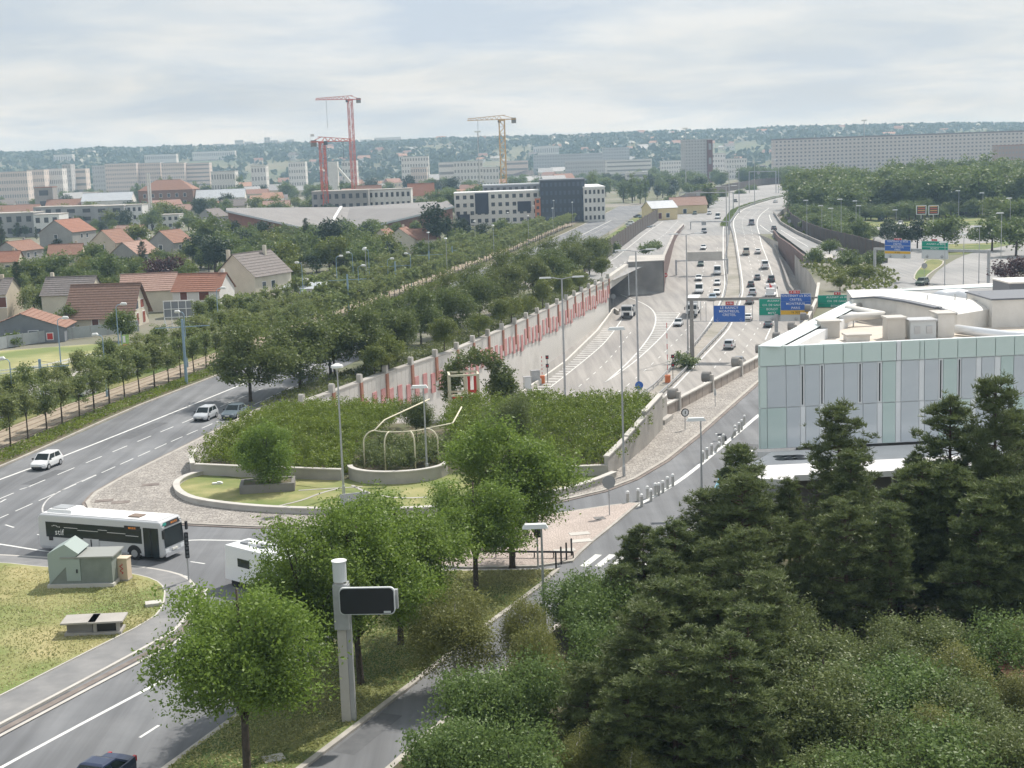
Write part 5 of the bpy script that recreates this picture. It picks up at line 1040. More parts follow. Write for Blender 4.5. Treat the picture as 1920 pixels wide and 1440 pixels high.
pxpanel(1464.5, 1520.5, 550.5, 564, m_bluesign, ['FONTENAY s/s BOIS', 'CRETEIL'], .56, dy=-.85); pxpanel(1464.5, 1520.5, 565, 580, m_bluesign, ['MONTREUIL', 'PARIS'], .58, dy=-.85); pxpanel(1464.5, 1520.5, 581, 588.5, m_yelsign, ['N 302'], .55, dy=-.85); pxpanel(1464.5, 1520.5, 590, 600.5, m_whsign, [], .4, dy=-.85, arrows=(0,), am=M_black)
pxpanel(1480, 1500, 544, 549.5, M_red, ['A 86 S'], .5, dy=-.85)
pxpanel(1534, 1604, 553, 567, m_greensign, ['    AULNAY s/s BOIS', '    CH. DE GAULLE'], .52, dy=-.85); pxpanel(1534, 1604, 568, 577, m_greensign, ['BONDY'], .55, dy=-.85); pxpanel(1534, 1604, 578.5, 600, m_whsign, [], .4, dy=-.85); pxpanel(1564, 1576, 547, 552, M_red, ['A 3'], .5, dy=-.85)
# second gantry by the traffic island
g2 = G(1640, 524); g2r = G(1853, 532); gdir2 = (g2r-g2).normalized(); t2 = thing('sign_gantry', 'pale gantry over the side road with blue and green panels', 'gantry', g2, math.atan2(gdir2.y, gdir2.x)); L2 = (g2r-g2).length; zb2 = AT(1750, 471, (g2.y+g2r.y)/2).z
MB().box((L2, 0, 0), (.45, .45, zb2)).build('post', M_metal, t2); MB().box((0, 0, 0), (.45, .45, zb2)).build('post', M_metal, t2); MB().box((L2/2, 0, zb2), (L2+.4, .42, .5)).build('beam', M_metal, t2)
s2 = L2/213.0
def p2(x0, x1, y0, y1, m, lines, size, **k): zt, zb_ = (AT(1750, y, (g2.y+g2r.y)/2).z for y in (y0, y1)); sign_panel(t2, ((x0+x1)/2-1640)*s2, zb_, (x1-x0)*s2, zt-zb_, m, lines, size, -.4, **k)
p2(1662, 1711, 451, 461, m_bluesign, ['FONTENAY s/s BOIS', 'CRETEIL'], .5); p2(1662, 1711, 462, 471, m_bluesign, ['MONTREUIL', 'PARIS'], .5); p2(1662, 1711, 472, 476.5, m_yelsign, ['N 302'], .45); p2(1662, 1711, 477.5, 485, m_whsign, [], .3, arrows=(-1.6, 1.6), am=M_black); p2(1680, 1694, 447.5, 450.5, M_red, ['A 86'], .35)
p2(1733, 1781, 452, 462, m_greensign, ['   AULNAY s/s BOIS'], .5); p2(1733, 1781, 463, 467.5, m_greensign, ['BONDY'], .5); p2(1733, 1781, 469, 484, m_whsign, [], .3, arrows=(-1.6, 1.6), am=M_black); p2(1751, 1761, 448, 451, M_red, ['A 3'], .35)
for x, lb_ in ((1727, 'square dynamic display with amber pattern beside its twin by the wood'), (1750, 'square dynamic display with amber pattern next to the lamp post by the wood')):
    g = G(x, 418); zt, zb_ = AT(x, 385, g.y).z, AT(x, 402.5, g.y).z; wd = 19*g.y/FPX; t = thing('message_sign', lb_, 'road sign', g); MB().box((0, .1, 0), (.3, .3, zb_)).build('post', M_metal, t); MB().box((0, 0, zb_), (wd, .3, zt-zb_)).build('frame', m_whsign, t)
    o = MB().box((0, -.17, zb_+wd*.08), (wd*.84, .05, (zt-zb_)*.82)).build('display', M_black, t)
    for k in range(4): MB().box((0, -.205, zb_+wd*(.16+.19*k)), (wd*.7, .02, wd*.11)).build('display_row', mat('amber_rows', (.55, .30, .08), .5) if k % 2 else mat('red_rows', (.45, .10, .06), .5), o)
# overhead beams of the tunnel approach and the far sign frames
for (xa, ya, xb, yb, h, lb_) in ((1268, 494, 1364, 492, 3.4, 'wide grey height-warning beam over the tunnel-bound lanes'),):
    a, b = M(xa, ya+22), M(xb, yb+22); t = thing('overhead_beam', lb_, 'gantry', a); d = b-a; zt = AT(1310, 472, a.y).z-a.z; zb_ = AT(1310, 488, a.y).z-a.z
    MB().bar((d.x*.22, d.y*.22, (zt+zb_)/2), (d.x*.9, d.y*.9, (zt+zb_)/2), .5, zt-zb_).build('beam_panel', concrete_l, t); MB().bar((0, 0, zb_), (d.x, d.y, zb_), .3, .3).build('beam', M_metal, t)
    for q in (Vector(), d): MB().box((q.x, q.y, 0), (.45, .45, zb_+.3)).build('post', M_metal, t)
for (xa, ya, xb, yt, lb_) in ((1275, 395, 1375, 362, 'thin sign frame spanning the slip road at the bend'), (1295, 430, 1366, 416, 'thin sign frame above the pale concrete lanes'), (1405, 362, 1455, 322, 'thin sign frame far up the bend')):
    a = M(xa, ya); b = M(xb, ya); t = thing('sign_frame_gantry', lb_, 'gantry', a); h = AT(xa, yt, a.y).z-a.z; d = b-a; MB().bar((0, 0, h), (d.x, d.y, h), .35, .35).build('beam', M_metal, t)
    for q in (Vector(), d): MB().box((q.x, q.y, 0), (.35, .35, h)).build('post', M_metal, t)
    MB().box((d.x*.35, d.y*.35-.3, h-1.2), (1.6, .1, 1.2)).build('sign_plate', m_signback, t)
# boom barriers with orange boxes and signal posts
for (x, y, yt, sx, lb_) in ((1017, 719, 668, 0, 'orange boom barrier at the foot of the long wall'), (1252, 718, 605, 1, 'orange boom barrier with a raised striped arm on the median')):
    g = M(x, y); t = thing('boom_barrier', lb_, 'barrier', g); MB().box((0, 0, 0), (.85, .7, 1.3)).build('housing', M_orange, t); h = AT(x, yt, g.y).z-g.z
    for k in range(10): MB().box((0, 0, 1.25+(h-1.25)*k/10), (.1, .1, (h-1.25)/10)).build('arm_band', M_red if k % 2 else M_white, t)
    p = Vector((g.x+.9, g.y+.3, g.z)); ts = thing('signal_post', 'black signal heads on a post next to the '+lb_.split(' with')[0].split(' at')[0]+(' on the median' if sx else ' by the wall'), 'signal', p); MB().tube([(0, 0, 0), (0, 0, 4.6)], .06, 8).build('post', M_dkmetal, ts)
    for z in (2.6, 4.0): o = MB().box((0, -.1, z), (.5, .25, .6)).build('signal_head', M_black, ts); m_ = MB(); m_.tube([(0, -.23, z+.3), (0, -.26, z+.3)], .14, 10); m_.build('lens', M_tail, o)
for x, y, w_, h, m_, lb_ in ((989, 737, 1.1, 2.6, m_whsign, 'tall pale control cabinet at the foot of the long wall'), (1004, 722, 1.4, 2.4, M_metal, 'grey control cabinet behind the pale one by the long wall')):
    g = M(x, y); t = thing('control_cabinet', lb_, 'cabinet', g, .3); MB().box((0, 0, 0), (w_, .9, h)).build('casing', m_, t); MB().box((0, 0, h), (w_+.12, 1.0, .08)).build('lid', M_metal, t); MB().box((0, -.46, .15), (w_*.8, .03, h-.3)).build('door', m_, t)
# traffic display on its concrete column
g = G(655, 1350, .14); H_ = AT(643, 1052, g.y).z-.14; t = thing('traffic_display', 'blank black traffic display on a thick pale column in the grass strip', 'display', g, -.06)
MB().box((-.10, 0, 0), (.46, .5, H_-1.0), top=(.92, .95)).build('column', concrete_l, t); MB().box((.24, .05, 0), (.22, .35, H_-1.2)).build('column_side', M_metal, t)
mb = MB(); mb.tube([(-.08, 0, H_-1.0), (-.08, 0, H_)], .34, 18); mb.build('column_head', m_whsign, t); mb = MB(); mb.tube([(-.08, 0, H_), (-.08, 0, H_+.04)], .38, 18); mb.build('head_cap', M_white, t)
MB().box((-.05, 0, H_-3.4), (.72, .7, 2.3)).build('mount', M_metal, t)
zp_, hp_, wp_ = H_-3.05, 1.36, 2.72; xp_ = AT(692, 1120, g.y).x-g.x
def rrect(w_, h_, r_, n=5): return [(sx*(w_/2-r_)+r_*math.cos(a0+k*math.pi/2/n), sy*(h_/2-r_)+r_*math.sin(a0+k*math.pi/2/n)) for sx, sy, a0 in ((1, 1, 0), (-1, 1, math.pi/2), (-1, -1, math.pi), (1, -1, 1.5*math.pi)) for k in range(n+1)]
zc_ = AT(692, 1119, g.y).z-.14
for nm, w_, h_, y0_, th, m_ in (('display_frame', wp_, hp_, -.62, .16, m_whsign), ('display_face', wp_-.09, hp_-.09, -.64, .04, M_black)):
    mb = MB(); mb.ext(rrect(w_, h_, .22), (xp_, y0_, zc_), (1, 0, 0), (0, 0, 1), (0, th, 0)); mb.build(nm, m_, t)
MB().box((xp_+.42, -.2, zc_-.5), (2.1, .25, .95)).build('rear_display', M_metal, t); MB().box((xp_+wp_*.36, -.655, zc_-hp_*.44), (.34, .02, .1)).build('maker_plate', m_whsign, t)
# transformer hut with the beige cabinet beside it, concrete vents and slab on the lawn
m_hut = mat('hut_green_grey', (.23, .26, .235), .8, (.19, .215, .195), 1.2, 5, .3, 30); m_hut2 = mat('hut_pale_green', (.33, .39, .365), .7)
a, b = G(93, 1104, .19), G(212, 1101, .19); d = (b-a); L_ = d.length; t = thing('transformer_hut', 'grey-green transformer hut with a pitched pale end on the lawn', 'hut', ((a.x+b.x)/2, (a.y+b.y)/2+1.3, .19), math.atan2(d.y, d.x))
MB().box((0, 0, 0), (L_+.2, 2.6, .25)).build('plinth', concrete_l, t); MB().box((.05, .05, .25), (L_-.1, 2.3, 1.75)).build('wall', m_hut, t); MB().box((.5, .05, 2.0), (L_-.7, 2.5, .1)).build('roof', mat('hut_roof', (.30, .31, .29), .8), t)
mb = MB(); mb.ext([(-L_/2+.02, 0), (-L_/2+2.1, 2.05), (-L_/2+1.2, 2.72), (-L_/2+.02, 2.1)], (0, -1.14, .25), (1, 0, 0), (0, 0, 1), (0, 2.3, 0)); mb.build('pitched_end', m_hut2, t)
dr = MB().box((-.45, -1.13, .45), (.95, .06, 1.5)).build('door', m_hut2, t); MB().box((-.2, -1.18, 1.0), (.1, .05, .25)).build('handle', M_black, dr)
g = G(228, 1090, .19); t = thing('beige_cabinet', 'beige electrical cabinet with red graffiti beside the transformer hut', 'cabinet', (g.x, g.y+.4, .19), -.15); MB().box((0, 0, 0), (1.05, .75, .12)).build('plinth', concrete, t); MB().box((0, 0, .12), (1.0, .7, 1.42)).build('casing', mat('cabinet_beige', (.60, .49, .37), .7), t); MB().box((0, 0, 1.54), (1.1, .8, .06)).build('lid', mat('cabinet_lid', (.66, .57, .44), .7), t)
mb = MB(); q = [(.1+.12*math.sin(k*1.9), -.36, .5+.09*k) for k in range(9)]
for p_, q_ in zip(q, q[1:]): mb.bar(p_, q_, .012, .05)
mb.build('graffiti', M_red, t)
for k, (x, y) in enumerate(((148, 1192), (199, 1190))):
    g = G(x, y, .19); t = thing('ventilation_shaft', 'concrete ventilation shaft with a flat slab lid, '+('touching the open-sided one' if k == 0 else 'open-sided, at the worn edge of the lawn'), 'vent', (g.x, g.y+.6, .19), .06)
    MB().box((0, 0, 0), (1.75, 1.3, .18)).build('plinth', concrete, t); MB().box((0, 0, .78), (2.05, 1.7, .1)).build('slab_lid', concrete, t); MB().box((0, .05, .18), (1.5, 1.0, .6)).build('shaft', concrete_d if k == 0 else M_black, t)
    if k:
        for sx in (-1, 1): MB().box((sx*.68, -.45, .18), (.22, .16, .6)).build('corner_post', concrete, t)
g = G(288, 1135, .19); tag(MB().box((0, 0, 0), (1.0, .75, .22), .3).build('concrete_slab', concrete_l, None, (g.x, g.y, .19)), 'small pale concrete slab lying on the lawn edge', 'slab')
# traffic lights
def traffic_light(p, h, label, rz=0.0, heads=((2.6, 0),)):
    t = thing('traffic_light', label, 'traffic light', p, rz); MB().tube([(0, 0, 0), (0, 0, h)], .06, 8).build('post', M_metal, t)
    for z, s in heads:
        o = MB().box((0, -.14 if s == 0 else .14, z), (.26, .2, .85)).build('signal_head', M_black, t)
        for k, m_ in enumerate((M_dkmetal, M_dkmetal, M_dkmetal)): m2 = MB(); m2.tube([(0, -.25, z+.15+.27*k), (0, -.28, z+.15+.27*k)], .09, 10); m2.build('lens', m_, o)
    return t
traffic_light(G(354, 1088, .12), 3.4, 'traffic light with a ball top at the rounded corner of the lawn pavement', .4, ((1.6, 0), (2.5, 0)))
traffic_light(G(1009, 1066, .12), 3.4, 'traffic light beside the lamp post at the end of the grass strip', .5, ((2.2, 0), (2.2, 1)))
# ================================================================== houses and blocks
m_cream = mat('cream_render', (.62, .575, .475), .9, (.54, .50, .41), .4, 5); m_wht = mat('white_render', (.70, .69, .66), .9, (.62, .61, .58), .4, 5); m_gryw = mat('grey_render', (.33, .325, .315), .9, (.28, .275, .265), .4, 5); m_beige = mat('beige_render', (.55, .48, .38), .9, (.48, .42, .335), .4, 5); m_slw = mat('slate_render', (.22, .235, .26), .9, (.19, .205, .225), .4, 4)
m_tbrown = mat('tile_brown', (.20, .125, .095), .9, (.255, .165, .13), 2.5, 4, .4, 10); m_tred = mat('tile_red', (.33, .165, .115), .9, (.27, .13, .09), 2, 4, .4, 10); m_tor = mat('tile_orange', (.31, .18, .132), .9, (.245, .138, .102), 2, 4, .4, 10); m_tpink = mat('tile_pink', (.41, .275, .225), .9, (.33, .215, .175), 2, 4, .4, 10); m_tgrey = mat('tile_grey', (.185, .165, .155), .9, (.235, .21, .20), 2, 4, .4, 10)
m_shut = mat('brown_shutter', (.15, .06, .045), .7); m_zinc = mat('zinc_roof', (.50, .53, .56), .5, (.44, .47, .50), .5, 4); m_wood = mat('red_wood', (.25, .075, .05), .7)
def roof_slope(mb, a, b, c, d, courses, th=.10):
    """tiled slope: a,b eave ends, c,d ridge ends (b-c side); overlapping courses"""
    a, b, c, d = map(Vector, (a, b, c, d)); n_ = (b-a).cross(d-a).normalized()
    if n_.z < 0: n_ = -n_
    for k in range(courses):
        u0, u1 = k/courses, (k+1.08)/courses; lift0, lift1 = th, th*.35
        p = [a.lerp(d, u0)+n_*lift0, b.lerp(c, u0)+n_*lift0, b.lerp(c, min(1, u1))+n_*lift1, a.lerp(d, min(1, u1))+n_*lift1]; q = [a.lerp(d, u0), b.lerp(c, u0)]
        mb.add(p+q, [(0, 1, 2, 3), (4, 5, 1, 0)])
def house(p, wd, dp, he, hr, rz, wall, roof, label, wins=(), chim=(), hip=False, over=.35, courses=9, name='house', group=None, gable=True):
    """ridge along local x; front (camera side) is -y; wins: (face, u, z, w, h, material) face in f,b,l,r"""
    t = thing(name, label, 'house', p, rz, group); X_, Y_ = wd/2, dp/2; mb = MB()
    mb.box((0, 0, 0), (wd, dp, he))
    if not hip:
        for s in (-1, 1): mb.add([(s*X_, -Y_, he), (s*X_, Y_, he), (s*X_, 0, hr-.05)], [(0, 1, 2)])
    mb.build('wall', wall, t); mb = MB(); e = over; sl_ = (hr-he)/Y_; ze = he-e*sl_; xe = X_+e*.8; xr = xe if not hip else X_*.45
    roof_slope(mb, (-xe, -Y_-e, ze), (xe, -Y_-e, ze), (xr, 0, hr), (-xr, 0, hr), courses); roof_slope(mb, (xe, Y_+e, ze), (-xe, Y_+e, ze), (-xr, 0, hr), (xr, 0, hr), courses)
    if hip:
        roof_slope(mb, (xe, -Y_-e, ze), (xe, Y_+e, ze), (xr, .01, hr), (xr, -.01, hr), courses); roof_slope(mb, (-xe, Y_+e, ze), (-xe, -Y_-e, ze), (-xr, -.01, hr), (-xr, .01, hr), courses)
    mb.bar((-xr, 0, hr+.08), (xr, 0, hr+.08), .28, .16); r_ = mb.build('roof', roof, t)
    for (cx_, cy_, h) in chim: o = MB().box((cx_, cy_, he), (.6, .6, hr-he+h)).build('chimney', wall, r_)
    for fc, u, z, w_, h, m_ in wins:
        if fc in 'fb': s = -1 if fc == 'f' else 1; c_, sz, fs = (u, s*(Y_+.02), z), (w_, .08, h), (w_+.24, .06, h+.24); c2_ = (u, s*(Y_+.01), z-.12)
        else: s = -1 if fc == 'l' else 1; c_, sz, fs = (s*(X_+.02), u, z), (.08, w_, h), (.06, w_+.24, h+.24); c2_ = (s*(X_+.01), u, z-.12)
        o = MB().box(c2_, fs).build('window', M_white, t); MB().box(c_, sz).build('pane' if m_ is M_glass2 else 'shutter', m_, o)
    return t
def hp(px, py): g = G(px, py); return (g.x, g.y, 0)
W = M_glass2
house(hp(55, 638), 9, 13.5, 2.4, 4.9, math.pi/2+.1, m_slw, m_tor, 'low slate-grey house with an orange tiled gable beside the meadow fence', [('l', -4.4, .5, .9, 1.0, M_red), ('l', -1.8, .5, 1.5, 1.5, W), ('l', 1.6, .4, 2.2, 1.3, W), ('l', 4.6, .5, 1.8, 1.3, W)])
house(hp(205, 612), 11.6, 9.5, 2.7, 7.6, -.06, m_cream, m_tbrown, 'cream house with a long brown tiled roof and red timber gable', [('f', -.8, .6, 1.1, 1.6, m_shut), ('r', -1.5, .4, 1.0, 2.0, m_wood), ('r', 1.4, 3.2, 1.8, 1.4, m_wood), ('r', -1.6, 3.2, 1.6, 1.4, W), ('r', 2.0, .4, 1.4, 2.0, m_wood)], courses=14, over=.8)
house(hp(140, 592), 9.5, 8, 4.6, 7.6, -.05, m_cream, m_tgrey, 'cream two-storey house with a grey-brown roof and wood-framed window', [('f', 1.6, 2.2, 2.0, 1.8, m_shut)], [(-3.9, .4, .9)])
house(hp(285, 582), 10.5, 8.5, 4.4, 7.3, .1, m_cream, m_tpink, 'house with a pink tiled roof and two skylights behind the timber gable', [], [])
house(hp(385, 590), 9.2, 8.2, 5.0, 7.8, -.16, m_wht, m_tred, 'white two-storey house with brown shutters and a red-brown roof', [('f', -2.4, 3.2, 1.3, 1.5, m_shut), ('f', 1.6, 3.2, 1.9, 1.5, m_shut), ('f', 1.8, .4, 1.6, 1.5, W), ('f', -2.4, .4, 1.3, 1.6, W)], [(3.9, .3, .8)])
house(hp(478, 572), 13, 9.5, 6.4, 10.6, math.pi/2-.42, m_cream, m_tgrey, 'tall cream house with a bare gable wall and dark grey roof', [('f', -3.4, 3.6, 1.2, 1.4, W), ('f', -3.4, .6, 1.2, 1.4, W), ('f', -.2, 3.6, 1.2, 1.4, W)], [(-6.0, 1.4, .9), (3.4, -.8, 1.2)])
t = thing('bungalow', 'flat white bungalow with a pale blue-grey roof behind the lime trees', 'house', hp(565, 566), -.1); MB().box((0, 0, 0), (11, 8, 3.0)).build('wall', m_wht, t); mb = MB(); mb.box((0, 0, 3.0), (11.8, 8.8, .9), top=(.9, .15)); mb.build('roof', m_zinc, t)
for k in range(4): o = MB().box((-3.9+2.5*k, -4.02, .9), (1.3, .08, 1.3)).build('window', M_white, t); MB().box((-3.9+2.5*k, -4.07, 1.0), (1.05, .05, 1.05)).build('pane', W, o)
MB().box((1, .5, 3.6), (1.0, .8, 1.1)).build('chimney', m_wht, t)
house(hp(-8, 598), 8, 8, 5.2, 7.8, -.05, m_beige, m_tgrey, 'brown-grey house with a shuttered balcony behind the willow', [('f', 3.0, 2.6, 2.0, 1.9, m_shut)], [(2, 0, .8)])
H2 = [(130, 470, 16, 13, 7, 11.2, math.pi/2-.25, m_gryw, m_tred, 'big grey gable house with a red roof side near the flat-roofed school'), (212, 486, 10.5, 9, 5.6, 9.4, math.pi/2-.3, m_beige, m_tor, 'beige gable house with a smooth orange roof'), (248, 466, 10, 9, 5.6, 8.3, -.2, m_wht, m_tpink, 'house with a pale pink sunlit roof behind the orange one'), (322, 486, 11, 9, 5.5, 9.0, math.pi/2-.35, m_gryw, m_tor, 'grey wall house with a bright orange roof side among trees'), (255, 502, 12, 9, 4.2, 7.6, math.pi/2-.3, m_gryw, m_tpink, 'low grey house with a weathered pink roof'), (128, 510, 9, 8, 5.2, 7.8, .15, m_beige, m_tor, 'small house with an orange roof and attic window among the trees'), (38, 495, 12, 9, 4.5, 7.2, math.pi/2-.3, m_gryw, m_tor, 'grey house half hidden by the dark conifer'), (10, 520, 9, 8, 4.5, 7, .1, m_beige, m_tred, 'small red-roofed house at the meadow end of the trees'),
      (723, 472, 9, 8, 4.0, 7.0, math.pi/2-.2, m_cream, m_tor, 'cream cottage with an orange hipped roof, first of three below the hall'), (757, 472, 10, 9, 4.2, 7.4, math.pi/2-.15, m_cream, m_tor, 'cream cottage with a gable to the street, middle of three below the hall'), (793, 470, 9, 8, 3.8, 6.8, .2, m_cream, m_tor, 'cream cottage with a broad orange roof, end of three below the hall'), (400, 425, 13, 10, 5, 8.5, math.pi/2-.3, m_gryw, m_tgrey, 'grey gable house beside the long hall'), (520, 408, 14, 10, 6, 9, .1, m_cream, m_tpink, 'cream house with a pale tiled roof behind the hall'), (440, 405, 14, 11, 6, 9.5, .2, m_cream, m_tgrey, 'cream house among trees behind the grey gable'), (355, 410, 14, 10, 5, 8, 0, m_cream, m_tpink, 'low pink-roofed house left of the long hall')]
for x, y, wd, dp, he, hr, rz, wm, rm, lb_ in H2: house(hp(x, y), wd, dp, he, hr, rz, wm, rm, lb_, [('f', -1.8, he-2.4, 1.2, 1.4, W), ('f', 1.8, he-2.4, 1.2, 1.4, W), ('l', 0, he-2.2, 1.2, 1.4, W)], [(wd*.3, .5, .8)])
# generic blocks placed by their outline in the photograph at an assumed distance
def block(x0, x1, yt, Y, label, wall, roofm=None, floors=4, bays=8, depth=14, name='apartment_block', cat='building', ybase=None, win=W, group=None, rz=0.0, band=False, each=False, para=.5):
    a, b = AT(x0, yt, Y), AT(x1, yt, Y); wd = (b-a).length; zt = (a.z+b.z)/2; z0 = 0.0 if ybase is None else AT((x0+x1)/2, ybase, Y).z
    t = thing(name, label, cat, ((a.x+b.x)/2, Y+depth/2, z0), rz, group); h = max(3, zt-z0); MB().box((0, 0, 0), (wd, depth, h)).build('wall', wall, t); MB().box((0, 0, h), (wd+.3, depth+.3, para)).build('roof', roofm or concrete, t)
    fh = h/floors
    if each:
        for i in range(floors):
            for j in range(bays): o = MB().box((-wd/2+wd*(j+.5)/bays, -depth/2-.03, fh*i+fh*.28), (wd/bays*.5, .1, fh*.48)).build('window', win, t)
    else:
        mb = MB()
        for i in range(floors):
            if band: mb.box((0, -depth/2-.04, fh*i+fh*.38), (wd*.96, .1, fh*.36))
            else:
                for j in range(bays): mb.box((-wd/2+wd*(j+.5)/bays, -depth/2-.04, fh*i+fh*.3), (wd/bays*.5, .1, fh*.45))
            for s in (-1, 1):
                for j in range(max(1, int(depth/5))): mb.box((s*(wd/2+.03), -depth/2+depth*(j+.5)/max(1, int(depth/5)), fh*i+fh*.3), (.1, 1.5, fh*.45))
        tag(mb.build('window_grid', win, t), kind='stuff')
    return t
# flat-roofed school, left
m_sch = mat('school_grey', (.36, .365, .37), .85, (.31, .315, .32), .3, 4); m_sch2 = mat('school_white', (.66, .66, .65), .85); m_dkw = mat('dark_window', (.05, .055, .065), .2, spec=.6)
for x0, x1, yt, Y, fl, by, dp, wm, lb_ in ((-30, 62, 401, 640, 2, 5, 16, m_sch, 'low grey school wing with a flat roof and deep windows'), (62, 110, 403, 634, 2, 3, 14, m_sch2, 'white end box of the low school wing'), (62, 118, 389, 690, 3, 3, 14, m_sch, 'grey upper school block with one dark window'), (118, 176, 388, 680, 3, 2, 18, m_sch, 'blank grey school block with a white side'), (176, 232, 387, 672, 3, 2, 16, m_sch, 'grey school block with wide dark windows'), (236, 266, 385, 676, 3, 3, 12, m_sch2, 'small white tower block at the end of the school'), (268, 335, 404, 668, 2, 6, 10, m_sch2, 'white glazed school annex beside the trees'), (155, 178, 362, 900, 2, 2, 14, m_wht, 'white gabled shed behind the school')):
    block(x0, x1, yt, Y, lb_, wm, concrete, fl, by, dp, 'school_block', win=m_dkw, each=True, para=.4)
# long hall with two sweeping grey roofs
m_hallr = mat('hall_roof', (.215, .205, .20), .85, (.25, .24, .235), .15, 4); m_hallw = mat('hall_brick', (.26, .13, .095), .9, (.21, .105, .08), .8, 4)
def hall(pts_eave, pts_ridge, Y0, Y1, label):
    A, B = AT(pts_eave[0][0], pts_eave[0][1], Y0), AT(pts_eave[1][0], pts_eave[1][1], Y0); C, D = AT(pts_ridge[1][0], pts_ridge[1][1], Y1), AT(pts_ridge[0][0], pts_ridge[0][1], Y1); o = Vector((A.x, A.y, 0)); t = thing('sports_hall', label, 'hall', o); P = [p-o for p in (A, B, C, D)]; up_ = Vector((0, 0, .5))
    mb = MB(); mb.add(P+[p+up_ for p in P], [(3, 2, 1, 0), (4, 5, 6, 7), (0, 1, 5, 4), (1, 2, 6, 5), (2, 3, 7, 6), (3, 0, 4, 7)]); mb.build('roof', m_hallr, t)
    mb = MB(); q = [P[0]+Vector((.8, 1, 0)), P[1]+Vector((-.8, 1, 0)), P[2]+Vector((-.8, -.5, 0)), P[3]+Vector((.8, -.5, 0))]; mb.add([(p.x, p.y, 0) for p in q]+[(p.x, p.y, p.z) for p in q], [(0, 1, 5, 4), (1, 2, 6, 5), (2, 3, 7, 6), (3, 0, 4, 7)]); mb.build('wall', m_hallw, t)
    mb = MB(); mb.bar(P[0]+up_+Vector((0, -.1, 0)), P[1]+up_+Vector((0, -.1, 0)), .3, .7); mb.build('fascia', m_zinc, t); return t
hall(((424, 398), (640, 446)), ((424, 392), (660, 390)), 560, 660, 'long sports hall with a dark grey sloping roof and brick gable, school side')
hall(((600, 450), (852, 390)), ((640, 391), (838, 378)), 566, 660, 'long sports hall with a dark grey roof rising to a glazed brick end')
a, b = AT(640, 390, 640), AT(612, 436, 560); tag(MB().bar((0, 0, 0), b-a, 1.1, .5).build('roof_ridge_light', M_white, None, a+Vector((0, 0, .6))), 'white diagonal roof seam between the two hall roofs', 'roof seam')
# apartment buildings in the middle
t = block(851, 1010, 361, 600, 'white apartment building with dark square windows and navy bay panels', mat('flats_white', (.66, .64, .60), .85), M_white, 4, 12, 16, each=True, win=m_dkw)
for x, z, w_, h in ((-6.2, 4.6, 5.6, 8.6), (11.5, 5.0, 5.6, 4.2), (-14.0, .2, 5.2, 4.4)): MB().box((x, -8.15, z), (w_, .25, h)).build('navy_panel', mat('navy_cladding', (.03, .035, .06), .4), t)
block(905, 1020, 347, 620, 'set-back glazed upper floor with a blue-grey roof above the white apartments', m_slw, m_zinc, 1, 10, 12, each=True, win=m_dkw, ybase=362, name='upper_floor')
block(1012, 1096, 338, 596, 'dark glass office block with a rounded dark upper storey', mat('dark_curtain_wall', (.045, .055, .075), .25, spec=.6), m_slw, 5, 10, 18, win=mat('curtain_pane', (.07, .09, .13), .1, spec=.7), each=True, name='office_block')
block(1003, 1013, 372, 595, 'slim orange stair tower between white flats and dark office block', mat('orange_render', (.52, .19, .10), .8), None, 4, 1, 8, each=True, name='stair_tower')
block(1094, 1134, 352, 592, 'white side wing of the dark office block', m_wht, M_white, 4, 5, 50, each=True, win=m_dkw, name='office_wing')
block(584, 690, 359, 690, 'unfinished concrete apartment building under the red crane', m_gryw, concrete, 3, 8, 16, each=True, win=m_dkw, name='unfinished_block')
block(690, 770, 356, 700, 'white unfinished apartment wing with balconies behind the hall', m_wht, concrete, 3, 8, 14, each=True, win=m_dkw, name='unfinished_block')
house((*AT(692, 360, 760).xy, 0), 13, 10, 10, 15.5, .1, m_cream, m_tor, 'cream house with a red roof behind the unfinished block', [('f', -3, 6, 1.4, 1.6, W), ('f', 3, 6, 1.4, 1.6, W)])
house((*AT(790, 370, 720).xy, 0), 13, 10, 10.5, 16.2, .05, m_cream, m_tred, 'tall cream house with a red roof and three windows beside the trees', [('f', -3.4, 7, 1.4, 1.8, W), ('f', 0, 7, 1.4, 1.8, W), ('f', 3.4, 7, 1.4, 1.8, W), ('f', -3.4, 3, 1.4, 1.8, W), ('f', 3.4, 3, 1.4, 1.8, W)])
house((*AT(318, 372, 900).xy, 0), 34, 18, 15, 21, -.03, mat('old_brick', (.25, .155, .115), .9, (.20, .12, .09), .8, 4), m_tor, 'large old brick building with an orange hipped roof', [('f', x, z, 1.6, 2.2, m_dkw) for x in (-13, -8, -3, 2, 7, 12) for z in (6.0, 10.5)], [], True)
block(64, 98, 352, 860, 'square grey-brown brick tower with a broken red roof', m_gryw, m_tred, 3, 1, 9, each=True, name='brick_tower')
house((*AT(125, 388, 860).xy, 0), 22, 13, 8, 12, .1, m_beige, m_tor, 'low orange-roofed house beside the brick tower')
house((*AT(30, 388, 840).xy, 0), 28, 14, 6, 10, .05, m_beige, m_tor, 'long low house with faded orange tiles near the school')
house((*AT(205, 386, 860).xy, 0), 29, 17, 10.5, 15, .08, m_wht, m_zinc, 'white hall with a pale metal roof behind the school')
house((*AT(415, 370, 900).xy, 0), 30, 16, 9, 14, .1, m_wht, m_zinc, 'pale workshop with a zinc roof beside the brick building')
house((*AT(1236, 372, 560).xy, 0), 11, 9, 6.2, 8.8, .35, mat('yellow_render', (.66, .55, .33), .9), m_zinc, 'yellow house with a sloping pale metal roof by the dark barrier', [('f', -2, 2, 1.4, 2.2, m_shut), ('f', 1.4, 2.4, 1.4, 1.6, W)])
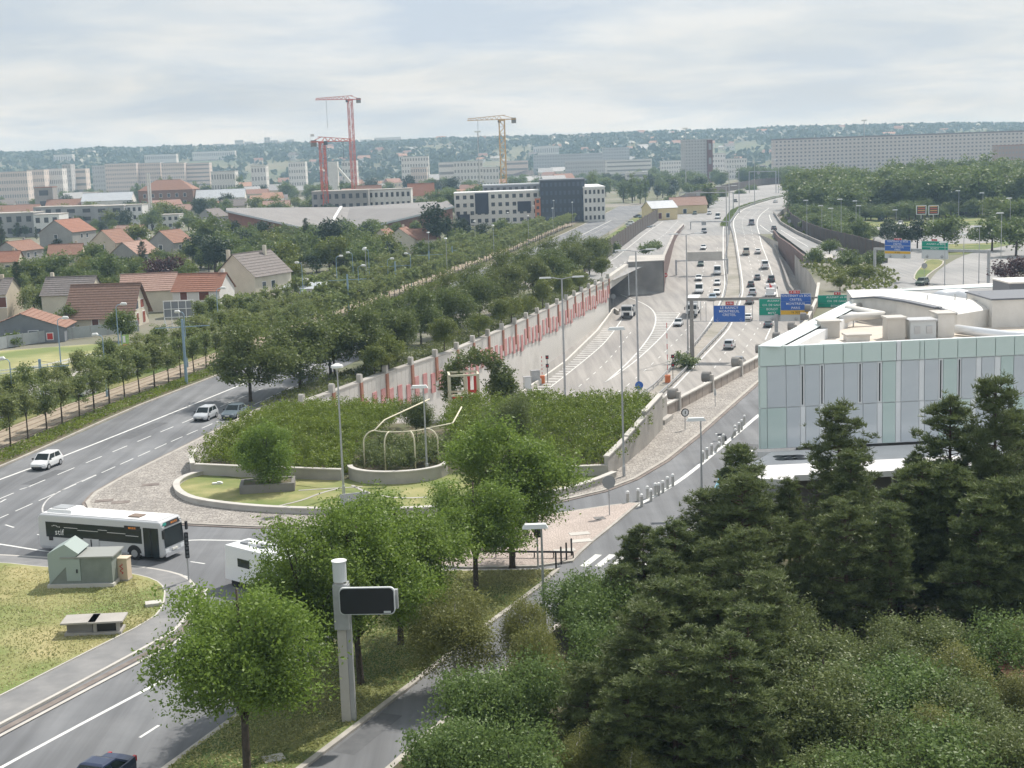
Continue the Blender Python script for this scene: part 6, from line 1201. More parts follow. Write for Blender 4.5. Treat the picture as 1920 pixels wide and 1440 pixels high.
house((*AT(1288, 362, 600).xy, 0), 15, 9, 5.5, 8.6, .1, MATS['yellow_render'], m_tpink, 'yellow gabled building behind the sloping metal roof', [('f', -2, 2, 1.4, 1.8, W)])
# far town
m_farw = mat('far_white', (.66, .65, .63), .9); m_farg = mat('far_grey', (.46, .46, .46), .9); m_farp = mat('far_pinkish', (.64, .565, .52), .9); m_fwin = mat('far_window', (.27, .28, .295), .4)
FARB = [(196, 255, 302, 1500, 8, 14, m_farp, 'pinkish eight-storey slab with dark windows, first of four'), (258, 300, 301, 1510, 8, 10, m_farp, 'pinkish eight-storey slab, second of four behind the poplars'), (302, 345, 301, 1500, 8, 10, m_farp, 'pinkish eight-storey slab, third of four behind the poplars'), (347, 392, 301, 1510, 8, 10, m_farp, 'pinkish eight-storey slab at the end of the row of four'), (-40, 50, 318, 1250, 5, 20, m_farp, 'long pale pink block beyond the old brick building'), (50, 82, 314, 1300, 5, 8, m_farp, 'pinkish stepped block next to the long pale one'), (84, 116, 312, 1320, 4, 9, m_farw, 'white block with long roof terraces'), (116, 132, 304, 1400, 8, 3, m_farg, 'narrow grey tower beside the white terraces'), (132, 160, 312, 1420, 5, 7, m_farp, 'low pinkish block behind the grey tower'), (172, 200, 306, 1600, 7, 6, m_farg, 'grey slab joining the pinkish row'),
        (752, 803, 292, 1300, 6, 10, m_farw, 'white stepped apartment building left of the tall lamp mast'), (770, 800, 312, 1200, 4, 7, m_farp, 'pinkish lower block in front of the white stepped one'), (850, 905, 301, 1150, 5, 9, m_farw, 'white modern building with tall dark window strips'), (822, 856, 303, 1250, 4, 7, m_farw, 'low white building beside the dark-striped one'), (905, 935, 312, 1100, 4, 5, m_farw, 'pale building behind the yellow crane mast'), (1000, 1130, 287, 1900, 7, 26, m_farg, 'long grey slab on the plain behind the yellow crane'), (1060, 1150, 300, 1500, 5, 20, m_farg, 'long low grey building with ribbon windows'), (1130, 1180, 275, 2100, 8, 10, m_farg, 'grey slab rising behind the long low building'), (1136, 1222, 298, 1450, 5, 16, m_farw, 'white ribbon-windowed building near the poplars'), (1240, 1286, 300, 1500, 4, 10, m_farw, 'white low block left of the tall grey tower'), (1008, 1048, 272, 2300, 3, 10, m_farw, 'white villa-like block on the slope'), (1335, 1360, 286, 1400, 5, 5, m_farw, 'small white block right of the tall grey tower'), (1362, 1400, 296, 1350, 4, 8, m_farw, 'white low building behind the median masts'), (945, 990, 300, 1500, 4, 9, m_farp, 'pinkish block right of the yellow crane'), (640, 668, 300, 1250, 5, 5, m_farw, 'white block behind the tall red crane'), (470, 498, 310, 1200, 4, 5, m_farw, 'white block beside the silo'), (540, 572, 302, 1400, 5, 7, m_farw, 'pale apartment block behind the low red crane'), (395, 440, 320, 1100, 3, 9, m_farw, 'low pale workshop behind the poplars'), (1175, 1215, 322, 1000, 3, 8, m_farw, 'low white workshop before the car park')]
for i, (x0, x1, yt, Y, fl, by, wm, lb_) in enumerate(FARB): block(x0, x1, yt+(5 if i < 10 else 2), Y, lb_, wm, m_farg, fl, by, 14, win=m_fwin, band=(i % 5 == 3))
block(1284, 1334, 262, 1250, 'tall grey apartment tower with a dark red end wall', m_farg, m_farg, 14, 9, 30, win=m_fwin, name='tower_block'); block(1326, 1336, 262, 1248, 'dark red end wall slab of the tall grey tower', mat('dark_red_cladding', (.16, .075, .065), .9), m_farg, 3, 1, 30, win=m_fwin, name='tower_end')
t = block(1450, 1990, 254, 1500, 'very long grey-pink slab block closing the horizon behind the wood', mat('slab_pinkgrey', (.52, .465, .43), .9), mat('slab_roof', (.17, .14, .135), .9), 11, 70, 16, win=mat('slab_window', (.16, .16, .17), .4), name='slab_block', ybase=330, para=1.6, rz=.035)
block(1872, 1960, 272, 1150, 'reddish slab block partly hidden by the wood at the right', mat('slab_red', (.36, .27, .245), .9), m_tred, 6, 14, 14, win=m_fwin, name='slab_block')
# white silo with conveyor and chimneys
p = AT(626, 335, 1050); t = thing('silo', 'white concrete plant silo with a sloping conveyor', 'silo', (p.x, p.y, 0)); h = AT(624, 303, 1050).z; MB().box((0, 0, 0), (7, 7, h)).build('tower', m_wht, t); MB().bar((2, 0, h-3), (18, -3, 6), 1.6, 1.6).build('conveyor', m_wht, t)
for x in (277, 281): p = AT(x, 345, 760); tag(MB().tube([(0, 0, 0), (0, 0, AT(x, 325, 760).z)], .45, 8).build('flue', m_wht, None, (p.x, p.y, 0)), 'slim white flue beside the old brick building', 'chimney', 'pair of white flues')
# tower cranes
def crane(px, yb, yt, Y, jib, jl, back_, label, m, lw):
    p = AT(px, yb, Y); z0 = 0; h = AT(px, yt, Y).z; t = thing('tower_crane', label, 'crane', (p.x, p.y, 0), jib); mb = MB(); s = lw/2; n = int(h/3.2)
    for sx in (-1, 1):
        for sy in (-1, 1): mb.bar((sx*s, sy*s, 0), (sx*s, sy*s, h), .34)
    for k in range(n):
        a, b = h*k/n, h*(k+1)/n; sg = 1 if k % 2 else -1
        for q in (-1, 1): mb.bar((-s*sg, q*s, a), (s*sg, q*s, b), .2); mb.bar((q*s, -s*sg, a), (q*s, s*sg, b), .2); mb.bar((-s, q*s, b), (s, q*s, b), .2)
    mb.build('mast', m, t); mb = MB(); jh = 2.4; n = int(jl/2.6)
    for y, z in ((-.9, h+.6), (.9, h+.6), (0, h+.6+jh)): mb.bar((-2, y, z), (jl, y, z-(0 if y else (jh*.6))), .30)
    for k in range(n):
        x0, x1 = jl*k/n, jl*(k+1)/n; zt = h+.6+jh-(jh*.6)*(k+.5)/n
        for y in (-.9, .9): mb.bar((x0, y, h+.6), ((x0+x1)/2, 0, zt), .18); mb.bar(((x0+x1)/2, 0, zt), (x1, y, h+.6), .18)
    mb.build('jib', m, t); mb = MB(); mb.box((-back_/2, 0, h+.4), (back_, 2.2, .5)); mb.bar((0, 0, h+3.0), (-back_+1, 0, h+1.0), .3); mb.build('counter_jib', m, t); MB().box((-back_+1.3, 0, h-1.6), (2.4, 1.8, 3.0)).build('counterweight', concrete_d, t); MB().box((1.2, -1.6, h-1.0), (1.6, 1.3, 1.9)).build('cab', M_glass2, t); MB().box((0, 0, h-.2), (lw+.5, lw+.5, .9)).build('slewing_ring', m, t)
    if 'flag' in label: MB().tube([(-back_, 0, h), (-back_, 0, h+4.4)], .08, 5).build('flag_pole', M_white, t); MB().box((-back_+.9, 0, h+3.2), (1.8, .06, 1.1)).build('flag', m_farw, t)
    MB().tube([(jl*.7, 0, h+.5), (jl*.7, 0, h-jl*.75)], .09, 5).build('hoist_cable', M_dkmetal, t)
m_cr = mat('crane_red', (.58, .15, .11), .6); m_co = mat('crane_orange', (.62, .40, .18), .6)
crane(611, 400, 268, 690, math.radians(25), 15, 5.5, 'short red tower crane with a flag and counterweight', m_cr, 2.4)
crane(665, 365, 188, 900, math.pi+.45, 22, 7, 'tall red tower crane over the unfinished block', m_cr, 2.6); crane(945, 350, 226, 800, math.pi+.12, 19, 8, 'orange-yellow tower crane behind the dark office block', m_co, 3.0)
# high flood-light masts
for x, yt, yb, Y, lb_ in ((900, 247, 372, 780, 'tall floodlight mast left of the orange-yellow crane'), (1286, 241, 330, 900, 'tall floodlight mast above the grey tower'), (1620, 226, 330, 900, 'tall floodlight mast in front of the long slab block')):
    p = AT(x, yb, Y); lamp((p.x, p.y, 0), AT(x, yt, Y).z, lb_, 'crown', r=.3, name='floodlight_mast')
# small far houses on the plain and the slopes
HILL = [(-500, 300), (0, 289), (45, 291), (130, 286), (200, 281), (260, 282), (330, 279), (440, 277), (560, 272), (650, 271), (760, 268), (850, 262), (940, 261), (1080, 258), (1180, 253), (1280, 249), (1400, 247), (1440, 243), (1600, 240), (1700, 237), (1920, 235), (2500, 226)]
def ridge(px): return float(np.interp(px, [a for a, b in HILL], [b for a, b in HILL]))+3
def hillz(px, Y):
    """terrain height behind the town: flat to 1900 m, ridge at 3400 m"""
    k = min(1, max(0, (Y-1800)/1600)); k = k*k*(3-2*k); zr2 = AT(px, ridge(px), 3400).z; return zr2*k*(1+.05*math.sin(px*.021+Y*.004)*(1-k))-.2
Yr = [1750, 1900, 2050, 2200, 2350, 2500, 2650, 2800, 2950, 3100, 3250, 3400, 3600, 4000, 5000]; pxs = list(range(-700, 2700, 40)); mb = MB(); V = []
for Y in Yr:
    for px in pxs: x = AT(px, 400, Y).x; V.append((x, Y, hillz(px, Y) if Y <= 3400 else hillz(px, 3400)*(1-(Y-3400)/2600)))
n = len(pxs); mb.add(V, [(i*n+j, i*n+j+1, (i+1)*n+j+1, (i+1)*n+j) for i in range(len(Yr)-1) for j in range(n-1)])
struct(mb.build('hills', mat('hill_ground', (.07, .095, .04), .95, (.16, .15, .10), .004, 6, **A_), smooth=True))
hm = []
for wm, rm in ((m_wht, mat('far_tile_orange', (.42, .25, .18), .9)), (m_cream, mat('far_tile_red', (.32, .19, .15), .9)), (m_wht, m_tgrey), (m_cream, m_farg)):
    m_ = MB(); m_.box((0, 0, 0), (10, 8, 5.5)); m_.add([(-5.3, -4.4, 5.4), (5.3, -4.4, 5.4), (5.3, 0, 8.6), (-5.3, 0, 8.6), (-5.3, 4.4, 5.4), (5.3, 4.4, 5.4)], [(0, 1, 2, 3), (3, 2, 5, 4), (0, 3, 4), (1, 5, 2)], 1)
    for x in (-3, 0, 3): m_.box((x, -4.02, 2.6), (1.2, .06, 1.5), mi=2)
    hm.append(m_.mesh('far_house', [wm, rm, m_fwin]))
FL = ['small white house with an orange roof among the far trees', 'small cream house with a red roof among the far trees', 'small white house with a grey roof among the far trees', 'small cream house with a pink roof among the far trees']
rh = random.Random(3)
for k in range(240):
    if k < 120: px, Y = rh.uniform(-60, 1450), rh.uniform(820, 1850); z = 0
    else: px, Y = rh.uniform(450, 1980), rh.uniform(2100, 3350); z = hillz(px, Y)
    if k < 120 and 1130 < px < 1460 and Y < 1300: continue
    i = rh.randrange(4); p = AT(px, 400, Y); o = obj('far_house', hm[i], None, (p.x, Y, z-.3), rh.uniform(-.6, .6)); s_ = rh.uniform(.8, 1.5); o.scale = (s_*rh.uniform(.9, 1.6), s_, s_*rh.uniform(.8, 1.2)); tag(o, FL[i], 'house', 'far small houses, '+('white orange', 'cream red', 'white grey', 'cream pink')[i])
for x0, x1, yt, Y, fl, lb_ in ((440, 456, 263, 3300, 14, 'pale tower on the ridge, left of a pair'), (458, 475, 266, 3300, 12, 'pale lower tower of the pair on the ridge'), (495, 506, 258, 3300, 16, 'tallest ridge tower of the group of four'), (507, 521, 263, 3300, 12, 'ridge tower joined to the tallest'), (523, 536, 266, 3300, 10, 'low ridge tower beside the joined pair'), (537, 551, 262, 3300, 12, 'last ridge tower of the group of four'), (675, 695, 262, 3380, 4, 'pale ridge building left of the long white one'), (702, 752, 258, 3380, 5, 'long white building on the ridge right of the tall red crane'), (400, 420, 270, 3200, 6, 'pale stepped building on the ridge'), (100, 135, 290, 2700, 4, 'white building on the slope at the left'), (150, 175, 283, 3000, 3, 'white low building high on the left slope'), (1000, 1040, 275, 2500, 3, 'white slope building with a flat roof'), (270, 330, 290, 2400, 5, 'long pale block on the wooded slope'), (360, 440, 284, 2700, 5, 'pale long slab on the wooded slope'), (1520, 1560, 240, 3350, 4, 'pale ridge building above the long slab block'), (1770, 1815, 233, 3390, 4, 'pale long building on the ridge at the right')):
    px = (x0+x1)/2; block(x0, x1, yt, Y, lb_, m_farw, m_farg, fl, max(2, int((x1-x0)/4)), 16, 'ridge_building', win=m_fwin, ybase=None); col.objects[-1]
# meadow fence and service-street railings, billboard, banners
def fence(label, pts, h, panel, m, pm, z=.05, gap=.06, name='fence'):
    t = thing(name, label, 'fence', (pts[0][0], pts[0][1], z)); q = resample([Vector((p[0], p[1], 0)) for p in pts], panel)
    for a, b in zip(q, q[1:]):
        d = b-a; MB().bar(rel(t, (*(a+d*.03).xy, z+h/2+gap)), rel(t, (*(b-d*.03).xy, z+h/2+gap)), .06, h).build('fence_panel', m, t); MB().box(rel(t, (a.x, a.y, z)), (.12, .12, h+.15)).build('post', pm, t)
    return t
m_fen = mat('fence_grey', (.40, .43, .44), .6, (.34, .37, .38), .6, 4)
fence('grey sheet-metal fence between the meadow and the houses', gp((-60, 668), (20, 652), (100, 640), (180, 632), (262, 622)), 1.9, 3.0, m_fen, M_metal)
fence('grey metal fence along the pavement near the no-entry signs', gp((395, 620), (440, 610), (490, 600), (530, 590)), 2.0, 2.5, m_fen, M_blue)
t = thing('railing', 'white double guard railing curving along the meadow edge', 'railing', (*G(0, 712).xy, 0)); q = resample(smooth_pl([Vector((*G(*p).xy, 0)) for p in ((-60, 716), (0, 706), (60, 700), (110, 690), (160, 676), (215, 668), (262, 655))], 2), 2.5)
for z in (.45, .85): 
    mb = MB()
    for a, b in zip(q, q[1:]): mb.bar(rel(t, (a.x, a.y, z)), rel(t, (b.x, b.y, z)), .06, .2)
    mb.build('rail', M_white, t)
for a in q: MB().box(rel(t, (a.x, a.y, 0)), (.1, .1, .95)).build('post', M_metal, t)
g = G(338, 622); t = thing('billboard', 'back of a billboard on a white lattice frame by the white house', 'billboard', g, .1); MB().box((0, .15, 2.6), (5.0, .12, 2.6)).build('board', mat('board_back', (.24, .25, .27), .7), t)
for x in (-2.5, -1.25, 0, 1.25, 2.5): MB().box((x, 0, 0), (.11, .11, 5.4)).build('upright', M_white, t)
for z in (2.5, 3.9, 5.3): MB().box((0, -.02, z), (5.2, .11, .11)).build('cross_bar', M_white, t)
for x in (-2.5, 0, 2.5): MB().bar((x, 0, 2.4), (x*.7, -1.6, 0), .11).build('strut', M_white, t)
for i, (x, y, lb_) in enumerate(((232, 690, 'green and orange banner on a lamp post near the meadow fence'), (566, 590, 'green and blue banner hanging on the lamp post by the bungalow'), (775, 520, 'green banner on a lamp post far along the service street'), (880, 478, 'small green banner before the cottages'), (930, 466, 'small yellow-green banner near the apartment building'))):
    g = G(x, y); t = thing('banner', lb_, 'banner', g, .2); MB().tube([(0, 0, 0), (0, 0, 5.2)], .06, 6).build('post', M_blue, t); MB().box((.55, 0, 3.0), (.95, .04, 1.7)).build('cloth', mat('banner_green', (.36, .55, .16), .8), t); MB().box((.55, -.03, 2.98), (.95, .04, .42)).build('cloth_band', mat('banner_orange', (.70, .30, .10), .8) if i % 2 == 0 else m_bluesign, t); MB().box((.36, -.035, 3.6), (.35, .04, .95)).build('cloth_mark', M_white, t)
# red tiled roof corner at the right edge of the plot
t = thing('garden_shed', 'red-brown tiled shed roof corner beside the bushes', 'shed', (*AT(1898, 1262, 66).xy, 0), .1); zs_ = AT(1880, 1262, 66).z; MB().box((2.4, 2.2, 0), (4.6, 4.2, zs_-.15)).build('wall', m_hallw, t); mb = MB(); roof_slope(mb, (-.4, -.4, zs_-.2), (4.9, -.4, zs_-.2), (4.9, 2.2, zs_+.25), (-.4, 2.2, zs_+.25), 6); mb.build('roof', m_tred, t)
# car park and cars left of the bend
for k in range(26):
    px = rh.uniform(1180, 1228); py = rh.uniform(408, 432); g = G(px, py); o = car(rh.choice(('sedan', 'hatch')), rh.choice(('white', 'silver', 'dark', 'grey', 'white', 'blue')), (g.x, g.y, 0), (rh.choice((1, -1)), .25), 'parked car in the crowded car park left of the motorway bend', 'cars in the far car park', 'parked_car', 'car', False)
# ================================================================== foliage
L_robinia = leaf_mat('leaf_robinia', (.08, .135, .02), (.27, .37, .07), (.20, .30, .05), .45)
L_dense = leaf_mat('leaf_dense', (.07, .10, .028), (.20, .255, .075), (.17, .185, .055), .42)
L_lime = leaf_mat('leaf_lime', (.10, .145, .04), (.29, .345, .125), (.25, .27, .10), .45)
L_yel = leaf_mat('leaf_yellowish', (.085, .12, .02), (.24, .28, .06), (.20, .22, .04))
L_pine = leaf_mat('needle_pine', (.055, .085, .028), (.20, .245, .085), (.14, .17, .06), .3)
L_birch = leaf_mat('leaf_birch', (.11, .13, .035), (.31, .32, .11), (.25, .26, .08), .45)
L_grey = leaf_mat('leaf_greygreen', (.065, .115, .032), (.23, .32, .10), (.165, .235, .065), .4)
L_far = leaf_mat('leaf_far', (.07, .11, .03), (.21, .275, .085), (.155, .195, .055), .42)
L_dark = leaf_mat('leaf_dark', (.022, .045, .022), (.07, .10, .045), (.045, .07, .035), .2)
L_purple = leaf_mat('leaf_purple', (.045, .022, .025), (.12, .06, .06), (.085, .04, .045))
L_shrub = leaf_mat('leaf_shrub', (.06, .10, .014), (.27, .34, .055), (.21, .27, .03), .4)
L_shrub2 = leaf_mat('leaf_bramble', (.062, .088, .028), (.25, .295, .11), (.17, .21, .065), .4)
L_grass = leaf_mat('grass_blade', (.24, .26, .09), (.62, .56, .30), (.30, .32, .11), .35)
L_hill = leaf_mat('leaf_hill', (.03, .05, .028), (.085, .12, .055), (.06, .085, .04), .2)
def leaves_mesh(name, P, N, size, m, rng, aspect=.55, tint=None, flat=.5):
    """P leaf centres, N preferred normals (n,3); each leaf a pointed quad"""
    n = len(P); d = rng.normal(size=(n, 3)); d /= np.linalg.norm(d, axis=1)[:, None]
    nr = N*flat+d; nr /= np.linalg.norm(nr, axis=1)[:, None]+1e-9
    t = np.cross(nr, rng.normal(size=(n, 3))); t /= np.linalg.norm(t, axis=1)[:, None]+1e-9
    b = np.cross(nr, t); s = (size*(.65+.7*rng.random(n)))[:, None] if np.isscalar(size) else size[:, None]
    V = np.empty((n, 4, 3)); V[:, 0] = P-t*s*.5; V[:, 1] = P+b*s*aspect*.5-t*s*.05; V[:, 2] = P+t*s*.5; V[:, 3] = P-b*s*aspect*.5-t*s*.05
    me = bpy.data.meshes.new(name); me.vertices.add(n*4); me.vertices.foreach_set('co', V.reshape(-1).astype(np.float32))
    me.loops.add(n*4); me.loops.foreach_set('vertex_index', np.arange(n*4, dtype=np.int32))
    me.polygons.add(n); me.polygons.foreach_set('loop_start', np.arange(0, n*4, 4, dtype=np.int32)); me.polygons.foreach_set('loop_total', np.full(n, 4, dtype=np.int32))
    me.materials.append(m); at = me.attributes.new('tint', 'FLOAT', 'FACE')
    if tint is None: tint = rng.random(n)
    at.data.foreach_set('value', np.clip(tint, 0, 1).astype(np.float32)); me.update(calc_edges=True); return me
def lobed(rng, cen, rad, nl, lr, squash=.85, low=-.6):
    """lobe centres spread through an ellipsoid, radii lr*(.7..1.3)"""
    L_ = []
    while len(L_) < nl:
        d = rng.normal(size=3); d /= np.linalg.norm(d); r = rng.random()**.4
        if d[2]*r < low: continue
        L_.append((np.array(cen)+d*r*np.array(rad), lr*(.55+.9*rng.random())))
    return L_
def fill(rng, lobes, n, sprays=14, spread=.22, shell=.55, droop=0.0, arch=1.6):
    w_ = np.array([r**2.3 for c, r in lobes]); w_ /= w_.sum(); k = max(1, n//sprays); li = rng.choice(len(lobes), k, p=w_)
    C = np.array([lobes[i][0] for i in li]); R_ = np.array([lobes[i][1] for i in li]); d = rng.normal(size=(k, 3)); d /= np.linalg.norm(d, axis=1)[:, None]; d[:, 2] = np.abs(d[:, 2])*.25+d[:, 2]*.75
    rr = (shell+(1-shell)*rng.random(k))**1.0*(.75+.45*rng.random(k)); S = C+d*(R_*rr)[:, None]*np.array([1, 1, .85])
    tn = np.repeat(.25+.5*rng.random(k), sprays)+rng.normal(size=k*sprays)*.16; ln = rng.normal(size=(k*sprays, 3))*spread
    out_ = np.repeat(d, sprays, 0); a = rng.random(k*sprays)[:, None]; P = np.repeat(S, sprays, 0)+ln+out_*a*spread*arch*np.repeat(.35+1.7*rng.random(k)**2, sprays)[:, None]; P[:, 2] -= droop*a[:, 0]
    N = out_*.6+np.array([0, 0, .8]); return P, N, tn
def trunk_mesh(rng, h, r, lobes, m, base=0.0, nl=7, lean=0.0, fork=.45):
    mb = MB(); top = Vector((lean, lean*.3, h)); mid = Vector((lean*.3+rng.normal()*.05*h*.2, rng.normal()*.05*h*.2, h*.5))
    pts = [Vector((0, 0, base)), Vector((0, 0, base+.25)), mid, top]; mb.tube(pts, [r*1.35, r, r*.72, r*.25], 8)
    for i in range(min(nl, len(lobes))):
        c = Vector(lobes[i*len(lobes)//max(1, min(nl, len(lobes)))][0]); f = fork+(.9-fork)*rng.random(); s = Vector((0, 0, base)).lerp(mid, min(1, f*2)) if f < .5 else mid.lerp(top, f*2-1)
        if c.z < s.z: s = Vector((0, 0, base)).lerp(mid, .8)
        k = s.lerp(c, .5)+Vector((0, 0, .25)); mb.tube([s, k, c], [r*.42, r*.28, r*.08], 5)
    return mb.mesh('trunk', m, True)
PROTO = {}
def species(key, n, h, cen, rad, nl, lr, nleaf, size, lm, bm=None, tr=.14, spread=.22, sprays=14, shell=.5, aspect=.55, droop=0, low=-.6, nlimb=7, fork=.4, seed=0, arch=1.6):
    PROTO[key] = []
    for v in range(n):
        rng = np.random.default_rng(seed*100+v+11); lobes = lobed(rng, cen, rad, nl, lr, low=low); P, N, tn = fill(rng, lobes, nleaf, sprays, spread, shell, droop, arch)
        PROTO[key].append((trunk_mesh(rng, h*.78, tr, lobes, bm or M_bark, 0, nlimb, rng.normal()*.15, fork), leaves_mesh('crown', P, N, size, lm, rng, aspect, tn), h))
def plant(key, p, h=None, label=None, group=None, name='tree', cat='tree', rz=None, v=None, wide=1.0, sink=.05):
    pr = PROTO[key]; tm, cm, ph_ = pr[rnd.randrange(len(pr)) if v is None else v % len(pr)]; s_ = (h or ph_)/ph_
    t = thing(name, label, cat, (p[0], p[1], (p[2] if len(p) > 2 else 0)-sink), rnd.random()*6.28 if rz is None else rz, group); t.scale = (s_*wide, s_*wide, s_)
    if tm: obj('trunk', tm, t)
    obj('crown', cm, t); return t
species('robinia', 4, 10.5, (0, 0, 5.9), (3.1, 3.1, 3.7), 30, .92, 42000, .165, L_robinia, tr=.17, spread=.19, sprays=24, shell=.45, aspect=.5, droop=.4, low=-.92, nlimb=16, fork=.25, seed=1, arch=3.2)
species('dense', 4, 9.0, (0, 0, 5.0), (3.1, 3.1, 3.2), 26, 1.25, 12000, .30, L_dense, tr=.17, spread=.28, low=-.95, seed=2, arch=2.6)
species('densey', 2, 8.0, (0, 0, 5.0), (2.7, 2.7, 2.3), 18, 1.2, 7000, .36, L_yel, tr=.17, spread=.3, low=-.8, seed=3)
species('lime', 4, 6.6, (0, 0, 4.2), (.95, .95, 2.0), 17, .66, 3800, .22, L_lime, tr=.085, spread=.16, low=-1, nlimb=4, seed=4)
species('limefar', 3, 6.6, (0, 0, 4.2), (1.0, 1.0, 1.95), 14, .70, 1000, .42, L_lime, tr=.085, spread=.18, low=-1, nlimb=2, seed=5)
species('far', 5, 10, (0, 0, 5.4), (3.3, 3.3, 3.7), 22, 1.5, 3000, .62, L_far, tr=.25, spread=.42, low=-.85, nlimb=4, seed=6)
species('fary', 3, 9, (0, 0, 5.3), (3.0, 3.0, 2.6), 16, 1.4, 2400, .60, L_yel, tr=.22, spread=.42, low=-.85, nlimb=4, seed=7)
species('fardark', 3, 10, (0, 0, 6.0), (2.6, 2.6, 3.2), 16, 1.4, 2400, .60, L_dark, tr=.22, spread=.42, low=-.9, nlimb=3, seed=8)
species('purple', 1, 7, (0, 0, 4.0), (3.4, 3.0, 2.2), 16, 1.2, 3000, .45, L_purple, tr=.2, spread=.35, low=-.85, nlimb=3, seed=9)
species('poplar', 3, 20, (0, 0, 10.5), (1.2, 1.2, 8.0), 22, 1.2, 1800, .8, L_far, tr=.3, spread=.45, low=-1, nlimb=2, seed=10)
species('wood', 4, 15, (0, 0, 7.6), (4.6, 4.6, 6.2), 30, 2.0, 4800, .80, L_far, tr=.3, spread=.55, low=-.9, nlimb=4, seed=12)
species('birch', 3, 10, (0, 0, 4.9), (2.6, 2.6, 4.2), 36, .95, 30000, .155, L_birch, M_barkw, tr=.11, spread=.30, sprays=18, shell=.3, aspect=.6, droop=1.3, low=-.7, nlimb=10, seed=13)
species('greyshrub', 3, 5.5, (0, 0, 2.9), (2.3, 2.3, 2.0), 22, .95, 13000, .19, L_grey, tr=.09, spread=.24, low=-.9, nlimb=6, fork=.1, seed=14)
species('shrub', 4, 3.2, (0, 0, 1.6), (1.7, 1.7, 1.1), 16, .75, 7000, .19, L_shrub, tr=.07, spread=.2, low=-.9, nlimb=5, fork=.1, seed=15)
species('bush', 3, 2.6, (0, 0, 1.3), (1.2, 1.2, .9), 12, .62, 1500, .32, L_far, tr=.06, spread=.2, low=-.95, nlimb=3, fork=.1, seed=16)
species('broad', 3, 8.5, (0, 0, 4.8), (3.0, 3.0, 2.9), 24, 1.2, 19000, .21, L_shrub2, tr=.15, spread=.3, sprays=16, low=-.85, nlimb=7, fork=.2, seed=17)
species('willow', 1, 8.5, (0, 0, 5.2), (3.0, 3.0, 1.9), 24, .9, 5200, .34, L_lime, tr=.25, spread=.3, sprays=20, droop=3.0, low=-.2, nlimb=5, seed=18)
# pines: whorls of limbs carrying needle tufts
def pine_proto(key, n, h, rb, dens, m=L_pine, seed=0, top_r=.25, clear=.22, tuft=.40):
    PROTO[key] = []
    for v in range(n):
        rng = np.random.default_rng(seed+v); mb = MB(); mb.tube([(0, 0, 0), (rng.normal()*.08, rng.normal()*.08, h*.5), (0, 0, h)], [.21, .14, .03], 8); T = []
        nb = int(78*(1-clear)*h/13*1.15)
        for j in range(nb):
            f = ((j+rng.random())/nb)**.9; z = h*(clear+(.985-clear)*f); prof = min(1, .45+f*2.6)*(1-max(0, f-.12)/.88)**.62
            L_ = rb*(.10+.90*prof)*(.45+.65*rng.random()); a = j*2.4+rng.normal()*.5; d = Vector((math.cos(a), math.sin(a), 0)); p0 = Vector((0, 0, z)); e = p0+d*L_+Vector((0, 0, L_*(.05+.5*f+rng.normal()*.14))); mdl = p0.lerp(e, .5)-Vector((0, 0, L_*.07))
            mb.tube([p0, mdl, e], [.05, .035, .012], 4, cap=False); ncl = max(1, int(1+L_*1.1))
            for c_ in range(ncl):
                u = 1-c_*.24-.1*rng.random(); u = max(.25, u); cc_ = (p0.lerp(mdl, u*2) if u < .5 else mdl.lerp(e, u*2-1)); side = rng.normal()*.22*L_ if c_ else 0; r_ = .34+.22*rng.random()
                for q in range(int(dens*(1.5+r_*2.2))): v_ = rng.normal(size=3)*r_*.62; T.append((cc_.x-d.y*side+v_[0], cc_.y+d.x*side+v_[1], cc_.z+v_[2]*.62+.12, u))
        for q in range(6): T.append((rng.normal()*.08, rng.normal()*.08, h+.1*q-.35, 1))
        T = np.array(T); k = 13; n_ = len(T); C = np.repeat(T[:, :3], k, 0); d = rng.normal(size=(n_*k, 3)); d[:, 2] = np.abs(d[:, 2])*.9+.25; d /= np.linalg.norm(d, axis=1)[:, None]
        ln = tuft*(.6+.6*rng.random(n_*k)); P = C+d*(ln*.5)[:, None]; tt = np.cross(d, rng.normal(size=(n_*k, 3))); tt /= np.linalg.norm(tt, axis=1)[:, None]; wd = .045
        V = np.empty((n_*k, 4, 3)); V[:, 0] = C-tt*wd*.6; V[:, 1] = C+d*ln[:, None]-tt*wd*.35; V[:, 2] = C+d*ln[:, None]+tt*wd*.35; V[:, 3] = C+tt*wd*.6
        me = leaves_mesh('crown', P, d, .1, m, rng, tint=np.repeat(.15+.6*rng.random(n_)+.1*T[:, 3], k)+rng.normal(size=n_*k)*.1); me.vertices.foreach_set('co', V.reshape(-1).astype(np.float32)); me.update()
        PROTO[key].append((mb.mesh('trunk', M_barkp, True), me, h))
pine_proto('pine', 4, 13, 3.9, 4.6, seed=31, clear=.12)
pine_proto('pineslim', 3, 14, 2.7, 4.6, seed=41, clear=.33)
pine_proto('conifer', 2, 11, 2.2, 1.6, L_dark, seed=51, clear=.06, tuft=.6)
# ---------------------------------------------------------------- trees on the grass strip
RB = [((464, 1452), 1032, 0, 'first beside the navy coupe'), ((572, 1322), 975, 1, 'left of the blank traffic display'), ((677, 1287), 925, 2, 'directly behind the blank traffic display'), ((752, 1212), 905, 3, 'between the display and the weeping birch'),
      ((893, 1112), 862, 0, 'near the paved end of the strip'), ((961, 1068), 766, 3, 'by the low black rail')]
for (p, yt_, v, w_) in RB: plant('robinia', (*G(*p).xy, .12), AT(p[0], yt_, G(*p).y).z*1.06, 'green street tree on the grass strip, '+w_, 'trees of the grass strip', 'street_tree', v=v, wide={1032: 1.08, 975: .98, 925: 1.05, 905: 1.15, 862: 1.2, 766: 1.12}[yt_], rz=v*1.3)
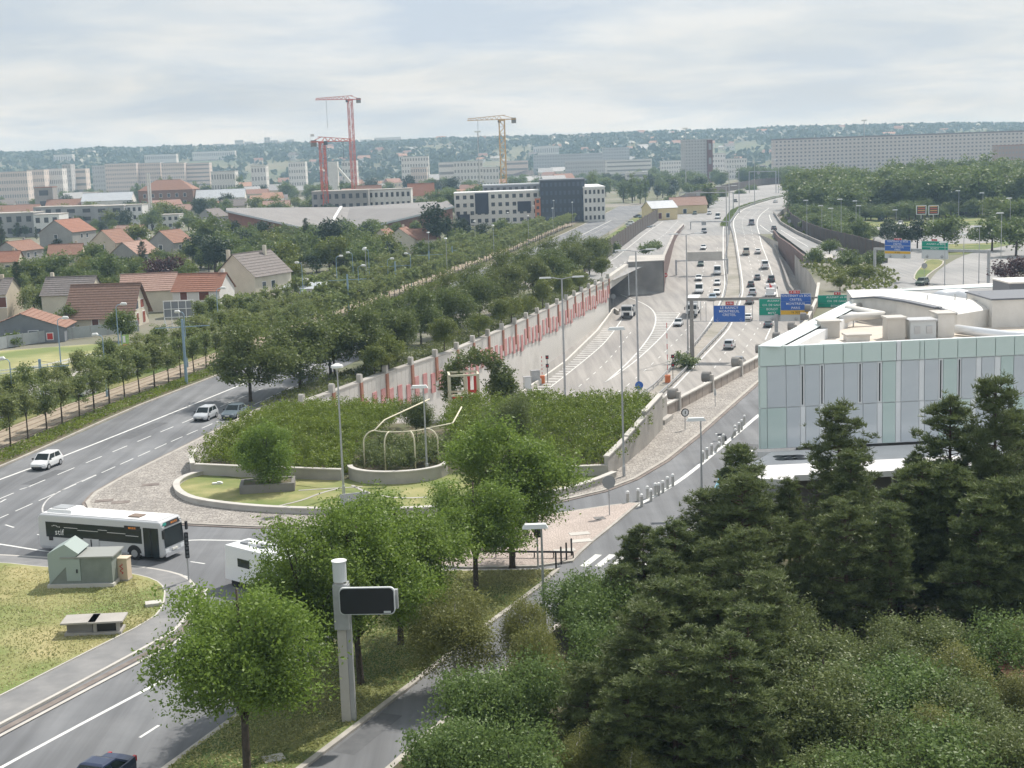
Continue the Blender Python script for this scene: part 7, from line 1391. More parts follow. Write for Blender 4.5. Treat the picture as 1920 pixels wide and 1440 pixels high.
# ---------------------------------------------------------------- pleached lime rows beside the tram
def row(off, y0, y1, step, label, group, skip=0.0, ynear=330):
    q = offset(resample([Vector((*p, 0)) for p in EDGE], 2), off); s_ = 0; last = None
    for p in q:
        if p.y < y0 or p.y > y1: continue
        st = step if p.y < ynear else step*1.05
        if last is not None and (p-last).length < st: continue
        last = p
        if rnd.random() < skip: continue
        plant('lime' if p.y < 240 else 'limefar', (p.x+rnd.uniform(-.15, .15), p.y, .15), rnd.uniform(5.2, 6.6), label, group, 'lime_tree', wide=rnd.uniform(1.05, 1.4))
row(3.4, 118, 560, 3.3, 'narrow young lime tree in the row between the boulevard hedge and the tram track', 'limes along the boulevard side of the tram')
row(11.4, 116, 540, 3.4, 'narrow young lime tree in the row between the tram track and the service street', 'limes along the houses side of the tram', .04)
row(20.6, 232, 470, 5.0, 'narrow lime tree on the far pavement of the service street', 'limes on the far pavement', .12)
# ---------------------------------------------------------------- dark trees above the retaining wall
DT = [(470, 745, 9.4), (548, 722, 9.2), (500, 700, 8.8), (628, 700, 8.6), (685, 690, 8.6), (745, 672, 8.0), (600, 660, 8.2), (690, 640, 8), (790, 640, 8.4), (850, 622, 8.2), (760, 610, 8), (900, 603, 9), (830, 590, 8), (950, 580, 9.2), (890, 572, 8.6), (1000, 558, 9.4), (945, 548, 9), (1040, 540, 9.4), (985, 530, 9), (1075, 522, 9.2), (1030, 512, 8.6), (1105, 508, 9), (1075, 495, 8.5), (1125, 492, 8)]
for i, (x, y, h) in enumerate(DT):
    g_ = G(x, y+8); lim = ix(WALL, g_.y)-1.6 if g_.y < 310 else 1e9; low_ = ix([(a, b) for a, b in BR], g_.y)+.8
    plant('dense', (max(min(g_.x, lim), low_ if g_.y > 170 else -99), g_.y, .1), h, 'dark broad tree in the planted strip between boulevard and retaining wall', 'dark trees above the retaining wall', 'strip_tree', v=i, wide=1.25 if i < 3 else 1.04)
for i, (x, y, h) in enumerate(((812, 700, 5.6), (860, 668, 5), (1010, 612, 5.4), (1050, 585, 5.4), (1100, 552, 5), (1128, 530, 5), (925, 640, 4.6), (965, 622, 4.8), (1030, 598, 4.4), (1076, 568, 4.8), (760, 706, 4.2), (720, 712, 4))):
    g_ = G(x, y); plant('densey', (min(g_.x, ix(WALL, min(309, g_.y))-.9), g_.y, .2), h, 'yellow-green bushy tree leaning over the top of the retaining wall', 'yellow-green trees on the retaining wall', 'wall_tree', v=i)
# ---------------------------------------------------------------- ground cover
def cover(name, label, cat, boxes, n, size, lm, seed, zf=lambda x, y: 0, spr=.12, lump=.3):
    """leaf carpet over quads: boxes of (a,b,c,d plan corners); height field zf"""
    rng = np.random.default_rng(seed); Ps = []; A = [abs((Vector(b)-Vector(a)).cross(Vector(d)-Vector(a))) if False else (Vector((*b, 0))-Vector((*a, 0))).cross(Vector((*d, 0))-Vector((*a, 0))).length for a, b, c, d in boxes]; A = np.array(A); A /= A.sum()
    for (a, b, c, d), fr in zip(boxes, A):
        k = int(n*fr); u, v = rng.random(k), rng.random(k); a, b, c, d = map(np.array, (a, b, c, d)); P = (a[None]*((1-u)*(1-v))[:, None]+b[None]*(u*(1-v))[:, None]+c[None]*(u*v)[:, None]+d[None]*((1-u)*v)[:, None]); Ps.append(P)
    P = np.concatenate(Ps); z = np.array([zf(x, y) for x, y in P]); lumpz = lump*(np.sin(P[:, 0]*1.9+1.3*np.sin(P[:, 1]*1.1))*np.sin(P[:, 1]*1.7+1.1*np.sin(P[:, 0]*.9))); z = z+lumpz+rng.normal(size=len(z))*spr
    tn = .45+.25*np.sin(P[:, 0]*.8+P[:, 1]*.5)+rng.normal(size=len(z))*.2
    me = leaves_mesh(name, np.column_stack([P, z]), np.tile([0, 0, 1.0], (len(P), 1)), size, lm, rng, tint=tn); o = obj(name, me); tag(o, label, cat, kind='stuff'); return o
def strips(pl, a, b, y0, y1, step=8):
    q = [p for p in resample([Vector((*p, 0)) for p in pl], step)]; l, r = offset(q, a), offset(q, b)
    return [((r[i].x, r[i].y), (r[i+1].x, r[i+1].y), (l[i+1].x, l[i+1].y), (l[i].x, l[i].y)) for i in range(len(q)-1) if y0 < q[i].y < y1]
cover('hedge_strip', 'low green ground-cover hedge edging the boulevard beside the tram bed', 'hedge', strips(EDGE, 3.3, .5, 112, 330), 26000, .24, L_shrub, 1, lambda x, y: .38, .1, .12)
cover('hedge_strip', 'low green hedge along the inner side of the tram bed', 'hedge', strips(EDGE, 12.4, 10.6, 112, 420), 14000, .30, L_shrub, 2, lambda x, y: .45, .12, .15)
ws = resample([Vector((*p, 0)) for p in WALL], 8); wo = offset(ws, 1.0); bx_ = []
for i in range(len(ws)-1):
    xa, xb = max(ix(BR, ws[i].y)+.6, wo[i].x-6.5), max(ix(BR, ws[i+1].y)+.6, wo[i+1].x-6.5); bx_.append(((xa, ws[i].y), (wo[i].x, wo[i].y), (wo[i+1].x, wo[i+1].y), (xb, ws[i+1].y)))
cover('hedge_strip', 'dark ground-cover planting along the top of the retaining wall', 'hedge', bx_, 20000, .30, L_dense, 3, lambda x, y: .5, .14, .2)
# shrub beds of the garden: two great mounds of clipped shrubs
def mound(name, label, poly, zf, n, size, lm, seed, step=.9, rlo=.55, rhi=.95, sprays=14):
    rng = np.random.default_rng(seed); P = [Vector((p[0], p[1])) for p in poly]; xs = [p.x for p in P]; ys = [p.y for p in P]; lobes = []
    def ins(x, y):
        c = False
        for i in range(len(P)):
            a, b = P[i], P[(i+1) % len(P)]
            if (a.y > y) != (b.y > y) and x < (b.x-a.x)*(y-a.y)/(b.y-a.y)+a.x: c = not c
        return c
    for x in np.arange(min(xs), max(xs), step):
        for y in np.arange(min(ys), max(ys), step):
            x_, y_ = x+rng.normal()*.25, y+rng.normal()*.25
            if ins(x_, y_): r = rlo+(rhi-rlo)*rng.random(); lobes.append((np.array([x_, y_, zf(x_, y_)-r*.6+rng.normal()*.18]), r))
    Pp, N, tn = fill(rng, lobes, n, sprays, .15, .62)
    keep = Pp[:, 2] > .15; me = leaves_mesh(name, Pp[keep], N[keep], size, lm, rng, tint=tn[keep]); o = obj(name, me); tag(o, label, 'shrubs', kind='stuff'); return o
bedL = [tuple(p) for p in gp((374, 888), (450, 893), (640, 899))]+[(-14.5, 127), (-13.5, 137), (-10, 146), (-21, 148.5), (-24.8, 148), (-27.8, 137)]
mound('shrub_mass', 'dense yellow-green shrub bed behind the straight low wall', bedL, lambda x, y: 1.75+min(1.2, max(0, (y-124)*.12))+.38*math.sin(x*1.25+.5*math.sin(y*.9))*math.sin(y*.85+x*.3), 90000, .19, L_shrub, 21, 1.15, .6, 1.35)
bedR = [tuple(p) for p in gp((870, 890), (960, 893), (1060, 894), (1138, 892), (1176, 864), (1208, 836))]+[(12.8, 138.5), (13.6, 143.5), (-1, 145.5), (-6, 144), (-6.5, 130)]
mound('shrub_mass', 'dense green shrub bed beside the stepped garden wall', bedR, lambda x, y: 1.95+min(1.5, max(0, (y-118)*.10))+.4*math.sin(x*1.2+.6*math.sin(y*.8))*math.sin(y*.9+x*.25), 90000, .19, L_shrub, 22, 1.15, .6, 1.35)
pg_ = G(750, 890).xy
mound('planter_weeds', 'straggly weeds and bushes inside the round pergola planter', [(pg_.x-3.8, pg_.y+.2), (pg_.x, pg_.y-1.3), (pg_.x+3.8, pg_.y+.2), (pg_.x+5.5, pg_.y+7), (pg_.x-4, pg_.y+7)], lambda x, y: 2.0+.5*math.sin(x*1.7)*math.sin(y*1.3), 20000, .19, L_shrub2, 23, .8, .4, .85)
species('tallshrub', 1, 5.5, (0, 0, 2.7), (1.9, 1.9, 2.3), 26, .75, 20000, .17, L_robinia, tr=.08, spread=.2, low=-1, nlimb=8, fork=.1, seed=19)
plant('tallshrub', (*G(503, 922).xy, .6), 5.6, 'tall round green bush growing in the stone planter on the lawn', None, 'planter_bush', 'bush', v=0, wide=1.05)
for i, (x, y, Y, h, lb_) in enumerate(((780, 800, 137, 5.2, 'dark creeper-covered bush beside the pergola top rail'), (960, 800, 128, 6.4, 'leafy tree rising from the right shrub bed behind the street tree'), (1225, 785, 142.5, 3.4, 'large-leaved bush at the corner of parapet and shrub bed'))):
    p = AT(x, y, Y); plant('broad', (p.x, p.y, .3), h, lb_, None, 'garden_bush', 'bush', v=i, wide=.8)
# ivy arch over the frame sculpture
rng = np.random.default_rng(5); v0 = AT(898, 770, 151); lobes = []
for t_ in np.linspace(0, math.pi, 15): lobes.append((np.array([2.1*math.cos(t_), rng.normal()*.4, 2.6+2.5*math.sin(t_)]), .85))
for z_ in np.arange(.3, 3.0, .5): lobes += [(np.array([2.2+.2*rng.normal(), 0, z_]), .95), (np.array([-2.2, 0, z_+1.2]), .6)]
for k in range(6): lobes.append((np.array([1.0+rng.random()*1.2, rng.normal()*.5, 2.0+rng.random()*2]), .9))
Pp, N, tn = fill(rng, lobes, 12000, 14, .15, .6); ia = thing('ivy_arch', 'dark arch of climbing ivy behind the cream cube frame', 'climber', (v0.x, v0.y, .3)); ia.scale = (1.35, 1.3, 1.2); obj('ivy', leaves_mesh('ivy', Pp, N, .22, L_dense, rng, tint=tn), ia)
mb = MB(); mb.tube([(2.1*math.cos(t_), 0, 2.6+2.5*math.sin(t_)) for t_ in np.linspace(0, math.pi, 12)], .07, 6); mb.tube([(2.1, 0, -.3), (2.1, 0, 2.6)], .07, 6); mb.tube([(-2.1, 0, -.3), (-2.1, 0, 2.6)], .07, 6); mb.build('arch_frame', M_cream, ia)
# ---------------------------------------------------------------- the wooded plot, lower right
def at_h(px, py_top, Y, z0=.1):
    p = AT(px, py_top, Y); return (p.x, Y, z0), p.z-z0
PN = [(1572, 768, 92, 0, 'pine', 'slender dark pine standing alone against the glass facade'), (1782, 752, 93, 1, 'pine', 'dark pine before the green facade panel, left of the tallest pine'), (1868, 716, 90, 2, 'pine', 'tallest dark pine at the right of the plot'), (1715, 850, 92, 0, 'pineslim', 'thin small pine close to the canopy'), (1905, 770, 95, 1, 'pineslim', 'slim pine just behind the tallest pine'),
      (1400, 880, 84, 3, 'pine', 'broad dark pine left of the canopy tip'), (1325, 925, 80, 0, 'pine', 'spreading dark pine overhanging the right-hand street'), (1265, 985, 77, 1, 'pine', 'dark pine reaching over the zebra crossing'), (1480, 900, 85, 2, 'pineslim', 'slim pine with bare lower stem before the canopy'), (1600, 925, 83, 0, 'pineslim', 'slim pine in front of the dark base wall'), (1690, 915, 80, 1, 'pine', 'bushy pine in front of the dark base wall'), (1800, 900, 80, 3, 'pine', 'bushy pine below the tallest pine'), (1900, 905, 76, 0, 'pine', 'dark pine above the red roof corner'),
      (1395, 1000, 70, 2, 'pine', 'large dark pine in the middle of the plot'), (1290, 1090, 66, 3, 'pine', 'dark pine behind the grey-green shrubs'), (1500, 985, 76, 1, 'pineslim', 'slim pine between two bushy pines'), (1180, 1010, 80, 2, 'pineslim', 'low dark pine branch tree beside the zebra crossing'), (1100, 1250, 60, 0, 'pine', 'young dark pine at the edge of the plot beside the lane'),
      (1205, 990, 79, 1, 'pine', 'dark pine at the corner beside the zebra crossing'), (1165, 1062, 75, 3, 'pine', 'low dark pine behind the pale poplar shrub'), (1245, 1045, 74, 0, 'pine', 'dark pine second from the zebra crossing'), (1335, 1020, 74, 2, 'pine', 'dark pine close behind the spreading one'), (1250, 1130, 69, 1, 'pine', 'dark pine between poplar bush and large pine'), (1335, 1150, 67, 3, 'pine', 'shaded pine in the darkest part of the plot'), (1425, 1120, 68, 0, 'pine', 'shaded pine beside the leafy hollow'), (1300, 1205, 63, 2, 'pine', 'low shaded pine above the dark young pine'), (1395, 1235, 62, 1, 'pine', 'low shaded pine next to the leafy hollow'), (1225, 1240, 62, 3, 'pine', 'low shaded pine beside the silvery bush')]
for px, py, Y, v, k, lb_ in PN:
    p, h = at_h(px, py, Y); plant(k, p, h, lb_, 'pines of the wooded plot', 'pine_tree', v=v, wide=min(1.35, 12/h*1.0) if k == 'pine' else 1.0)
BR_ = [(846, 1080, 71, 0, 'weeping birch drooping over the grass strip kerb', 1.25), (985, 1075, 72, 1, 'pale-stemmed birch leaning beside the lamp post', .75), (1010, 1130, 66, 2, 'yellowing birch at the edge of the wooded plot', .9), (1085, 1330, 57, 1, 'low yellow-green birch with bare white branches', .9)]
for px, py, Y, v, lb_, w_ in BR_:
    p, h = at_h(px, py, Y); plant('birch', p, h, lb_, None, 'birch_tree', v=v, wide=w_)
GS = [(1090, 1062, 79, 0, 'pale grey-green poplar shrub below the zebra crossing', 'greyshrub'), (1130, 1085, 74, 1, 'grey-green leafy shrub beside the pale poplar shrub', 'greyshrub'), (900, 1240, 62, 2, 'grey-green shrub overhanging the lane under the weeping birch', 'greyshrub'), (985, 1225, 63, 0, 'silvery shrub between birch and dark pines', 'greyshrub'), (1130, 1160, 67, 1, 'silvery poplar bush in front of the dark pines', 'greyshrub'), (850, 1330, 56.5, 2, 'grey-green shrub with bare twigs at the lane edge', 'greyshrub'), (960, 1360, 55, 1, 'grey-green shrub in the bottom of the plot', 'greyshrub'),
      (1560, 1010, 78, 0, 'bright green tree between the slim pines', 'broad'), (1480, 1120, 70, 1, 'leafy tree in the hollow of the plot', 'broad'), (1610, 1180, 66, 2, 'leafy bush in front of the dark pine trunks', 'broad'), (1540, 1250, 62, 0, 'bramble-covered bush at the bottom of the slope', 'broad'), (1700, 1180, 66, 1, 'bramble-covered bush beside the bright undergrowth', 'broad'), (1790, 1260, 61, 2, 'wide leafy bush below the red roof corner', 'broad'), (1880, 1150, 68, 0, 'grey-green tree beside the red roof corner', 'greyshrub'), (1640, 1330, 57, 1, 'wide bramble bush at the bottom of the plot', 'broad'), (1450, 1370, 56, 2, 'young pine beside the low leafy bush', 'pine'), (1240, 1290, 58, 0, 'dark young pine below the large pines', 'pine'), (1340, 1320, 57, 1, 'shaded young pine at the foot of the large pine', 'pine'), (1740, 1390, 54, 0, 'bright bramble bush in the foreground', 'broad'), (1880, 1330, 57, 1, 'leafy bush under the red roof corner', 'broad'), (1550, 1400, 54, 2, 'low leafy bush in the foreground brambles', 'broad'), (1180, 1380, 55, 2, 'yellow-green bush beside the fallen white branch', 'birch')]
for px, py, Y, v, lb_, k in GS:
    p, h = at_h(px, py, Y); h = min(h, 7.5); plant(k, p, h, lb_, None, 'wood_bush', 'bush', v=v, wide=max(.8, min(1.5, 4.5/h)))
mound('undergrowth', 'tangle of brambles and weeds covering the floor of the wooded plot', [(-7, 58), (0, 74), (6, 87), (14, 101), (40, 101), (40, 50), (-10, 50)], lambda x, y: .8+.7*math.sin(x*.6)*math.sin(y*.5), 110000, .24, L_shrub2, 24, 1.3, .7, 1.25)

PF = random.Random(9)
for k in range(16):
    px, Y = PF.uniform(1250, 1930), PF.uniform(75, 88); p = AT(px, 1000, Y)
    if px < 1330 and Y > 74: continue
    plant('pine' if k % 3 else 'pineslim', (p.x, Y, .1), PF.uniform(7, 9.5), 'dark pine crowded inside the wooded plot', 'pines inside the plot', 'pine_tree', wide=1.25)
for k in range(18):
    px, Y = PF.uniform(1490, 1930), PF.uniform(54, 70); p = AT(px, 1000, Y); plant(('broad', 'greyshrub', 'birch')[k % 3], (p.x, Y, .1), PF.uniform(3.5, 5.5), ('green', 'grey-green', 'yellow-green')[k % 3]+' bush crowded inside the wooded plot', 'inner bushes: '+('green', 'grey-green', 'yellow-green')[k % 3], 'wood_bush', 'bush', wide=1.3)
cover('grass_tuft', 'dry grass blades over the corner lawn', 'grass', [tuple(tuple(G(*q).xy) for q in ((-60, 1334), (284, 1166), (250, 1085), (-60, 1062))), tuple(tuple(G(*q).xy) for q in ((250, 1085), (284, 1166), (303, 1140), (304, 1104)))], 14000, .13, L_grass, 31, lambda x, y: .22, .02, .015)
cover('grass_tuft', 'grass blades of the tree-lined strip', 'grass', [((-16.5, 62.7), (-10.5, 62.4), (-.5, 85.2), (-9.0, 86)), ((-9, 86), (-.5, 85.2), (2.4, 92.2), (-5.8, 92.8)), ((-22, 47), (-17.5, 47), (-10.5, 62.4), (-16.5, 62.7))], 30000, .16, L_grass, 32, lambda x, y: .17, .02, .015)

for k in range(9):
    px, Y = 1165+k*34+PF.uniform(-10, 10), (57, 62, 66)[k % 3]; p = AT(px, 1000, Y); plant('pine', (p.x, Y, .1), PF.uniform(5.5, 7.5), 'young dark pine crowded at the shaded lower edge of the plot', 'young pines at the lower edge', 'pine_tree', wide=1.45)
# ================================================================== trees of the town, woods, far wood cover
rt = random.Random(5)
HB = [(o.location.x, o.location.y, 9.5) for o in col.objects if o.get('category') in ('house', 'building') and o.location.y < 720]
def free(x, y, r):
    for hx, hy, hr in HB:
        if abs(x-hx) < hr and -6 < y-hy < hr: return False
    return True
TL = {'far': 'green garden tree among the houses', 'fary': 'yellow-green garden tree among the houses', 'fardark': 'dark garden tree among the houses', 'conifer': 'dark pointed conifer among the houses'}
def town(px0, px1, py0, py1, n, kinds, hlo=5, hhi=10):
    for _ in range(n):
        for tr_ in range(20):
            px, py = rt.uniform(px0, px1), rt.uniform(py0, py1); g = G(px, py); e = ix(EDGE, g.y)-23.5
            if g.x < e and free(g.x, g.y, 8): break
        else: continue
        k = rt.choice(kinds); plant(k, g, rt.uniform(hlo, hhi), TL[k], 'garden trees: '+k, 'garden_tree', wide=rt.uniform(.9, 1.25))
SPEC = [(65, 596, 7.5, 'willow', 'pale weeping willow beside the cream house'), (133, 618, 4.6, 'far', 'round green tree at the corner of the slate-grey house'), (20, 650, 2.6, 'bush', 'round bush in front of the slate-grey house'), (230, 640, 6, 'far', 'leafy tree before the timber gable'), (455, 602, 4.6, 'far', 'round dense tree at the foot of the white house wall'), (375, 615, 4.6, 'far', 'young tree beside the billboard'), (395, 612, 4.2, 'fardark', 'dark small tree behind the billboard'), (310, 545, 8, 'purple', 'purple-leaved tree behind the pink roof'), (335, 535, 6, 'purple', 'second purple-leaved tree beside the grey gable'), (260, 470, 10, 'fary', 'big pale green tree above the school end'), (400, 478, 13, 'far', 'large dark-green round tree in the garden belt'), (430, 500, 11, 'far', 'broad tree behind the tall cream house'), (510, 510, 9, 'far', 'broad tree right of the tall cream house'), (560, 500, 10, 'far', 'tall tree above the bungalow'), (620, 490, 12, 'fardark', 'tall dark tree in front of the hall'), (655, 485, 12, 'far', 'tall tree in front of the hall seam'), (690, 490, 9, 'far', 'tree left of the three cottages'), (820, 470, 14, 'fardark', 'tall dark tree at the glazed end of the hall'), (795, 500, 7, 'far', 'tree in front of the three cottages'), (940, 455, 9, 'far', 'tree in front of the white apartments'), (905, 460, 7, 'fardark', 'dark cypress-like tree before the white apartments'), (575, 470, 10, 'conifer', 'silvery conifer before the hall roof'), (270, 520, 9, 'conifer', 'dark conifer between the pink-roofed houses'), (5, 480, 12, 'conifer', 'tall dark conifer beside the low school wing'), (35, 560, 8, 'conifer', 'dark cedar above the willow'), (100, 530, 9, 'far', 'wide tree before the small orange-roofed house'), (175, 515, 9, 'far', 'wide tree between the orange roofs'), (205, 545, 9, 'far', 'broad bright tree above the brown roof'), (150, 560, 8, 'far', 'tree behind the cream two-storey house'), (60, 545, 9, 'far', 'tree above the willow'), (480, 430, 8, 'fary', 'pale green tree at the edge of the hall roof'), (385, 410, 9, 'conifer', 'blue-green conifer behind the grey gable'), (415, 405, 10, 'conifer', 'dark conifer between white roofs')]
for x, y, h, k, lb_ in SPEC: plant(k, hp(x, y), h, lb_, None, 'garden_tree', wide=1.15 if k not in ('conifer',) else .9)
town(0, 560, 470, 560, 100, ('far', 'far', 'fary', 'fardark'), 3.8, 6.6); town(0, 480, 395, 460, 60, ('far', 'fary', 'fardark', 'conifer'), 4, 7); town(360, 730, 462, 520, 60, ('far', 'far', 'fardark', 'fary'), 6.5, 10.5); town(40, 360, 500, 590, 30, ('far', 'fary'), 3.5, 6); town(520, 900, 440, 500, 40, ('far', 'far', 'fardark'), 5, 9)
for _ in range(24): px = rt.uniform(540, 900); py = rt.uniform(490, 560); g = G(px, py); e = ix(EDGE, g.y)-24.5; plant('bush', (min(g.x, e), g.y, 0), rt.uniform(1.8, 3), 'small bush along the far pavement fence', 'bushes of the far pavement', 'small_bush', 'bush')
# belts of larger trees in the town behind
def belt(n, px0, px1, Y0, Y1, kinds, hlo, hhi, label, group, name='town_tree'):
    for _ in range(n):
        px, Y = rt.uniform(px0, px1), rt.uniform(Y0, Y1); p = AT(px, 400, Y)
        if 1110 < px < 1450 and Y < 1150 and ix(DECK_L, min(1040, Y))-6 < p.x < ix(DECK_R, min(950, Y))+6: continue
        k = rt.choice(kinds); plant(k, (p.x, Y, 0), rt.uniform(hlo, hhi), label, group, name, wide=rt.uniform(.95, 1.3))
belt(60, -30, 620, 640, 900, ('far', 'fary', 'fardark'), 8, 13, 'broad tree in the belt behind the school and the old brick building', 'trees behind the brick building')
belt(60, -30, 860, 900, 1250, ('wood', 'wood', 'fardark'), 11, 16, 'large hazy tree in the far belt before the pinkish slabs', 'far tree belt')
belt(34, 760, 1000, 650, 900, ('wood', 'far'), 9, 15, 'large tree behind the white apartments', 'trees behind the apartments')
belt(40, 860, 1460, 1000, 1500, ('wood', 'far'), 9, 14, 'hazy tree between the far white buildings', 'trees of the far plain')
belt(46, 1090, 1330, 800, 1180, ('wood', 'far', 'fardark'), 8, 13, 'tree in the hazy quarter left of the motorway bend', 'trees left of the bend')
for x in (255, 268, 290, 300, 312, 318, 332, 347, 364, 368, 380, 402, 437, 445, 452): Y = rt.uniform(1080, 1180); p = AT(x, 330, Y); plant('poplar', (p.x, Y, 0), rt.uniform(17, 23), 'columnar poplar in the row before the pinkish slabs', 'poplar row', 'poplar_tree')
for x, Y, h in ((1105, 800, 17), (1112, 810, 20), (1185, 800, 18), (1200, 780, 15), (1210, 790, 17)): p = AT(x, 360, Y); plant('poplar', (p.x, Y, 0), h, 'columnar poplar beside the car park', 'poplars of the car park', 'poplar_tree')
p = AT(1327, 350, 640); plant('poplar', (p.x, 640, 0), 15, 'dark round-topped poplar behind the yellow houses', None, 'poplar_tree', wide=2.0)
for px, Y in ((1250, 640), (1270, 650), (1290, 660), (1345, 700), (1365, 760), (1400, 800), (1420, 860)): p = AT(px, 350, Y); plant('far', (p.x-4, Y, 0), rt.uniform(6, 9), 'leafy tree behind the dark noise barrier', 'trees behind the long noise barrier', 'barrier_tree', wide=1.2)
for s_ in np.arange(380, 620, 9.0): plant('bush', (ix([(25.2, 372), (44.6, 482), (60, 562), (70, 620)], s_)-3, s_, 0), rt.uniform(2.6, 4), 'yellowish bush along the outside of the long noise barrier', 'bushes outside the long noise barrier', 'barrier_bush', 'bush')
# wood right of the motorway
WR = [(px, Y) for px in np.arange(1490, 1990, 17) for Y in (560, 620, 690, 770)]
for px, Y in WR:
    px_, Y_ = px+rt.uniform(-9, 9), Y+rt.uniform(-28, 28); p = AT(px_, 370, Y_)
    if p.x < ix(DECK_R, Y_)+7 if Y_ < 960 else False: continue
    plant('wood', (p.x, Y_, 0), rt.uniform(14, 20), 'tall dense tree in the wood beyond the roundabout', 'wood beyond the roundabout', 'wood_tree', wide=rt.uniform(1.05, 1.3))
for px, Y in [(x, y) for x in np.arange(1480, 1600, 13) for y in (850, 960)]: p = AT(px, 345, Y+rt.uniform(-20, 20)); plant('wood', (p.x, p.y, 0), rt.uniform(12, 16), 'tall tree behind the bend at the edge of the wood', 'trees behind the bend', 'wood_tree')
for px in np.arange(1400, 1500, 12): p = AT(px, 345, 1130); plant('wood', (p.x, 1130+rt.uniform(-20, 20), 0), rt.uniform(12, 16), 'hazy tree behind the outer noise barrier', 'trees behind the outer barrier', 'wood_tree')
for x, h, w_ in ((1848, 24, 1.1), (1875, 22, 1.1), (1605, 19, 1.0)): p = AT(x, 380, 640); plant('poplar', (p.x, 640, 0), h, 'tall leaning poplar rising above the wood', 'poplars above the wood', 'poplar_tree', wide=1.5*w_)
for px in np.arange(1500, 1960, 11): p = AT(px+rt.uniform(-4, 4), 400, rt.uniform(515, 545)); plant('far', (p.x, p.y, 0), rt.uniform(5, 8), 'leafy undergrowth tree along the front of the wood', 'front edge of the wood', 'edge_tree', wide=1.4)
# bank and bushes round the exit ramp and the roundabout
for _ in range(46):
    Y = rt.uniform(400, 560); x = ix([(91.2, 395), (94, 450), (106.5, 540), (116, 590)], Y)+rt.uniform(2, 14); plant('far', (x, Y, 0), rt.uniform(4, 7.5), 'green tree on the planted bank behind the dark barrier', 'trees of the planted bank', 'bank_tree', wide=1.2)
for x, y, h, k, lb_ in ((1530, 500, 5, 'far', 'round bush above the grey ramp block'), (1555, 480, 5, 'far', 'bush beside the exit ramp kerb wall'), (1590, 510, 5.5, 'far', 'bush at the corner of the ramp block'), (1600, 530, 4, 'fary', 'yellow-green bush on the bank before the side road'), (1630, 530, 3.6, 'fary', 'yellow-green bush near the gantry foot'), (1575, 545, 3.4, 'fary', 'low yellow-green bush behind the direction signs'), (1640, 505, 5, 'far', 'bush beside the pale gantry post'), (1690, 470, 8, 'fardark', 'dark tree behind the blue gantry panel'), (1720, 468, 8, 'fardark', 'dark tree between the two gantry panels'), (1770, 470, 10, 'far', 'broad tree behind the green gantry panel'), (1665, 460, 7, 'fardark', 'dark bushy tree left of the blue gantry panel'), (1600, 430, 6, 'far', 'tree beside the roundabout lane'), (1860, 470, 9, 'far', 'tree at the end of the access road'), (1905, 480, 10, 'far', 'large tree right of the access road'), (1900, 540, 6, 'purple', 'dark reddish bush behind the glass roof'), (1900, 440, 12, 'wood', 'big tree at the right behind the access road'), (1870, 430, 12, 'wood', 'big tree beside the grey hoarding'), (1210, 476, 3.2, 'bush', 'bushes growing on top of the concrete block'), (1225, 470, 3, 'bush', 'bush beside the slip road parapet'), (1150, 476, 3.5, 'bush', 'bush at the end of the long wall by the slip road'), (1284, 692, 3, 'bush', 'bush growing in the median below the gantry post')):
    z = 0 if x not in (1210, 1284) else (1.3 if x == 1210 else M(1284, 692).z)
    g = G(x, y, z) if x != 1284 else M(1284, 692); plant(k, (g.x, g.y, z), h, lb_, None, 'roadside_bush', 'bush', wide=1.25)
mound('bank_scrub', 'green scrub on the bank between the ramp block and the side road', [(63, 268), (70, 262), (78, 285), (84, 315), (82, 336), (70, 338), (66, 305)], lambda x, y: 1.4+.5*math.sin(x)*math.sin(y*.7), 9000, .45, L_yel, 61, 1.8, .9, 1.5)
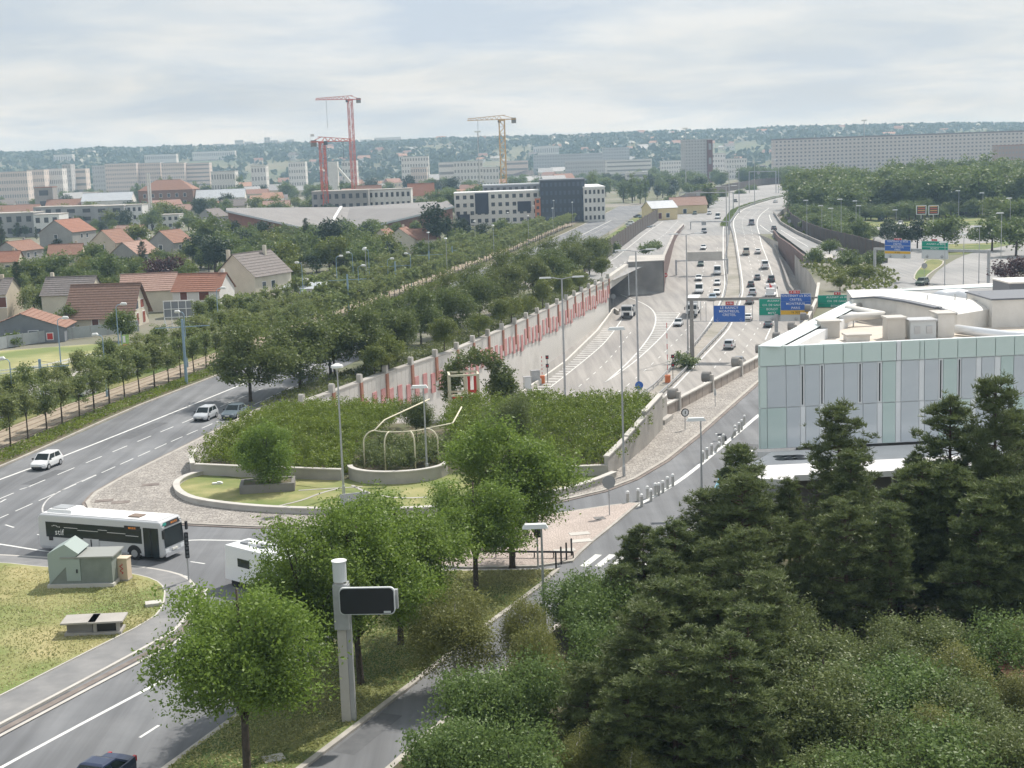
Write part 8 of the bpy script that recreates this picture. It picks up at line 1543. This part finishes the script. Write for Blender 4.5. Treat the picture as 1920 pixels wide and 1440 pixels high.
mound('verge_scrub', 'low scrub on the verge inside the exit ramp curve', [(98, 505), (108, 560), (114, 590), (106, 545), (100, 505), (94, 455), (92, 420)], lambda x, y: 1.0, 3000, .5, L_yel, 62, 1.8, .7, 1.1)
cover('motorway_verge', 'straggly green weeds along the motorway median verge', 'weeds', [((ix(MR, Y)-3.0, Y), (ix(MR, Y)-.4, Y), (ix(MR, Y+12)-.4, Y+12), (ix(MR, Y+12)-3.0, Y+12)) for Y in np.arange(505, 730, 12)], 4000, .5, L_far, 63, lambda x, y: mz(y)+.5, .15, .1)
# far wood cover on the hills and the plain: reads as one mass
rng = np.random.default_rng(77); n = 46000; px = rng.uniform(-250, 2200, n); Y = 1650+1780*rng.random(n)**.85; d0 = np.array([ray(p, 400)[0]/ray(p, 400)[1] for p in px]); zz_ = np.array([hillz(p, y) for p, y in zip(px, Y)])
den = np.sin(px*.013+Y*.0021)+np.sin(px*.031-Y*.005)+.9*np.sin(Y*.011+px*.006); keep = den+rng.normal(size=n)*.7 > np.where(Y > 2700, -1.5, -.2)
P = np.column_stack([d0*Y, Y, zz_+rng.uniform(2, 9, n)])[keep]; tn = np.clip(.4+.22*np.sin(px*.05+Y*.02)+rng.normal(size=n)*.18, 0, 1)[keep]
tag(obj('hill_wood', leaves_mesh('hill_wood', P, np.tile([0, -.6, .8], (len(P), 1)), 11.0, L_hill, rng, .8, tn)), 'blue-green wood covering the distant hills', 'wood', kind='stuff')
# ================================================================== air
mb = MB(); mb.box((0, 2600, -13), (9000, 5400, 116)); hz = mb.build('haze', None); hz.data.materials.clear(); hm_ = bpy.data.materials.new('haze_air'); hm_.use_nodes = True; t_ = hm_.node_tree; t_.nodes.clear(); o_ = nn(t_, 'ShaderNodeOutputMaterial'); v_ = nn(t_, 'ShaderNodeVolumePrincipled'); v_.inputs['Color'].default_value = (.52, .75, 1.0, 1); v_.inputs['Density'].default_value = .00018; v_.inputs['Anisotropy'].default_value = .1; v_.inputs['Absorption Color'].default_value = (1, 1, 1, 1)
t_.links.new(v_.outputs[0], o_.inputs['Volume']); hz.data.materials.append(hm_); tag(hz, kind='stuff')
